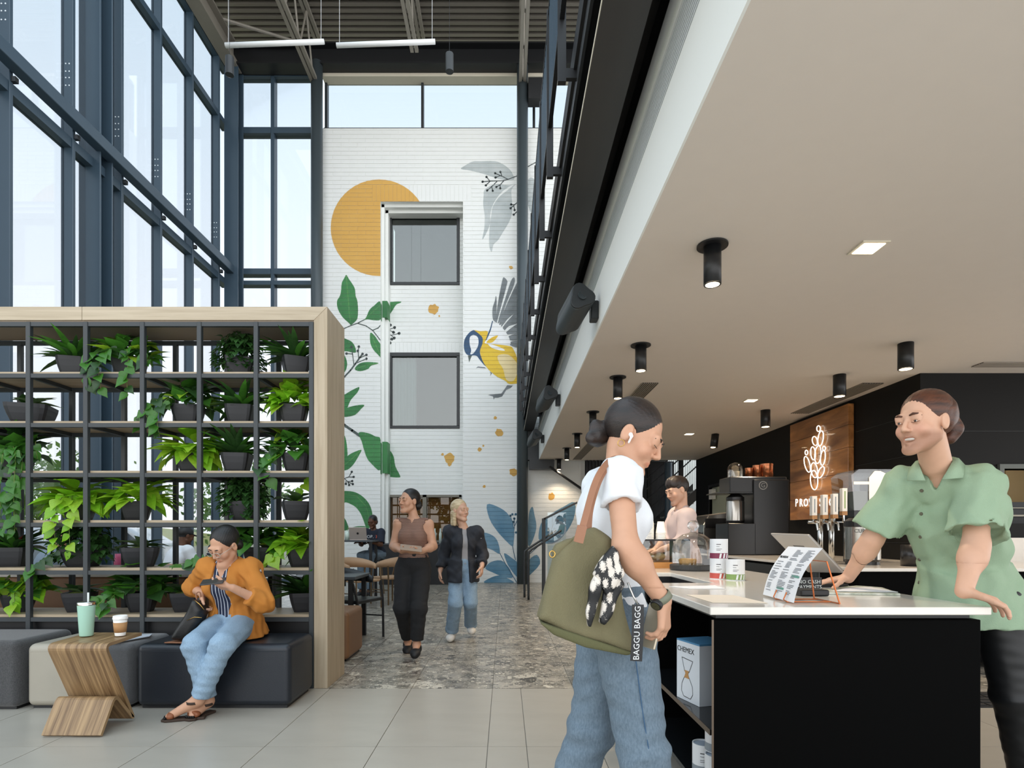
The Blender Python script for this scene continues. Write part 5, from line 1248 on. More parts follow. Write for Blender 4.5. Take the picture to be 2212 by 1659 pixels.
# wooden sign with neon cactus
XP = 4.56
sg = thing('wood_sign', 'warm slab wood panel carrying the neon sign on the black wall', 'sign', (XB-.05, 8.47, 1.42))
m_slab = M_wood('slab_wood', '#c98c52', '#7d4e28', 1, 2.2, .3, 3.2, coat=.35)
zs = [1.42, 1.74, 2.02, 2.36, 2.66, 2.94]
for a, b in zip(zs, zs[1:]): MB().box(XP, XB-.002, 7.69, 9.26, a+.002, b-.002).build('board', m_slab, sg, bevel=.004, seg=1)
m_neon = M_emit('neon_white', (1.0, .93, .8), 2.6)
def onx(px, py, X=XP-.03):
    d = X*F/(px-CX)
    return Vector((X, d, EYE+(CY-py)*d/F))
ng = thing('neon_cactus', 'white neon cactus glowing on the wood panel', 'neon sign', (XP-.03, 8.4, 1.9))
Zq = zc((1380, 850), 3.529)
for (cx_, cy_, rx, ry, tl) in ((1370, 268, 14, 22, 0), (1386, 342, 20, 58, 8), (1342, 362, 19, 35, -12), (1365, 466, 24, 68, 5), (1328, 456, 18, 50, -5), (1403, 490, 18, 58, 6), (1412, 418, 11, 16, 0), (1284, 540, 20, 62, -14), (1277, 450, 10, 18, 0), (1338, 585, 24, 58, -8), (1336, 660, 28, 74, -3), (1389, 600, 20, 46, 22)):
    pts = []
    for i in range(25):
        a = 2*math.pi*i/24; x_, y_ = rx*math.cos(a), ry*math.sin(a); ca, sa = math.cos(math.radians(tl)), math.sin(math.radians(tl))
        pts.append(onx(*Zq([(cx_+x_*ca-y_*sa, cy_+x_*sa+y_*ca)])[0]))
    MB().tube(pts, .0065, 6, caps=False).build('neon_loop', m_neon, ng, smooth=True)
nl = thing('neon_lettering', 'white neon word PROVISION under the cactus', 'neon sign', (XP-.03, 8.4, 1.66))
ca_, cb__ = onx(1716, 1087), onx(1815, 1085)
for i, ch in enumerate('PROVISION'):
    c = ca_.lerp(cb__, (i+.5)/9.); text_obj('neon_letter', ch, m_neon, nl, frame_mw(c, (0, -1, 0), (0, 0, 1)), .17, .002)

# ------------------------------------------------------------------ people: building blocks
def nv(v): v = np.array(v, float); return v/np.linalg.norm(v)
def basis(f, up=(0, 0, 1)):
    """rows: right, forward, up"""
    f = nv(f); r = nv(np.cross(f, np.array(up, float))); u = np.cross(r, f)
    return np.array([r, f, u])
def wrinkle(amp, freq, seed, stretch=(1, 1, 1)):
    q = np.random.RandomState(seed); D = [(nv(q.randn(3))*freq*q.uniform(.6, 1.5)*np.array(stretch), q.uniform(0, 6.28)) for _ in range(5)]
    def f(d, X, Y, Z):
        s = 0
        for w, ph in D: s = s+np.sin(X*w[0]+Y*w[1]+Z*w[2]+ph+1.2*np.sin(X*w[1]*.7+Z*w[0]*.6))
        return (d+amp*s/2.2).astype(np.float32)
    return f
class Head:
    def __init__(s, pos, f, u=(0, 0, 1), sc=1.): s.c = np.array(pos, float); s.B = basis(f, u); s.sc = sc
    def L(s, x, y, z): return s.c+s.sc*(s.B[0]*x+s.B[1]*y+s.B[2]*z)
    def loc(s, V): return ((V-s.c)@s.B.T)/s.sc
def head_prims(S, H, open_eyes=False, smile=False, female=True, ears=True):
    L, B, q = H.L, H.B, H.sc
    e = lambda c, r, k=.02, op='+': S.ell(L(*c), np.array(r)*q, B, k, op)
    c = lambda a, b, ra, rb, k=.02, op='+': S.cone(L(*a), L(*b), ra*q, rb*q, k, op)
    jw = .94 if female else 1.07
    e((0, -.018, .035), (.073, .093, .084)); e((0, .020, -.032), (.057*jw, .068, .082), .03)
    for sx in (-1, 1):
        c((sx*.044*jw, .0, -.058), (sx*.017, .066, -.098), .021, .017, .022)
        e((sx*.037, .058, -.03), (.024, .022, .024), .02)
        e((sx*.031, .1, .002), (.018, .017, .011), .012, '-')
        e((sx*.031, .076, .003), (.0165, .0145, .0135), .004)
        if open_eyes: e((sx*.031, .0935, .002), (.0145, .012, (.0056 if smile else .006)), .002, '-')
        e((sx*.0115, .0945, -.031), (.0072, .009, .0068), .006)
        if ears:
            e((sx*.074, -.010, -.006), (.010, .019, .031), .006); e((sx*.085, -.006, -.004), (.007, .010, .018), .005, '-')
    e((0, .077, -.101 if female else -.107), (.019 if female else .022, .015, .015), .022)
    c((-.038, .077, .023), (.038, .077, .023), .0125, .0125, .018)
    c((0, .085, .014), (0, .1055, -.026), .0065, .0088, .012)
    if smile:
        for sx in (-1, 1):
            c((sx*.035, .069, -.045), (0, .089, -.057), .0036, .0048, .006); c((sx*.035, .069, -.045), (0, .084, -.081), .0036, .0056, .006)
        e((0, .092, -.0655), (.029, .024, .0100), .003, '-')
    else:
        for sx in (-1, 1):
            c((sx*.020, .077, -.0595), (0, .0845, -.0575), .0034, .0048, .008); c((sx*.018, .077, -.0635), (0, .0840, -.0660), .0038, .0054, .008)
        e((0, .097, -.0612), (.021, .009, .0013), .002, '-')
def face_colour(H, lip=(.92, .68, .64), stubble=0., blush=.12):
    def f(V):
        l = H.loc(V); c = np.ones((len(V), 3))
        d2 = (l[:, 0]/.022)**2+((l[:, 2]+.062)/.0085)**2
        w = np.clip(1.4-d2, 0, 1)*(l[:, 1] > .074)
        c = c*(1-w[:, None])+w[:, None]*np.array(lip)
        for sx in (-1, 1):
            b = np.exp(-(((l[:, 0]-sx*.04)/.022)**2+((l[:, 2]+.03)/.02)**2))*(l[:, 1] > .03)*blush
            c = c*(1-b[:, None]*np.array([0, .6, .6]))
        if stubble:
            m = np.clip((-.030-l[:, 2])/.022, 0, 1)*np.clip((l[:, 2]+.135)/.03, 0, 1)*np.clip((l[:, 1]+.02)/.03, 0, 1)*(1-w)*stubble*(1-.6*np.exp(-((np.abs(l[:, 0])-.03)/.012)**2-((l[:, 2]+.045)/.018)**2))
            c = c*(1-m[:, None]*np.array([.52, .60, .64]))
        far = np.linalg.norm(l, axis=1) > .2
        c[far] = 1
        return np.clip(c, 0, 1)
    return f
def hand_prims(S, W, dr, n, right, curl=(.25, .35, .25), spread=.06, sc=1., thumb=(.6, .7, .25)):
    """five fingers on a palm; dr wrist->knuckles, n out of the palm"""
    dr = nv(dr); n = np.array(n, float); n = nv(n-dr*(n@dr)); t = np.cross(dr, n) if right else np.cross(n, dr); W = np.array(W, float)
    lens = (.072, .080, .074, .058); tips = []
    for i in range(4):
        o = (1.5-i)*.0195*sc; kn = W+dr*(.088-.004*abs(i-1))*sc+t*o
        S.cone(W+t*o*.55+dr*.01, kn, .0145*sc, .0115*sc, .012)
        a = 0; p = kn; dd = nv(dr+t*(1.5-i)*spread); r_ = .0092*sc
        for j, fr in enumerate((.45, .30, .25)):
            a += curl[j]+.06*i*(curl[0] > .4); v = dd*math.cos(a)+n*math.sin(a); b = p+v*lens[i]*fr*sc
            S.cone(p, b, r_, r_*.9, .004); p = b; r_ *= .9
        tips.append(p)
    p = W+dr*.022*sc+t*.022*sc; v = nv(dr*thumb[0]+t*thumb[1]+n*thumb[2])
    for j, ln in enumerate((.042, .034, .026)):
        b = p+v*ln*sc; S.cone(p, b, (.0155, .0115, .0098)[j]*sc, (.0115, .0098, .0085)[j]*sc, .008); p = b; v = nv(v+dr*.25+n*.12)
    return tips
def M_skin(name, c, rough=.48): return M(name, c, rough, var=.12, vscale=30, attr='Col', spec=.35, bump=.04, bscale=400)
def M_hair(name, c, c2): return M(name, c, .42, var=.9, vscale=16, col2=c2, stretch=(1, 1, 4), bump=.25, bscale=120)
def M_denim(name, c, c2):
    return M(name, c, .85, var=.65, vscale=170, col2=c2, bump=.5, bscale=500, stretch=(1, 1, .4))
def torso_prims(S, J, female, g=0., hips=True):
    B = J['B']; Bp = J.get('Bp', B); P_, C_ = J['Pc'], J['Cc']; up = nv(C_-P_)
    Bc = np.array([B[0], nv(np.cross(up, B[0])), up]); wd = J.get('w', 1.)
    if hips: S.ell(P_, np.array((.165 if female else .158, .118, .125))*wd+g, Bp, .05)
    S.ell(P_*.5+C_*.5, np.array((.125 if female else .145, .096, .15))*wd+g, Bc, .06)
    S.ell(C_, np.array((.138 if female else .165, .105, .165))*wd+g, Bc, .06)
    if female:
        for sx in (-1, 1): S.ell(C_+B[0]*sx*.066*wd+Bc[1]*.075*wd+up*-.005, np.array((.062, .055, .062))*wd+g, Bc, .04)
    for s_ in ('SR', 'SL'):
        S.cone(J['Nb']*.62+C_*.38, J[s_], .055*wd+g, .05*wd+g, .04)
def person(label, J, H, skin, hair=None, top=None, bottom=None, shoes=None, hands=(None, None), female=True, fine=False, face=None, open_eyes=False, smile=False, arm=1., hh=None, foot=True, loc=None, name='person'):
    root = thing(name, label, 'person', loc if loc is not None else (float(J['Pc'][0]), float(J['Pc'][1]), 0))
    S = Soft(); head_prims(S, H, open_eyes, smile, female)
    S.cone(H.L(0, -.032, -.045), J['Nb'], (.042 if female else .05)*H.sc, (.047 if female else .058), .015)
    torso_prims(S, J, female)
    ra = (.046 if female else .052)*arm
    for a in 'RL':
        S.chain([J['S'+a], J['E'+a], J['W'+a]], [ra, ra*.84, ra*.58], .03)
        S.ell(J['E'+a]*.72+J['W'+a]*.28, (ra*.92,)*3, None, .04)
        if hands[0 if a == 'R' else 1]:
            h = dict(hands[0 if a == 'R' else 1]); hand_prims(S, J['W'+a], h.pop('d'), h.pop('n'), a == 'R', **h)
        if 'K'+a in J:
            S.chain([J['H'+a], J['K'+a], J['A'+a]], [.085, .056, .036], .03)
            if foot and 'T'+a in J: S.cone(J['A'+a], J['T'+a], .038, .026, .03)
    lo, hi = S.bounds(); boxes = []
    def bx(c, r): return (np.array(c)-r, np.array(c)+r)
    hb_ = bx(H.c, .155*H.sc); hb_[0][2] = min(hb_[0][2], J['Nb'][2]-.045)
    fineb = [(hb_, .0034 if fine else .006)]
    for a, k in (('R', 0), ('L', 1)):
        if hands[k]:
            c = np.array(J['W'+a])+nv(hands[k]['d'])*.095; fineb.append((bx(c, .14), .0042 if fine else .008))
    cut = list(fineb)
    def hole(d, X, Y, Z):
        for (l, u), _ in cut:
            m = .012
            ins = np.minimum(np.minimum(np.minimum(X-l[0]-m, u[0]-m-X), np.minimum(Y-l[1]-m, u[1]-m-Y)), np.minimum(Z-l[2]-m, u[2]-m-Z))
            d = np.maximum(d, ins)
        return d.astype(np.float32)
    SB = Soft(); SB.p = S.p; SB.post = [hole]
    chunks = [SB.arrays(.011 if fine else .014, lo-.05, hi+.05)]
    for (l, u), h in fineb: chunks.append(S.arrays(h, l, u))
    body = soft_obj('body', chunks, skin, root, colour=face_colour(H, **(face or {})))
    h1 = hh or (.0075 if fine else .012)
    if top: garment(root, J, top, female, h1)
    if bottom: trousers(root, J, bottom, female, h1)
    if shoes:
        for a in 'RL':
            if 'T'+a in J: shoe(root, np.array(J['A'+a]), np.array(J['T'+a]), shoes)
    if hair: hair_style(root, H, hair, fine)
    brow(root, H, hair['mat'] if hair else None, 1. if smile else 0.)
    return root
def brow(root, H, mat, k=0.):
    if not mat: return
    for sx in (-1, 1):
        MB().tube([H.L(sx*.014, .0915, .021+.003*k), H.L(sx*.028, .0925, .0258+.003*k), H.L(sx*.042, .0855, .0245+.002*k), H.L(sx*.051, .0765, .0185)], [.0022*H.sc*(1+.4*k), .0032*H.sc*(1+.4*k), .0026*H.sc*(1+.4*k), .0012*H.sc], 6).build('eyebrow', mat, root, smooth=True)
        MB().tube([H.L(sx*.0165, .0865, -.002), H.L(sx*.026, .0920, -.0045), H.L(sx*.037, .0905, -.0040), H.L(sx*.0465, .083, -.0005)], .0009*H.sc, 5).build('lash_line', mat, root, smooth=True)
def garment(root, J, T, female, h):
    S = Soft(); g = T.get('g', .014); torso_prims(S, J, female, g); up = nv(J['Cc']-J['Pc'])
    fr = T.get('sleeve', 0); hol = []
    ra = (.046 if female else .052)*T.get('arm', 1.)
    for a in 'RL':
        s_, e_, w_ = J['S'+a], J['E'+a], J['W'+a]
        if fr > 0:
            S.ell(s_, (.052+g,)*3, None, .04)
            if fr <= 1: S.flat(s_, s_+(e_-s_)*fr, ra+g*1.4, ra+g*1.7+T.get('flare', 0), .03); hol.append((s_+(e_-s_)*(fr*.9), s_+(e_-s_)*(fr+.2), ra+g*1.6+T.get('flare', 0)*.8-.017, ra+g*1.7+T.get('flare', 0)-.014))
            else: S.cone(s_, e_, ra+g*1.3, ra*.9+g*1.3, .03); S.flat(e_, e_+(w_-e_)*(fr-1), ra*.9+g*1.3, ra*.72+g*1.2, .03); S.ell(e_, (ra*.9+g*1.3,)*3, None, .02)
    for a_, b_, r0_, r1_ in hol: S.flat(a_, b_, r0_, r1_, .004, '-')
    hem = T.get('hem', .0)
    if hem > 0:
        base = J['Pc']-up*0; S.flat(J['Pc']*.7+J['Cc']*.3, J['Pc']+T.get('hemdir', np.array((0, 0, -1.)))*hem, .13+g, .165+g+T.get('skirt', 0), .05)
    if T.get('wr', 1): S.cut(wrinkle(T.get('wamp', .0022)*1.3, T.get('wfreq', 26)*2.9, T.get('seed', 3), T.get('wst', (1, 1, .6))))
    p0 = J['Pc']+T.get('hemdir', np.array((0, 0, -1.)))*hem if hem > 0 else J['Pc']+up*(-hem)
    if T.get('hemcut', True): S.plane(p0, T.get('hemdir', -up))
    nb = J['Nb']; B = J['B']; nr = T.get('neck', .062)
    def neck(d, X, Y, Z):
        c = nb+B[1]*T.get('nf', .012)+np.array((0, 0, T.get('nz', .012)))
        x, y, z = X-c[0], Y-c[1], Z-c[2]
        lx = B[0][0]*x+B[0][1]*y+B[0][2]*z; ly = B[1][0]*x+B[1][1]*y+B[1][2]*z
        vv = T.get('vneck', 0)
        e = np.sqrt((lx/nr)**2+(ly/(nr*1.05))**2+(np.minimum(z, 0)/(.045))**2)-1
        d = np.maximum(d, -e*nr)
        if vv:
            w = (z+vv)*T.get('vw', .32)
            d = np.maximum(d, np.minimum(w-np.abs(lx-T.get('voff', 0)), ly+.02))
        if fr == 0:
            for a in 'RL':
                q = J['S'+a]+(J['E'+a]-J['S'+a])*.12; d = np.maximum(d, .078-np.sqrt((X-q[0])**2+(Y-q[1])**2+(Z-q[2])**2))
        if T.get('open'):
            w = T['open']; zz = J['Cc'][2]+.1-Z
            wid = w*(.45+np.clip(zz, 0, .5)*T.get('openk', 1.6))
            d = np.maximum(d, np.minimum(wid-np.abs(lx-T.get('voff', 0)), ly-T.get('ofront', .0)))
        return d.astype(np.float32)
    S.cut(neck)
    return S.build(T.get('name', 'shirt'), T['mat'], root, h, T.get('label'))
def trousers(root, J, T, female, h):
    S = Soft(); g = T.get('g', .012); Bp = J.get('Bp', J['B']); up = nv(J['Cc']-J['Pc'])
    wd = J.get('w', 1.)
    S.ell(J['Pc'], np.array((.165 if female else .158, .118, .125))*wd+g, Bp, .05)
    S.ell(J['Pc']*.65+J['Cc']*.35, np.array((.13 if female else .148, .1, .1))*wd+g, Bp, .05)
    for a in 'RL':
        r = T.get('r', (.098, .078, .062)); S.cone(J['H'+a], J['K'+a], r[0]+g, r[1]+g, T.get('k', .03))
        en = J['K'+a]+(J['A'+a]-J['K'+a])*T.get('len', .95)
        S.ell(J['K'+a], (r[1]+g,)*3, None, .02); S.flat(J['K'+a], en, r[1]+g, r[2]+g, .03)
        if T.get('cuff'): S.flat(en-nv(J['A'+a]-J['K'+a])*.045, en, r[2]+g+.006, r[2]+g+.006, .003)
    S.cut(wrinkle(T.get('wamp', .003)*1.2, T.get('wfreq', 24)*3, T.get('seed', 5), (.7, .7, 1.3)))
    S.plane(J['Pc']+up*T.get('waist', .12), up)
    return S.build(T.get('name', 'trousers'), T['mat'], root, h, T.get('label'))
def shoe(root, A, Tt, mat, h=.008, name='shoe'):
    S = Soft(); sole = min(A[2]-.07, Tt[2]-.03)
    S.cone(A+np.array((0, 0, -.035)), Tt, .042, .034, .03); S.cone(A, A+np.array((0, 0, -.04)), .04, .045, .03)
    S.ell(A*.25+Tt*.75+np.array((0, 0, .0)), (.05, .05, .034), None, .03)
    z0 = max(0.002, sole); S.plane((0, 0, z0), (0, 0, -1))
    return S.build(name, mat, root, h)
def hair_style(root, H, hr, fine):
    S = Soft(); L, B, q = H.L, H.B, H.sc; st = hr['style']; h = .0042 if fine else .008
    S.ell(L(0, -.028, .040), np.array((.0805, .099, .089))*q, B, .02)
    extra = hr.get('extra', [])
    a0, a1 = hr.get('line', (.016, .86))
    cc, BB = H.c, H.B
    def cutf(d, X, Y, Z):
        x, y, z = X-cc[0], Y-cc[1], Z-cc[2]
        lx = (BB[0][0]*x+BB[0][1]*y+BB[0][2]*z)/q; ly = (BB[1][0]*x+BB[1][1]*y+BB[1][2]*z)/q; lz = (BB[2][0]*x+BB[2][1]*y+BB[2][2]*z)/q
        g_ = (ly-(a0+a1*lz-hr.get('side', -.55)*np.maximum(np.abs(lx)-.036, 0)-hr.get('part', 0)*np.exp(-(lx/.014)**2)))*.75
        ear = .023-np.sqrt((ly+.006)**2+(lz+.004)**2)
        d = np.maximum(d, g_*q)
        if hr.get('ear', True): d = np.maximum(d, np.where(np.abs(lx) > .05, ear*q, -1))
        d = np.maximum(d, (-lz-hr.get('nape', .088)-.35*np.maximum(0, ly+.06))*q)
        an = np.arctan2(lx, lz+.02+.4*ly)
        return d+hr.get('groove', .0006)*np.sin(an*hr.get('fr', 60)+3*np.sin(ly*30))
    S.cut(cutf)
    hv = [S.arrays(h)]
    for it in extra:
        E_ = Soft()
        for p_ in it:
            if len(p_) == 3: E_.ell(L(*p_[0]), np.array(p_[1])*q, B, p_[2])
            else: E_.cone(L(*p_[0]), L(*p_[1]), p_[2]*q, p_[3]*q, .015)
        E_.cut(wrinkle(.0022, 120, 4, (1, 1, .35))); hv.append(E_.arrays(h))
    return soft_obj('hair', hv, hr['mat'], root)
def V3(*a): return np.array(P(*a))
def poly_soft(outline, yc, half, rnd, disp=None, h=.008, yslope=None):
    """a soft slab: convex outline in x-z, thickness along y, rounded edges"""
    pts = [np.array(p, float) for p in outline]; area = sum(a[0]*b[1]-b[0]*a[1] for a, b in zip(pts, pts[1:]+pts[:1]))
    if area < 0: pts = pts[::-1]
    lo = np.array([min(p[0] for p in pts)-.03, yc-half-.05, min(p[1] for p in pts)-.03]); hi = np.array([max(p[0] for p in pts)+.03, yc+half+.05, max(p[1] for p in pts)+.03])
    n = np.ceil((hi-lo)/h).astype(int)+1; ax = [lo[i]+h*np.arange(n[i]) for i in range(3)]
    X, Y, Z = ax[0][:, None, None], ax[1][None, :, None], ax[2][None, None, :]
    e = np.full((n[0], 1, n[2]), -9.)
    for a, b in zip(pts, pts[1:]+pts[:1]):
        t = (b-a)/np.linalg.norm(b-a); e = np.maximum(e, (X-a[0])*t[1]-(Z-a[1])*t[0])
    hf = half if yslope is None else half*yslope(X, Z)
    ey = np.abs(Y-yc)-hf
    q1, q2 = e+rnd, ey+rnd
    d = np.sqrt(np.maximum(q1, 0)**2+np.maximum(q2, 0)**2)+np.minimum(np.maximum(q1, q2), 0)-rnd
    if disp: d = disp(d, X, Y, Z)
    return surface_nets(d, lo, h)

# ------------------------------------------------------------------ person: customer at the counter
sk_f = M_skin('skin_fair', '#c99a7e'); sk_f2 = M_skin('skin_light', '#d2a68c'); sk_d = M_skin('skin_deep', '#5d3d2b')
hr_br = M_hair('hair_dark_brown', '#2b1e19', '#14100e'); hr_bk = M_hair('hair_black', '#171414', '#0b0a0a'); hr_bl = M_hair('hair_blonde', '#d6c3a0', '#a88c62'); hr_rd = M_hair('hair_auburn', '#5e3521', '#2f1b13')
m_tee = M('white_cotton', '#e3e6ea', .85, var=.06, vscale=12, bump=.2, bscale=350); m_jean = M_denim('denim_blue', '#70818f', '#4f606f'); m_jean2 = M_denim('denim_light', '#96afc4', '#7690a9')
B1 = basis((.97, .25, 0))
J = dict(B=B1, Pc=np.array((.385, 2.07, .90)), Cc=np.array((.372, 2.07, 1.255)), Nb=np.array((.405, 2.07, 1.43)), SR=V3(1338, 1032, 1.92), SL=np.array((.37, 2.23, 1.385)),
         ER=V3(1352, 1182, 1.80), WR=V3(1433, 1298, 1.83), EL=np.array((.35, 2.33, 1.12)), WL=np.array((.40, 2.33, .88)),
         HR=np.array((.405, 1.985, .87)), HL=np.array((.385, 2.155, .87)), KR=np.array((.465, 1.95, .47)), KL=np.array((.325, 2.17, .47)), AR=np.array((.495, 1.96, .09)), AL=np.array((.20, 2.19, .12)), TR=np.array((.65, 1.97, .035)), TL=np.array((.34, 2.2, .035)), w=.93)
H1 = Head((.462, 2.07, 1.546), (.80, -.36, -.48), (.46, -.1, .86), 1.06)
w1 = person('woman in white T-shirt and blue jeans standing at the counter, looking down', J, H1, sk_f,
       hair=dict(mat=hr_br, style='bun', line=(.012, .9), extra=[[((0, -.115, -.052), (.042, .036, .036), .02), ((.012, -.135, -.025), (.024, .02, .026), .015), ((-.01, -.105, -.02), (.035, .03, .04), .02), ((.03, -.12, -.07), (.022, .022, .02), .012)]]),
       top=dict(mat=m_tee, g=.013, sleeve=.42, hem=-.02, seed=11, wamp=.003, neck=.066, name='t_shirt', hemcut=True), bottom=dict(mat=m_jean, g=.012, r=(.098, .070, .066), k=.015, len=1., seed=8, name='jeans', wamp=.003),
       shoes=M('white_sneaker', '#d9d8d4', .6), hands=(dict(d=(.03, -.02, -1), n=(-.8, .55, 0), curl=(.45, .55, .35)), dict(d=(.1, 0, -1), n=(0, -1, 0))), fine=True)
# jeans pocket and side seam
mb = MB()
mb.tube([np.array(p) for p in ((.42, 1.862, .80), (.445, 1.868, .62), (.468, 1.868, .48), (.49, 1.872, .33), (.51, 1.876, .2))], .0022, 5); mb.build('side_seam', M('denim_dark_thread', '#3d5a77', .9), w1)
# watch, earbud, earring, ring
m_gold = M('gold', '#c9a25a', .25, 1.)
wa = np.array(J['WR']); ad = nv(J['WR']-J['ER'])
MB().lathe([(.031, -.011), (.0335, -.011), (.0335, .011), (.031, .011)], wa-ad*.012, 24, axis=ad).build('watch_strap', M('olive_strap', '#767866', .6), w1, smooth=True)
wn = nv(np.cross(ad, (0, 1, 0))*-1); wn = nv(wn+np.array((.35, -.45, .15)))
MB().lathe([(.001, .012), (.017, .012), (.019, .009), (.0195, 0), (.017, -.006)], wa-ad*.012+wn*.03, 24, axis=wn).build('watch_dial', m_black, w1)
MB().lathe([(.001, .0125), (.0145, .0125)], wa-ad*.012+wn*.03, 24, axis=wn).build('watch_face', M('watch_face_olive', '#4c4a37', .2), w1)
eb = Soft(); eb.cone(H1.L(.080, .006, -.008), H1.L(.084, .012, -.012), .0075, .006, .004); eb.cone(H1.L(.084, .013, -.012), H1.L(.083, .014, -.034), .004, .0038, .003); eb.build('earbud', M('earbud_white', '#f2f2f2', .3), w1, .0022)
ring_pts = [H1.L(.080, -.008+.011*math.cos(a), -.046+.011*math.sin(a)) for a in np.linspace(0, 2*math.pi, 17)]
MB().tube(ring_pts, .0016, 6, caps=False).build('hoop_earring', m_gold, w1, smooth=True)

# tote bag
tote = thing('tote_bag', 'olive canvas tote hanging from the shoulder of the woman at the counter', 'bag', (.27, 1.86, .82))
m_canvas = M('olive_canvas', '#766f52', .9, var=.35, vscale=14, col2='#5d5740', bump=.5, bscale=420, stretch=(1, 1, .5)); m_tan = M('tan_leather', '#9a6b50', .6, var=.2, vscale=20)
yb = 1.86
bo = [tuple(V3(px, py, yb)[[0, 2]]) for px, py in ((1216, 1178), (1250, 1146), (1282, 1140), (1316, 1166), (1334, 1230), (1363, 1402), (1335, 1398), (1216, 1362), (1160, 1334), (1178, 1262), (1196, 1206))]
zt_, zb_ = EYE+(CY-1150)*yb/F, EYE+(CY-1380)*yb/F
soft_obj('bag_body', [poly_soft(bo, yb, .07, .03, wrinkle(.004, 34, 21, (1, .4, .5)), .0065, lambda X, Z: np.clip(.35+.65*(zt_-Z)/(zt_-zb_), .3, 1.05))], m_canvas, tote)
bs_ = [tuple(V3(px, py, yb)[[0, 2]]) for px, py in ((1160, 1336), (1362, 1402), (1345, 1407), (1258, 1390), (1192, 1364))]
soft_obj('base_panel', [poly_soft(bs_, yb, .072, .006, None, .005)], M('olive_canvas_dark', '#5c5b3c', .9, bump=.4, bscale=400), tote)
soft_obj('top_fold', [poly_soft([tuple(V3(px, py, yb)[[0, 2]]) for px, py in ((1192, 1192), (1200, 1176), (1226, 1164), (1250, 1160), (1222, 1190), (1206, 1214), (1196, 1212))], yb+.01, .035, .014, None, .005)], m_canvas, tote)
def strap(pts, w, th, mat, root, name, nrm=(0, -1, 0)):
    pts = catmull([Vector(p) for p in pts], 6); n = Vector(nrm); mb = MB(); rows = []
    for i, p in enumerate(pts):
        t = (pts[min(i+1, len(pts)-1)]-pts[max(i-1, 0)]).normalized(); s = t.cross(n).normalized()*w/2; k = s.cross(t).normalized()*th/2
        rows.append([p+s+k, p-s+k, p-s-k, p+s-k, p+s+k])
    mb.grid(rows); mb.face([rows[0][i] for i in range(3, -1, -1)]); mb.face([rows[-1][i] for i in range(4)])
    return mb.build(name, mat, root, bevel=.0015, seg=1)
yf = 1.775
strap([P(1250, 1166, 1.782), P(1262, 1125, 1.785), P(1283, 1050, 1.80), P(1302, 1012, 1.845), P(1322, 993, 1.92), P(1345, 989, 2.0)], .020, .005, m_tan, tote, 'handle')
strap([P(1249, 1172, 1.779), P(1258, 1136, 1.781)], .030, .006, m_tan, tote, 'handle_patch')
strap([P(1272, 1145, 1.87), P(1276, 1100, 1.865), P(1292, 1045, 1.85), P(1312, 1008, 1.88), P(1330, 993, 1.95)], .018, .005, m_tan, tote, 'handle')
ck = MB().tube([P(1193+6*math.cos(a), 1197+7*math.sin(a), 1.80) for a in np.linspace(0, 2*math.pi, 15)], .0022, 6, caps=False).build('clip_ring', m_gold, tote, smooth=True)
def M_leopard():
    m = bpy.data.materials.new('leopard_silk'); m.use_nodes = True; nt = m.node_tree; b = nt.nodes['Principled BSDF']
    tc = _n(nt, 'ShaderNodeTexCoord'); vo = _n(nt, 'ShaderNodeTexVoronoi'); vo.inputs['Scale'].default_value = 34; mp = _n(nt, 'ShaderNodeMapping'); mp.inputs['Scale'].default_value = (1.3, 1, .75); mp.inputs['Rotation'].default_value = (0, .5, 0)
    nz = _n(nt, 'ShaderNodeTexNoise'); nz.inputs['Scale'].default_value = 40; add = _n(nt, 'ShaderNodeVectorMath', operation='MULTIPLY_ADD'); add.inputs[1].default_value = (.02, .02, .02)
    nt.links.new(tc.outputs['Object'], mp.inputs[0]); nt.links.new(nz.outputs['Color'], add.inputs[0]); nt.links.new(mp.outputs[0], add.inputs[2]); nt.links.new(add.outputs[0], vo.inputs['Vector'])
    r = _n(nt, 'ShaderNodeValToRGB'); r.color_ramp.interpolation = 'CONSTANT'; e = r.color_ramp.elements; e[0].color = (*lin('#d8cfc4'), 1); e[1].position = .44; e[1].color = (*lin('#121214'), 1)
    nt.links.new(vo.outputs['Distance'], r.inputs[0]); nt.links.new(r.outputs[0], b.inputs['Base Color']); b.inputs['Roughness'].default_value = .5
    return m
scf = thing('silk_scarf', 'black and cream leopard print scarf tied to the tote', 'scarf', (.32, 1.76, .85))
m_leo = M_leopard(); lp = lambda pts, d=1.765: [tuple(V3(px, py, d)[[0, 2]]) for px, py in pts]
soft_obj('scarf_tail', [poly_soft(lp(((1322, 1176), (1338, 1190), (1346, 1240), (1318, 1296), (1306, 1290), (1281, 1240), (1300, 1205))), 1.762, .02, .012, wrinkle(.004, 60, 4, (1.5, .4, .6)), .005)], m_leo, scf)
soft_obj('scarf_tail', [poly_soft(lp(((1282, 1238), (1300, 1250), (1290, 1300), (1276, 1355), (1266, 1352), (1264, 1320))), 1.755, .012, .008, wrinkle(.003, 60, 5), .005)], m_leo, scf)
soft_obj('scarf_tail', [poly_soft(lp(((1300, 1270), (1335, 1245), (1346, 1262), (1318, 1330), (1306, 1350), (1294, 1345))), 1.768, .014, .008, wrinkle(.003, 60, 6), .005)], m_leo, scf)
lan = thing('lanyard', 'black key strap lettered BAGGU hanging from the tote', 'strap', (.41, 1.76, .8))
l0, l1 = P(1378, 1306, 1.745), P(1374, 1428, 1.745)
strap([l0, (l0+l1)/2+Vector((.002, 0, 0)), l1], .036, .003, m_black, lan, 'webbing')
MB().tube([P(1356, 1258, 1.752), P(1368, 1288, 1.748), P(1378, 1306, 1.745)], .003, 6).build('clip', m_chrome, lan, smooth=True)
lx_ = (l0-l1).normalized()
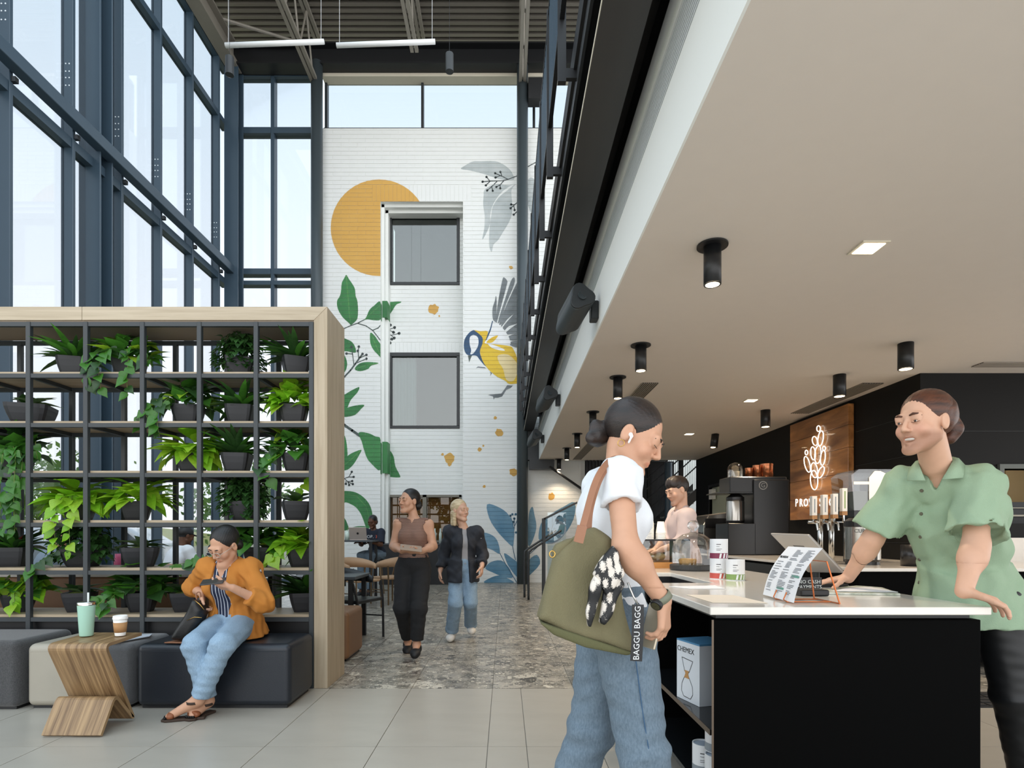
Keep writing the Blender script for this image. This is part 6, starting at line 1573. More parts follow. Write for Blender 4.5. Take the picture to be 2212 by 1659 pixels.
text_obj('lettering', 'BAGGU BAGG', M('print_white', '#dadada', .6), lan, frame_mw((l0+l1)/2+Vector((0, -.003, 0)), lx_, (-1, 0, 0)), .0255, label='white word BAGGU BAGG')
ph = thing('phone', 'pale gold phone held in the lowered hand of the standing woman', 'phone', (.5, 1.86, .86))
MB().box(-.0045, .0045, -.036, .036, -.072, .072).build('phone_body', M('phone_gold', '#bfb49f', .3, .5), ph, world=False, bevel=.004, seg=2); ph.location = P(1409, 1352, 1.86); ph.rotation_euler = (.05, .28, .5)

# ------------------------------------------------------------------ person: smiling man behind the counter
m_green = M('sage_shirt', '#94ac90', .8, var=.15, vscale=10, col2='#7e987d', bump=.35, bscale=300)
BM = basis((-.66, -.75, 0))
J = dict(B=BM, Pc=np.array((2.13, 2.66, .95)), Cc=np.array((2.005, 2.575, 1.27)), Nb=V3(2022, 1003, 2.50), SR=V3(1958, 1045, 2.64), SL=V3(2112, 1043, 2.44),
         ER=V3(1884, 1166, 2.74), WR=V3(1832, 1247, 2.90), EL=V3(2108, 1178, 2.35), WL=V3(2082, 1277, 2.27),
         HR=np.array((2.08, 2.74, .90)), HL=np.array((2.19, 2.58, .90)), KR=np.array((2.13, 2.80, .5)), KL=np.array((2.24, 2.54, .5)), AR=np.array((2.22, 2.86, .09)), AL=np.array((2.36, 2.6, .09)), TR=np.array((2.1, 2.72, .035)), TL=np.array((2.24, 2.47, .035)))
HM = Head(V3(1994, 913, 2.42), (-.94, -.33, -.06), (.16, .05, .98), 1.10)
man = person('smiling man in a sage green shirt leaning on the counter', J, HM, sk_f2,
       hair=dict(mat=hr_rd, style='bun', line=(-.002, .9), extra=[[((0, -.045, .028), (.083, .088, .09), .02)], [((0, -.128, .005), (.045, .042, .046), .02), ((-.02, -.138, -.03), (.03, .03, .04), .015), ((-.012, -.135, .035), (.03, .025, .025), .012), ((-.01, -.125, -.06), (.026, .026, .026), .012)]]),
       top=dict(mat=m_green, g=.024, sleeve=.82, flare=.010, hem=.13, skirt=.05, seed=17, wamp=.0055, wfreq=20, neck=.072, nf=.02, vneck=.13, vw=.42, wst=(1, 1, .45)), bottom=dict(mat=m_black, g=.01, r=(.095, .075, .065), seed=4, wamp=.001, name='trousers'),
       shoes=m_black, hands=(dict(d=(-.93, .30, -.20), n=(0, 0, -1), curl=(.1, .08, .06), spread=.12), dict(d=(.82, -.30, -.30), n=(-.15, 0, -1), curl=(.32, .42, .3), spread=.14, sc=1.08, thumb=(.55, .8, .1))), female=False, fine=True,
       face=dict(lip=(.78, .5, .46), stubble=.75, blush=.2), open_eyes=True, smile=True)
for sx in (-1, 1):
    MB().lathe([(.0115*math.sin(t), .0115*math.cos(t)) for t in np.linspace(.01, math.pi-.01, 9)], HM.L(sx*.031, .0765, .002), 14).build('eyeball', M('eye_white', '#dcd6d0', .2), man, smooth=True)
    gz = nv(HM.B[1]*1.+HM.B[0]*.1); MB().lathe([(.0055, .0102), (.004, .0112), (.001, .0118)], HM.L(sx*.031, .0765, .002), 12, axis=gz).build('iris', M('iris_brown', '#2c1f18', .15), man, smooth=True)
te = Soft(); te.ell(HM.L(0, .0645, -.0605), np.array((.030, .0155, .0085))*1.1, HM.B); te.build('teeth', M('tooth_white', '#eeeae2', .3), man, .002)
def on_soft(o, start, direction):
    """first place on mesh o (world coordinates) along a ray"""
    mw = Matrix.Translation(_origin(o)); s = Vector(start)-mw.translation; hit, loc, n, _ = o.ray_cast(s, Vector(direction).normalized())
    return (loc+mw.translation, n) if hit else (None, None)
bpy.context.view_layer.update()
shirt = [c for c in man.children if c.name.startswith('shirt')][0]
# collar
up_ = nv(J['Cc']-J['Pc'])*-1
for sx in (-1, 1):
    B = BM; nb = J['Nb']; a = nb+B[0]*sx*.052-B[1]*.045+np.array((0, 0, .032)); b = nb+B[0]*sx*.058+B[1]*.03+np.array((0, 0, .004)); c = nb+B[0]*sx*.028+B[1]*.098+np.array((0, 0, -.075)); d = nb+B[0]*sx*.095+B[1]*.078+np.array((0, 0, -.07)); e = nb+B[0]*sx*.098+B[1]*-.02+np.array((0, 0, -.012))
    mb = MB(); mb.grid([[a, b, c], [a*.5+e*.5+np.array((0, 0, .012)), b*.5+(e*.5+d*.5)*.5+np.array((0, 0, .01)), c*.5+d*.5+B[1]*.008], [e, e*.4+d*.6+B[1]*.006, d]])
    mb.build('collar', m_green, man, smooth=True, solid=.004)
for k, (px, py) in enumerate(((1991, 1060), (1990, 1110), (1988, 1160), (1986, 1209), (1985, 1258))):
    o0 = Vector((0, 0, EYE)); tgt = P(px, py, 2.4); hit, n = on_soft(shirt, o0, tgt-o0)
    if hit: MB().lathe([(.001, .003), (.007, .003), (.008, .0005), (.008, -.002)], hit, 14, axis=n).build('button', M('horn_button', '#5f5b4c', .4), man)

# ------------------------------------------------------------------ person: seated woman with phone
m_must = M('mustard_wool', '#b9762c', .85, var=.15, vscale=14, col2='#9c5f20', bump=.35, bscale=300)
def M_stripe():
    m = M('navy_pinstripe', '#1b2540', .7); nt = m.node_tree; b = pbsdf(m)
    tc = _n(nt, 'ShaderNodeTexCoord'); w = _n(nt, 'ShaderNodeTexWave', wave_type='BANDS', bands_direction='X'); w.inputs['Scale'].default_value = 13; w.inputs['Distortion'].default_value = .6; w.inputs['Detail Scale'].default_value = .4
    nt.links.new(tc.outputs['Object'], w.inputs['Vector']); r = _n(nt, 'ShaderNodeValToRGB'); r.color_ramp.interpolation = 'CONSTANT'; r.color_ramp.elements[0].color = (*lin('#18223c'), 1); r.color_ramp.elements[1].position = .9; r.color_ramp.elements[1].color = (*lin('#c8ccd4'), 1)
    nt.links.new(w.outputs[0], r.inputs[0]); nt.links.new(r.outputs[0], b.inputs['Base Color'])
    return m
B2 = basis((-.22, -.975, 0))
up2 = nv((-.02, -.06, 1))
J = dict(B=B2, Pc=np.array((-1.975, 4.24, .575)), Cc=np.array((-1.99, 4.19, .845)), Nb=np.array((-1.985, 4.165, 1.005)), SR=V3(449, 1228, 4.17), SL=V3(541, 1230, 4.15),
         ER=V3(418, 1268, 4.30), WR=V3(437, 1282, 4.12), EL=V3(571, 1303, 4.06), WL=V3(503, 1270, 3.90),
         HR=np.array((-2.06, 4.20, .545)), HL=np.array((-1.90, 4.19, .545)), KR=V3(421, 1392, 3.82), KL=V3(482, 1392, 3.78), AR=V3(449, 1515, 3.86), AL=V3(428, 1512, 3.76), TR=V3(416, 1548, 3.745), TL=V3(366, 1548, 3.72), w=1.04)
H2 = Head((-1.985, 4.09, 1.118), (-.30, -.80, -.52), (-.12, -.5, .85), 1.08)
w2 = person('seated woman in mustard blazer and glasses looking at her phone', J, H2, sk_f,
       hair=dict(mat=hr_bk, style='back', line=(-.006, .88), side=-1.0, part=.018, extra=[[((0, -.1, -.05), (.04, .034, .04), .02)]]),
       top=dict(mat=M_stripe(), g=.010, sleeve=.5, hem=-.02, seed=5, wamp=.0012, name='blouse', neck=.06, vneck=.15, vw=.35), bottom=dict(mat=m_jean2, g=.010, r=(.09, .066, .05), len=.93, seed=12, waist=.08, name='jeans', wamp=.0026),
       shoes=None, hands=(dict(d=(.15, -.25, -1), n=(.9, .2, 0), curl=(.5, .6, .4)), dict(d=(-.97, -.05, .12), n=(.05, .5, .86), curl=(.35, .45, .35), thumb=(.75, .35, .45))), fine=True, hh=.007)
JJ = dict(J); JJ['w'] = 1.05
garment(w2, JJ, dict(mat=m_must, g=.019, sleeve=1.5, hem=.12, skirt=.05, seed=9, wamp=.0042, neck=.078, nf=.035, open=.12, openk=.45, ofront=.02, name='blazer', hemdir=np.array((0, 0, -1.)), arm=1.05), True, .007)
m_lens = M_glass('lens_glass', (.97, .97, .97), .06); m_frame = M('spectacle_frame', '#b9b0a4', .25, .2)
gl = MB()
for sx in (-1, 1):
    gl.tube([H2.L(sx*.034+.0225*math.cos(a)*(1 if abs(math.cos(a)) < .8 else .95), .104, -.004+.016*math.sin(a)) for a in np.linspace(0, 2*math.pi, 21)], .0018, 6, caps=False); gl.tube([H2.L(sx*.057, .102, .0), H2.L(sx*.075, .06, .004), H2.L(sx*.082, -.005, .006)], .0016, 6)
gl.tube([H2.L(-.0115, .105, .002), H2.L(0, .109, .005), H2.L(.0115, .105, .002)], .0016, 6); gl.build('spectacles', m_frame, w2, smooth=True)
bag = thing('phone', 'dark phone held by the seated woman', 'phone', tuple(V3(452, 1263, 3.86))); MB().box(-.075, .075, -.037, .037, -.0045, .0045).build('phone_body', M('phone_dark', '#3c3a3a', .3), bag, world=False, bevel=.004, seg=2); bag.rotation_euler = (.45, -.1, .1); bag.location = Vector(V3(460, 1260, 3.86))+Vector((0, 0, .012))
# sandals
m_sole = M('sandal_sole', '#3a2a20', .7); m_slth = M('sandal_leather', '#8a5233', .55)
for a in 'RL':
    A_, T_ = np.array(J['A'+a]), np.array(J['T'+a]); fd = nv((T_-A_)*np.array((1, 1, 0))); sd_ = np.array((-fd[1], fd[0], 0)); hl = np.array((A_[0], A_[1], 0))-fd*.045; tl = np.array((T_[0], T_[1], 0))+fd*.045
    pts = [hl+sd_*.028, hl*.5+tl*.5+sd_*.034, tl-fd*.03+sd_*.042, tl+sd_*.02, tl-sd_*.02, tl-fd*.03-sd_*.042, hl*.5+tl*.5-sd_*.034, hl-sd_*.028]
    MB().prism([p+np.array((0, 0, .001)) for p in pts], (0, 0, .016)).build('sandal_sole', m_sole, w2, bevel=.004, seg=1)
    S = Soft(); c = T_-fd*.01
    S.ell(np.array((c[0], c[1], .034)), (.036, .046, .024), np.array([fd, sd_, (0, 0, 1)]), .01); S.plane(c+fd*.018, fd).plane(c-fd*.022, -fd).plane((0, 0, .012), (0, 0, -1)); S.build('toe_strap', m_slth, w2, .005)
    ak = A_-np.array((0, 0, .0)); MB().lathe([(.043, -.008), (.046, -.008), (.046, .008), (.043, .008)], ak*.85+np.array((T_[0], T_[1], A_[2]))*.15-np.array((0, 0, .012)), 20).build('ankle_strap', m_sole, w2, smooth=True)
    for i in range(5): MB().lathe([(.0085*math.sin(t), .0085*math.cos(t)) for t in np.linspace(.01, 3.13, 7)], np.array((T_[0], T_[1], .024))+fd*(.03-.004*abs(i-1.2))+sd_*(i-2)*.0135, 8).build('toe', sk_f, w2, smooth=True)
# black backpack beside her
bp = thing('backpack', 'black leather backpack leaning beside the seated woman', 'bag', (-2.23, 4.08, .447))
ob = [tuple(V3(px, py, 4.05)[[0, 2]]) for px, py in ((374, 1374), (392, 1345), (410, 1312), (420, 1294), (433, 1298), (443, 1316), (436, 1345), (418, 1372), (400, 1382), (380, 1380))]
soft_obj('bag_body', [poly_soft(ob, 4.06, .075, .04, wrinkle(.003, 40, 8), .007)], M('black_leather', '#1a1a1b', .42, bump=.2, bscale=200), bp)
MB().tube([P(421, 1297, 3.985), P(432, 1306, 3.98), P(441, 1317, 3.98)], .003, 6).build('zip', m_gold, bp, smooth=True); MB().tube([P(404, 1340, 3.975), P(420, 1333, 3.972), P(436, 1334, 3.975)], .0025, 6).build('zip', m_gold, bp, smooth=True)
MB().tube(catmull([P(425, 1296, 4.05), P(424, 1282, 4.05), P(432, 1280, 4.06), P(434, 1297, 4.06)], 5), .005, 6).build('grab_loop', m_tan, bp, smooth=True)
lt = MB().prism([np.array(p) for p in ((-2.35, 3.99, .449), (-2.2, 3.98, .449), (-2.16, 4.06, .449), (-2.31, 4.08, .449))], (0, 0, .006)).build('leather_pouch', m_tan); tag(lt, 'tan leather pouch under the black backpack', 'pouch')

# ------------------------------------------------------------------ person: barista in pink shirt
m_pink = M('pale_pink_shirt', '#cdb9b4', .85, var=.12, vscale=12, bump=.2, bscale=200)
D = 5.65; c = lambda px, py, d=D: V3(px, py, d)
J = dict(B=basis((-.95, -.25, 0)), Pc=np.array((1.74, 5.67, .96)), Cc=c(1474, 1138), Nb=c(1472, 1102), SR=c(1462, 1112, 5.85), SL=c(1484, 1116, 5.47), ER=c(1440, 1160, 5.85), EL=c(1477, 1172, 5.40), WR=c(1418, 1185, 5.62), WL=c(1428, 1188, 5.44),
         HR=np.array((1.74, 5.76, .9)), HL=np.array((1.74, 5.58, .9)), KR=np.array((1.74, 5.76, .5)), KL=np.array((1.74, 5.58, .5)), AR=np.array((1.78, 5.76, .09)), AL=np.array((1.78, 5.58, .09)), TR=np.array((1.62, 5.76, .04)), TL=np.array((1.62, 5.56, .04)))
H = Head(c(1462, 1060), (-.90, -.28, -.3), (-.25, 0, .95), 1.1)
person('barista with short dark hair in a pale pink shirt behind the pastry case', J, H, sk_f2, hair=dict(mat=hr_br, style='short', line=(.012, .78), nape=.07, groove=.002, extra=[[((0, .0, .065), (.076, .085, .072), .02)]]),
       top=dict(mat=m_pink, g=.022, sleeve=1.6, hem=.05, seed=31, neck=.066), bottom=dict(mat=m_black, g=.01, wamp=.001), shoes=m_black, hands=(dict(d=(-.9, -.2, -.3), n=(0, 0, -1)), dict(d=(-.9, .2, -.3), n=(0, 0, -1))), female=False, face=dict(stubble=.35))
bar = bpy.data.objects[[o.name for o in bpy.data.objects if o.get('label', '').startswith('barista')][0]]
for sx in (-1, 1):
    B = J['B']; nb = J['Nb']; a = nb-B[1]*.05+B[0]*sx*.03+np.array((0, 0, .05)); b = nb+B[0]*sx*.062+np.array((0, 0, .04)); e_ = nb+B[1]*.07+B[0]*sx*.012+np.array((0, 0, .0)); f_ = nb+B[1]*.085+B[0]*sx*.05+np.array((0, 0, -.045)); g_ = nb+B[0]*sx*.095+np.array((0, 0, -.005)); h_ = nb-B[1]*.075+B[0]*sx*.04+np.array((0, 0, .005))
    MB().grid([[a, b, e_], [h_, g_, f_]]).build('collar', m_pink, bar, smooth=True, solid=.005)

# ------------------------------------------------------------------ people: two women walking in
def M_rib():
    m = M('brown_rib_knit', '#7a5a4d', .85); nt = m.node_tree; b = pbsdf(m)
    tc = _n(nt, 'ShaderNodeTexCoord'); w = _n(nt, 'ShaderNodeTexWave', wave_type='BANDS', bands_direction='Z'); w.inputs['Scale'].default_value = 22; w.inputs['Distortion'].default_value = 1.
    nt.links.new(tc.outputs['Object'], w.inputs['Vector']); r = _n(nt, 'ShaderNodeValToRGB'); r.color_ramp.elements[0].color = (*lin('#5d4238'), 1); r.color_ramp.elements[1].color = (*lin('#9b7a6a'), 1)
    nt.links.new(w.outputs[0], r.inputs[0]); nt.links.new(r.outputs[0], b.inputs['Base Color'])
    return m
D = 5.72; sh = 1.0
J = dict(B=basis((-.12, -.99, 0)), Pc=c(893, 1218, D), Cc=c(893, 1157, D), Nb=c(894, 1118, D), SR=c(860, 1131, D), SL=c(926, 1132, D), ER=c(850, 1180, 5.72), EL=c(936, 1180, 5.72), WR=c(868, 1190, 5.47), WL=c(908, 1192, 5.48),
         HR=c(875, 1232, D), HL=c(909, 1232, D), KR=c(868, 1312, 5.60), KL=c(905, 1312, 5.55), AR=c(881, 1385, 5.95), AL=c(900, 1393, 5.60), TR=c(880, 1410, 5.83), TL=c(896, 1416, 5.46), w=.96)
H = Head(c(883, 1083, 5.7), (-.62, -.78, .04), (0, 0, 1), 1.03)
wk = person('dark-haired woman in brown sleeveless shirt and black jeans walking in', J, H, sk_f, hair=dict(mat=hr_bk, style='bun', line=(.006, .85), extra=[[((0, -.115, -.03), (.045, .042, .048), .02)]]),
       top=dict(mat=M_rib(), g=.012, sleeve=0, hem=-.06, seed=41, neck=.06, vneck=.08, name='blouse'), bottom=dict(mat=M_denim('denim_black', '#1d1e21', '#131416'), g=.008, r=(.098, .07, .055), len=.86, waist=.13, wamp=.0015, seed=2, name='jeans'), shoes=M('black_sandal', '#1a1a1c', .6),
       hands=(dict(d=(.75, -.55, -.05), n=(0, .3, .9), curl=(.4, .4, .3)), dict(d=(-.75, -.55, -.05), n=(0, .3, .9), curl=(.4, .4, .3))), hh=.009)
tbt = MB().box(-.1, .1, -.065, .065, -.006, .006).build('notebook', M('notebook_cover', '#a08c7a', .6), None, world=False, bevel=.003, seg=1); tag(tbt, 'tan notebook carried by the walking dark-haired woman', 'notebook'); tbt.location = V3(888, 1184, 5.38); tbt.rotation_euler = (.35, .12, .2)
D = 6.45
J = dict(B=basis((.25, -.97, 0)), Pc=c(1000, 1226, D), Cc=c(1001, 1172, D), Nb=c(1001, 1137, D), SR=c(972, 1149, D), SL=c(1030, 1150, D), ER=c(960, 1192, 6.5), EL=c(1043, 1196, 6.5), WR=c(951, 1232, 6.42), WL=c(1041, 1222, 6.3),
         HR=c(985, 1238, D), HL=c(1015, 1238, D), KR=c(984, 1302, 6.3), KL=c(1016, 1300, 6.4), AR=c(975, 1366, 6.55), AL=c(1017, 1352, 6.85), TR=c(972, 1381, 6.42), TL=c(1019, 1365, 6.7), w=.86)
H = Head(c(994, 1103, 6.43), (.72, -.69, .0), (0, 0, 1), 1.03)
person('blonde woman in dark navy jacket and light jeans walking in', J, H, sk_f2, hair=dict(mat=hr_bl, style='long', line=(.012, .82), ear=False, nape=.12, extra=[[((.062, -.02, -.02), (.068, -.015, -.15), .026, .02), ((-.062, -.03, -.02), (-.066, -.03, -.16), .026, .02), ((0, -.07, -.02), (0, -.075, -.16), .05, .035), ((.05, -.06, -.02), (.05, -.06, -.16), .03, .025), ((-.05, -.06, -.02), (-.05, -.06, -.16), .03, .025)]]),
       top=dict(mat=M('grey_tee', '#9a989a', .85), g=.008, sleeve=.3, hem=-.04, seed=43, neck=.062, name='t_shirt'), bottom=dict(mat=m_jean2, g=.008, r=(.082, .068, .064), len=.92, cuff=True, wamp=.002, seed=6, name='jeans'), shoes=M('white_shoe', '#e6e3dc', .5),
       hands=(dict(d=(-.05, -.1, -1), n=(.9, 0, 0), curl=(.4, .5, .3)), dict(d=(-.05, -.3, -1), n=(-.9, .2, 0), curl=(.4, .5, .3))), hh=.01)
wl = bpy.data.objects[[o.name for o in bpy.data.objects if o.get('label', '').startswith('blonde woman')][0]]
garment(wl, J, dict(mat=M('navy_plaid', '#2a2d35', .8, var=.7, vscale=18, col2='#1b1d22', bump=.2), g=.022, arm=.85, sleeve=1.85, hem=.16, skirt=.0, seed=51, wamp=.004, neck=.068, open=.05, openk=.9, ofront=.01, name='jacket'), True, .01)
D = 11.5
def seated(label, x, y, f, zs, skin, hairm, topm, botm, female=True, lean=.1, cap=None, style='short', arms=.25, zfloor=0.):
    f = nv((f[0], f[1], 0)); r = np.array((f[1], -f[0], 0)); p = np.array((x, y, zs+.10)); U = np.array((0, 0, 1.))
    Cc = p+U*.30+f*lean*.5; Nb = p+U*.475+f*lean
    J = dict(B=basis(f), Pc=p, Cc=Cc, Nb=Nb, SR=Nb+r*.165-U*.05, SL=Nb-r*.165-U*.05)
    for a, s in (('R', 1), ('L', -1)):
        J['E'+a] = J['S'+a]-U*.25+f*.1+r*s*.05; J['W'+a] = J['E'+a]+f*.22+U*(arms-.2)-r*s*.08
        J['H'+a] = p+r*s*.085-U*.03; J['K'+a] = J['H'+a]+f*.42+U*.0; J['A'+a] = J['K'+a]-U*(J['K'+a][2]-.1-zfloor)+f*.02; J['T'+a] = J['A'+a]+f*.14-U*.06
    H = Head(Nb+U*.15+f*.05, f*.95+np.array((0, 0, -.25)), (0, 0, 1), 1.05)
    ex = [[((0, -.1, -.02), (.05, .05, .06), .02)]] if style == 'bun' else []
    t = person(label, J, H, skin, hair=dict(mat=hairm, style=style, extra=ex), top=dict(mat=topm, g=.018, sleeve=.9, hem=.02, seed=int(abs(x*10))), bottom=dict(mat=botm, g=.012), shoes=M('dark_shoe', '#2a2a2c', .6), hands=(dict(d=f, n=-U), dict(d=f, n=-U)), female=female, hh=.014)
    if cap is not None:
        S = Soft(); S.ell(H.L(0, -.015, .05), np.array((.086, .104, .085)), H.B); S.cut(lambda d, X, Y, Z: np.maximum(d, -((X-H.c[0])*H.B[2][0]+(Y-H.c[1])*H.B[2][1]+(Z-H.c[2])*H.B[2][2])+.03)); S.build('cap', cap, t, .009)
        MB().prism([H.L(-.06, .07, .035), H.L(-.05, .15, .03), H.L(.05, .15, .03), H.L(.06, .07, .035)], (0, 0, .006)).build('cap_brim', cap, t)
    return t, J, H
sk_m = M_skin('skin_tan', '#b98a6c')
m_navy = M('navy_cotton', '#1d2433', .85); m_greyblue = M('grey_blue_cotton', '#7f8d9b', .85, var=.1)
lp_, JL, HL_ = seated('person in navy sweatshirt working on a laptop at the tall table', -2.57, 11.6, (-.3, -.95), .72, sk_d, hr_bk, m_navy, m_jean, True, .12, style='bun', zfloor=.0)
text_obj('lettering', '300', M('print_orange', '#d8593a', .6), lp_, frame_mw(JL['Cc']+np.array((.10, -.185, .03)), (1, -.25, 0), (0, 0, 1)), .085); text_obj('lettering', 'OP.', M('print_white', '#dadada', .6), lp_, frame_mw(JL['Cc']+np.array((-.06, -.185, .03)), (1, .1, 0), (0, 0, 1)), .085)
seated('person in a grey-blue shirt seated at the left edge behind the shelf', -5.45, 6.75, (.5, .85), .45, sk_m, hr_br, m_greyblue, m_jean, True, .18, style='bun')
seated('person in white T-shirt and black cap seated by the windows', -4.78, 8.2, (.6, .8), .45, sk_d, hr_bk, m_tee, m_jean, False, .2, cap=M('black_cap', '#2a2b2e', .8))
seated('grey-haired man in navy shirt seated facing the camera behind the shelf', -4.75, 9.85, (.2, -1), .45, sk_f2, M_hair('hair_grey', '#8b8580', '#5d5954'), m_navy, m_black, False, .1)
seated('person in a pale pink top seated behind the right end of the shelf', -2.95, 8.9, (-.5, .85), .45, sk_m, hr_br, M('dusty_pink', '#b99a98', .85), m_black, True, .12)

# ------------------------------------------------------------------ furniture behind the shelf
m_ctop = M('charcoal_top', '#43484c', .45); m_tanl = M('tan_leather_seat', '#8a6444', .5, var=.12, vscale=10, bump=.1, bscale=150)
def table(label, x0, x1, y0, y1, h, mat=m_ctop, leg='post'):
    t = thing('cafe_table', label, 'table', ((x0+x1)/2, (y0+y1)/2, 0), 0, 'cafe tables')
    MB().box(x0, x1, y0, y1, h-.035, h).build('table_top', mat, t, bevel=.004, seg=1)
    for x in (x0+.06, x1-.06):
        for y in (y0+.06, y1-.06): MB().box(x-.025, x+.025, y-.025, y+.025, 0, h-.035).build('leg', m_black, t)
    return t
table('dark table right behind the divider shelf', -4.9, -2.75, 6.3, 7.0, .74)
table('dark table with the black armchair at the end of the shelf', -2.35, -1.62, 6.25, 6.95, .74)
table('dark table by the windows', -5.2, -3.6, 8.6, 9.3, .74)
table('tall dark table with the laptop', -3.6, -2.45, 10.75, 11.3, 1.09)
bn = thing('banquette', 'tan leather banquette behind the divider shelf', 'bench', (-3.4, 5.75, 0))
MB().box(-5.0, -2.3, 5.5, 6.0, .12, .45).build('seat', m_tanl, bn, bevel=.03, seg=3); MB().box(-5.0, -2.3, 5.42, 5.52, .12, .80).build('backrest', m_tanl, bn, bevel=.03, seg=3); MB().box(-4.95, -2.35, 5.46, 5.95, 0, .12).build('plinth', m_black, bn)
MB().box(-5.0, -2.3, 5.415, 5.53, .80, .825).build('top_cap', M('pale_cap', '#cfc9c0', .5), bn)
ottoman('brown leather ottoman beyond the end of the shelf', -2.15, -1.46, 5.42, 6.0, .47, m_tanl, 'ottoman cubes along the shelf')
def armchair(label, x, y, rz, mat, legm):
    t = thing('armchair', label, 'chair', (x, y, 0), rz, 'cafe armchairs')
    MB().box(-.24, .24, -.22, .24, .43, .47).build('seat', mat, t, world=False, bevel=.015, seg=2)
    n = 15; rows = [[], []]; o2 = [[], []]
    for i in range(n):
        a = math.radians(-25+230*i/(n-1)); xx, yy = .28*math.cos(a), .05+.27*math.sin(a); b = math.sin((i/(n-1))*math.pi)
        rows[0].append((xx, yy, .63+.02*b)); rows[1].append((xx*1.04, yy*1.04, .70+.12*b))
    MB().grid(rows).build('backrest', mat, t, world=False, smooth=True, solid=.022)
    for sx in (-1, 1):
        for sy in (-1, 1): MB().tube([(sx*.25, sy*.22, 0), (sx*.245, sy*.215, .45), (sx*.27, sy*.2+.03, .66)], .014, 8).build('leg', legm, t, world=False)
        MB().tube([(sx*.248, -.2, .25), (sx*.248, .2, .25)], .009, 6).build('stretcher', legm, t, world=False)
    return t
armchair('black wooden armchair at the end of the divider shelf', -1.72, 6.62, 1.2, M('black_chair', '#26292c', .4), m_black)
m_brass = M('bronze_leg', '#6d573d', .4, .5)
armchair('tan armchair with bronze legs, nearer of the two by the mural', -2.35, 9.4, .9, M('tan_chair', '#b3906f', .6), m_brass)
armchair('tan armchair with bronze legs, farther of the two by the mural', -2.0, 10.1, -2.2, M('tan_chair', '#b3906f', .6), m_brass)
armchair('tan armchair standing empty by the windows', -4.15, 7.75, 2.6, M('tan_chair', '#b3906f', .6), m_brass)
st_ = thing('bar_stool', 'dark stool under the person with the laptop', 'stool', (-2.57, 11.6, 0)); MB().lathe([(.001, .70), (.18, .70), (.18, .66), (.001, .66)], (-2.57, 11.6, 0), 20).build('seat', m_black, st_)
for k in range(4): a = k*math.pi/2+.7; MB().cyl((-2.57+.16*math.cos(a), 11.6+.16*math.sin(a), 0), (-2.57+.1*math.cos(a), 11.6+.1*math.sin(a), .66), .012, n=8).build('leg', m_brass, st_)
lt = thing('laptop', 'open silver laptop on the tall table', 'laptop', (-2.72, 11.0, 1.09)); m_alu = M('aluminium', '#c4b7ad', .35, .4)
MB().box(-2.95, -2.62, 10.98, 11.2, 1.0905, 1.103).build('keyboard_deck', m_alu, lt); MB().prism([(-2.95, 10.98, 1.1), (-2.62, 10.98, 1.1), (-2.62, 10.90, 1.33), (-2.95, 10.90, 1.33)], (0, .008, .003)).build('lid', m_alu, lt, bevel=.004, seg=1)
lc_ = Vector((-2.785, 10.935, 1.215)); MB().face([lc_+Vector((.02*math.cos(a), -.002-.34*.021*math.sin(a), .021*math.sin(a))) for a in np.linspace(0, 6.28, 15)[:-1]]).build('lid_emblem', m_black, lt)
for k, (x, col, lab) in enumerate(((-3.12, '#d7d9d4', 'clear bottle with orange label beside the laptop'), (-3.0, '#cfe0d2', 'iced drink with green straw beside the laptop'))):
    t = thing('drink_bottle' if k == 0 else 'iced_drink', lab, 'drink', (x, 11.0, 1.09)); MB().lathe([(.001, 0), (.045, 0), (.045, .15 if k else .2), (.03, .16 if k else .25), (.03, .165 if k else .28), (.001, .165 if k else .28)], (x, 11.0, 1.0905), 16).build('cup_body', M('drink_'+str(k), col, .2), t, smooth=True)
    if k: MB().cyl((x, 11.0, 1.2), (x+.02, 11.0, 1.36), .005, n=6).build('straw', b_grn, t)
    else: MB().lathe([(.046, .07), (.046, .14)], (x, 11.0, 1.09), 16).build('bottle_label', M('label_orange', '#cf6a3a', .6), t)
wb = thing('water_bottle', 'pink steel bottle on the table behind the shelf', 'bottle', P(250, 1215, 6.5)); bz = .7405; wb.location = (-4.35, 6.5, bz)
MB().lathe([(.001, 0), (.038, 0), (.038, .18), (.028, .2), (.028, .24), (.001, .24)], (-4.35, 6.5, bz), 18).build('bottle_body', M('raspberry_enamel', '#b0486a', .4), wb, smooth=True)
pk = MB().lathe([(.001, 0), (.036, 0), (.045, .1), (.04, .1), (.033, .01), (.001, .01)], (-4.5, 6.45, bz), 18).build('mug', m_paper, smooth=True); tag(pk, 'white cup beside the pink bottle', 'cup')
# drinks on the service counter under the tan blinds
sv = thing('service_bench', 'black service bench under the tan blinds', 'bench', (-2.1, 14.3, 0)); MB().box(-3.0, -1.1, 13.75, 14.28, 0, .95).build('bench_body', m_black, sv); MB().box(-3.02, -1.08, 13.72, 14.28, .95, .98).build('bench_top', m_ctop, sv)
for k in range(6):
    x = -1.95+k*.13; t = MB().lathe([(.001, 0), (.035, 0), (.035, .22), (.016, .3), (.016, .36), (.001, .36)], (x, 13.95, .9805), 12).build('glass_bottle', M('water_glass', '#c4d3cc', .15), smooth=True); tag(t, 'tall pale water bottle on the service bench, %s' % ['leftmost', 'second from the left', 'third from the left', 'third from the right', 'second from the right', 'rightmost'][k], 'bottle', 'bottles on the service bench')

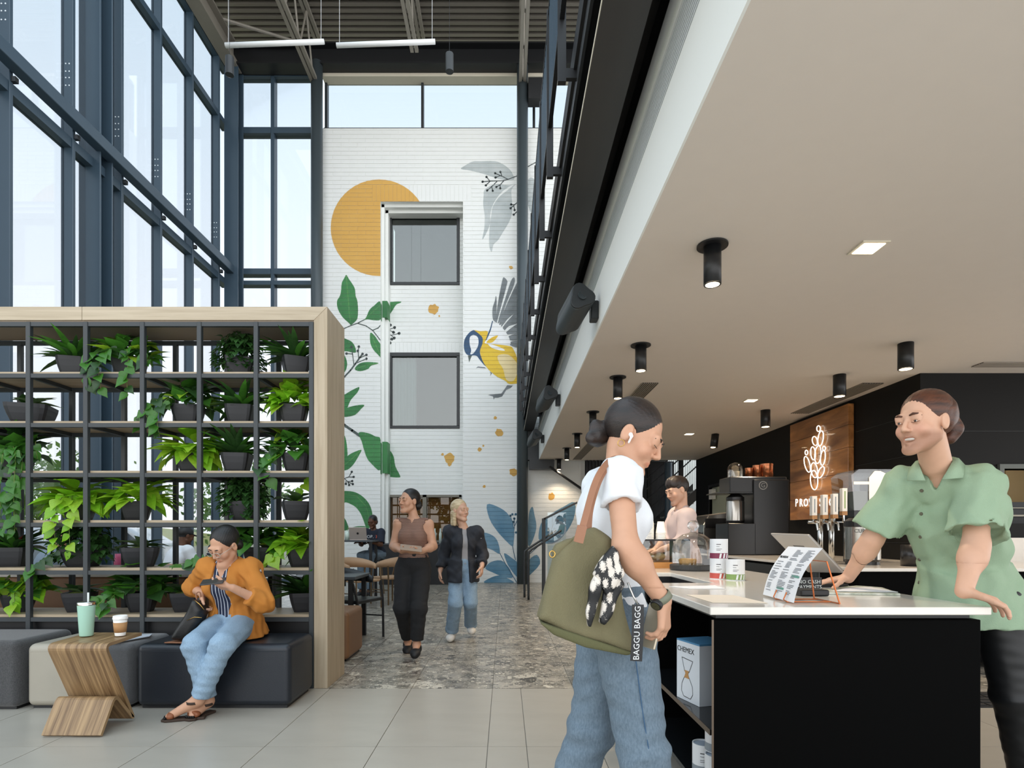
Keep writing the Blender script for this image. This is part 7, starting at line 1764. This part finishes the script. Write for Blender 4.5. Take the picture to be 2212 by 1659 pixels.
# ------------------------------------------------------------------ stairs at the back right
ws_ = MB().box(1.88, 9, 17.4, 17.6, 0, 6).build('wall_stair', m_white); tag(ws_, 'white wall behind the stairs', kind='structure')
se = MB().box(1.88, 2.0, 14.5, 17.4, 0, 3.2).build('wall_stair_side', m_white); tag(se, 'white side wall beside the stairs', kind='structure')
scn = thing('slat_screen', 'black slatted screen beside the back stairs', 'screen', (2.6, 14.6, 0))
for k in range(14): MB().box(1.96+k*.085, 2.0+k*.085, 14.55, 14.62, .0, 3.19).build('slat', m_black, scn)
sf = thing('stair_flight', 'black steel stairs with mesh railing rising behind the bar', 'stairs', (3.6, 15.5, 0))
def stair_line(x, z): return Vector((x, 15.0, z))
for y in (15.0, 16.0): MB().prism([(2.9, y, .2), (5.2, y, 2.3), (5.2, y, 2.6), (2.9, y, .5)], (0, .05, 0)).build('stringer', m_black, sf); 
for k in range(12): MB().box(2.95+k*.19, 3.2+k*.19, 15.05, 16.0, .42+k*.174, .46+k*.174).build('tread', M('tread_grey', '#b9b6ae', .6), sf)
for dz in (.55, .85, 1.15, 1.4): MB().prism([(2.9, 15.0, .5+dz), (5.2, 15.0, 2.6+dz), (5.2, 15.0, 2.64+dz), (2.9, 15.0, .54+dz)], (0, .04, 0)).build('rail', m_black, sf)
mb = MB()
for k in range(46): x = 2.92+k*.05; z = .5+(x-2.9)*.913; mb.box(x, x+.008, 15.01, 15.018, z, z+1.4)
mb.build('mesh_infill', m_black, sf)
for x in (3.35, 3.72, 4.55): MB().box(x, x+.1, 15.1, 15.2, 0, 3.4).build('post', m_black, sf)
stc = MB().cyl((4.12, 14.6, 0), (4.12, 14.6, 3.0), .09, n=20).build('steel_column', m_steelblue); tag(stc, 'round slate post in front of the back stairs', kind='structure')
bkp = MB().box(2.01, 4.85, 16.6, 16.65, 0, 3.29).build('added_dark_panel', m_black); tag(bkp, 'black panel added behind the back stairs to darken the view', kind='structure')  # added black sheet, darkens the bright view through the stairs
hd = MB().box(1.88, 4.64, 14.62, 17.4, 3.3, 3.5).build('ceiling_stair', m_black); tag(hd, 'dark ceiling above the back stairs', kind='structure')
sn = thing('stair_railing', 'dark double handrail at the foot of the stairs near the column', 'railing', (.6, 11, 0))
for (x, y, dz) in ((.37, 11.0, 0), (.43, 10.6, 0)):
    MB().tube(catmull([(x, y, 0), (x, y, .78), (x+.04, y, .9), (x+.14, y, .97), (x+.6, y, 1.27)], 6), .021, 8).build('handrail', m_steel, sn, smooth=True)
for x, y in ((.72, 11.0), (.72, 10.6)): MB().box(x-.02, x+.02, y-.02, y+.02, 0, 1.5).build('post', m_steel, sn); MB().prism([(x, y-.02, 1.46), (x+.6, y-.02, 1.76), (x+.6, y-.02, 1.8), (x, y-.02, 1.5)], (0, .04, 0)).build('top_rail', m_steel, sn)
MB().box(.78, 1.12, 10.62, 10.635, .12, 1.6).build('glass_panel', M_glass('railing_glass', (.86, .93, .95), .08), sn)
for k in range(4): MB().box(.72+k*.22, .94+k*.22, 10.6, 11.1, 0, .12+k*.16).build('step', M('step_grey', '#8c8a84', .6), sn)
# ------------------------------------------------------------------ lamps hanging in the hall
m_white_l = M('white_tube', '#eceeee', .4)
for k, (px0, px1) in enumerate(((487, 700), (727, 940))):
    t = thing('linear_pendant', ['left', 'right'][k]+' white linear pendant light hanging under the roof', 'lamp', tuple(P((px0+px1)/2, 92, 10.)), 0, 'linear pendants')
    a, b = P(px0, 98, 10.), P(px1, 90, 10.); MB().cyl(a, b, .04, n=16).build('tube', m_white_l, t, smooth=True)
    for q_ in (.03, .97): p = a.lerp(b, q_); MB().cyl(p, p+Vector((0, 0, 3.9)), .003, n=5).build('cable', m_white_l, t)
for k, (px, py) in enumerate(((496, 143), (971, 136))):
    t = thing('pendant_spot', ['left', 'right'][k]+' dark cylinder pendant hanging on a cable', 'lamp', tuple(P(px, py, 9.8)), 0, 'cylinder pendants'); p = P(px, py, 9.8)
    MB().cyl(p+Vector((0, 0, .15)), p-Vector((0, 0, .15)), .068, n=20).build('housing', m_steel, t); MB().lathe([(.06, -.152), (.05, -.12), (.001, -.11)], p, 20).build('reflector', m_chrome, t); MB().cyl(p+Vector((0, 0, .15)), p+Vector((0, 0, 4)), .003, n=5).build('cable', m_black, t)
pj = MB().box(.555, .95, 13.8, 14.1, 11.6, 12.1).build('speaker_box', m_black); tag(pj, 'black box mounted beside the top of the right round column', 'speaker')

# ------------------------------------------------------------------ outside
gnd = MB().box(-140, -7.1, -60, 120, -.25, -.12).box(-7.1, 60, 18.6, 120, -.25, -.12).build('ground_outside', M('pale_ground', '#a39c86', .95, var=.5, vscale=.4, col2='#8c8a6a')); tag(gnd, 'pale sunlit ground outside the windows', kind='structure')
bk = MB(); q = random.Random(3)
rows = []
for i in range(9):
    rows.append([(-34-6*i+q.uniform(-1, 1), -20+8*j, -.15+[0, .5, 1.4, 2.2, 2.8, 3.2, 3.4, 3.5, 3.5][i]+q.uniform(-.2, .2)) for j in range(15)])
bk = bk.grid(rows).build('hillside', M('dry_grass', '#a59c55', .95, var=.8, vscale=.5, col2='#7d8a40'), smooth=True); tag(bk, 'dry grassy bank beyond the car park', kind='structure')
lf_out = M_leaf('tree_leaf', '#6f8f45', '#4c6f33'); m_bark = M('green_bark', '#7d9070', .8, var=.3)
def tree(label, x, y, h, r, n, seed, bm=m_bark):
    q = random.Random(seed); t = thing('desert_tree', label, 'tree', (x, y, -.12), 0, 'trees outside the windows'); b = MB(); tips = []
    for k in range(6):
        a = q.uniform(0, 6.28); p0 = Vector((0, 0, 0)); p1 = Vector((math.cos(a)*r*.25, math.sin(a)*r*.25, h*.4)); p2 = Vector((math.cos(a)*r*.75, math.sin(a)*r*.75, h*q.uniform(.7, .95)))
        pts = catmull([p0, p1, p2], 4); b.tube(pts, [.07*h/4*(1-i/(len(pts))) + .008 for i in range(len(pts))], 6); tips += pts[4:]
    b.build('trunk', bm, t, world=False, smooth=True); f = MB()
    for i in range(n):
        c_ = q.choice(tips)+Vector((q.gauss(0, .22*r), q.gauss(0, .22*r), q.gauss(.1, .16*r))); u = Vector((q.uniform(-1, 1), q.uniform(-1, 1), q.uniform(-1, 1))).normalized(); w = u.orthogonal().normalized(); s_ = q.uniform(.08, .17)
        f.face([c_-u*s_, c_+w*s_*.5, c_+u*s_, c_-w*s_*.5])
    fo = f.build('foliage', lf_out, t, world=False); fo['kind'] = 'stuff'
for k, (x, y, h, r, n, lab) in enumerate(((-9.6, 10.3, 3.0, 1.3, 700, 'slender green-barked tree just outside the windows'), (-19.5, 16, 4.6, 2.8, 2200, 'airy tree at the edge of the car park'), (-20, 24, 5.0, 3.0, 1800, 'round desert tree beyond the cars'), (-11.5, 23.5, 4.0, 2.4, 1500, 'low spreading tree behind the glazed corner'), (-26, 19, 5.0, 3.2, 1800, 'broad tree on the grassy bank'))):
    tree(lab, x, y, h, r, n, 60+k)
def car(label, x, y, rz, col):
    t = thing('parked_car', label, 'car', (x, y, -.12), rz, 'cars parked outside'); m = M('car_'+col, col, .25, .2, coat=.6)
    prof = [(-2.2, .35), (-2.15, .75), (-1.6, .92), (-.9, 1.0), (-.35, 1.5), (1.1, 1.55), (1.8, 1.1), (2.2, 1.0), (2.25, .4)]
    MB().prism([(p[0], -.85, p[1]) for p in prof], (0, 1.7, 0)).build('car_body', m, t, world=False, bevel=.12, seg=3)
    for s in (-1, 1): MB().prism([(-.75, s*.845, 1.03), (-.32, s*.845, 1.42), (1.0, s*.845, 1.46), (1.45, s*.845, 1.06)], (0, s*.012, 0)).build('side_window', M('car_glass', '#3c4650', .1), t, world=False)
    for wx in (-1.4, 1.4):
        for s in (-1, 1): MB().cyl((wx, s*.72, .33), (wx, s*.9, .33), .33, n=20).build('wheel', m_black, t, world=False)
    MB().prism([(-.93, -.7, 1.04), (-.93, .7, 1.04), (-.42, .65, 1.5), (-.42, -.65, 1.5)], (-.02, 0, .02)).build('windscreen', M('car_glass', '#3c4650', .1), t, world=False)
car('white car parked outside, nearest the corner', -13.5, 19.5, .15, '#e4e6e8'); car('silver car parked outside in the middle', -14.5, 16.3, .15, '#b9bfc5'); car('blue-grey car parked outside at the left', -15.2, 13.0, .15, '#8fa0ad'); car('white van-like car parked outside at the far left', -15.8, 9.7, .15, '#dfe2e2')
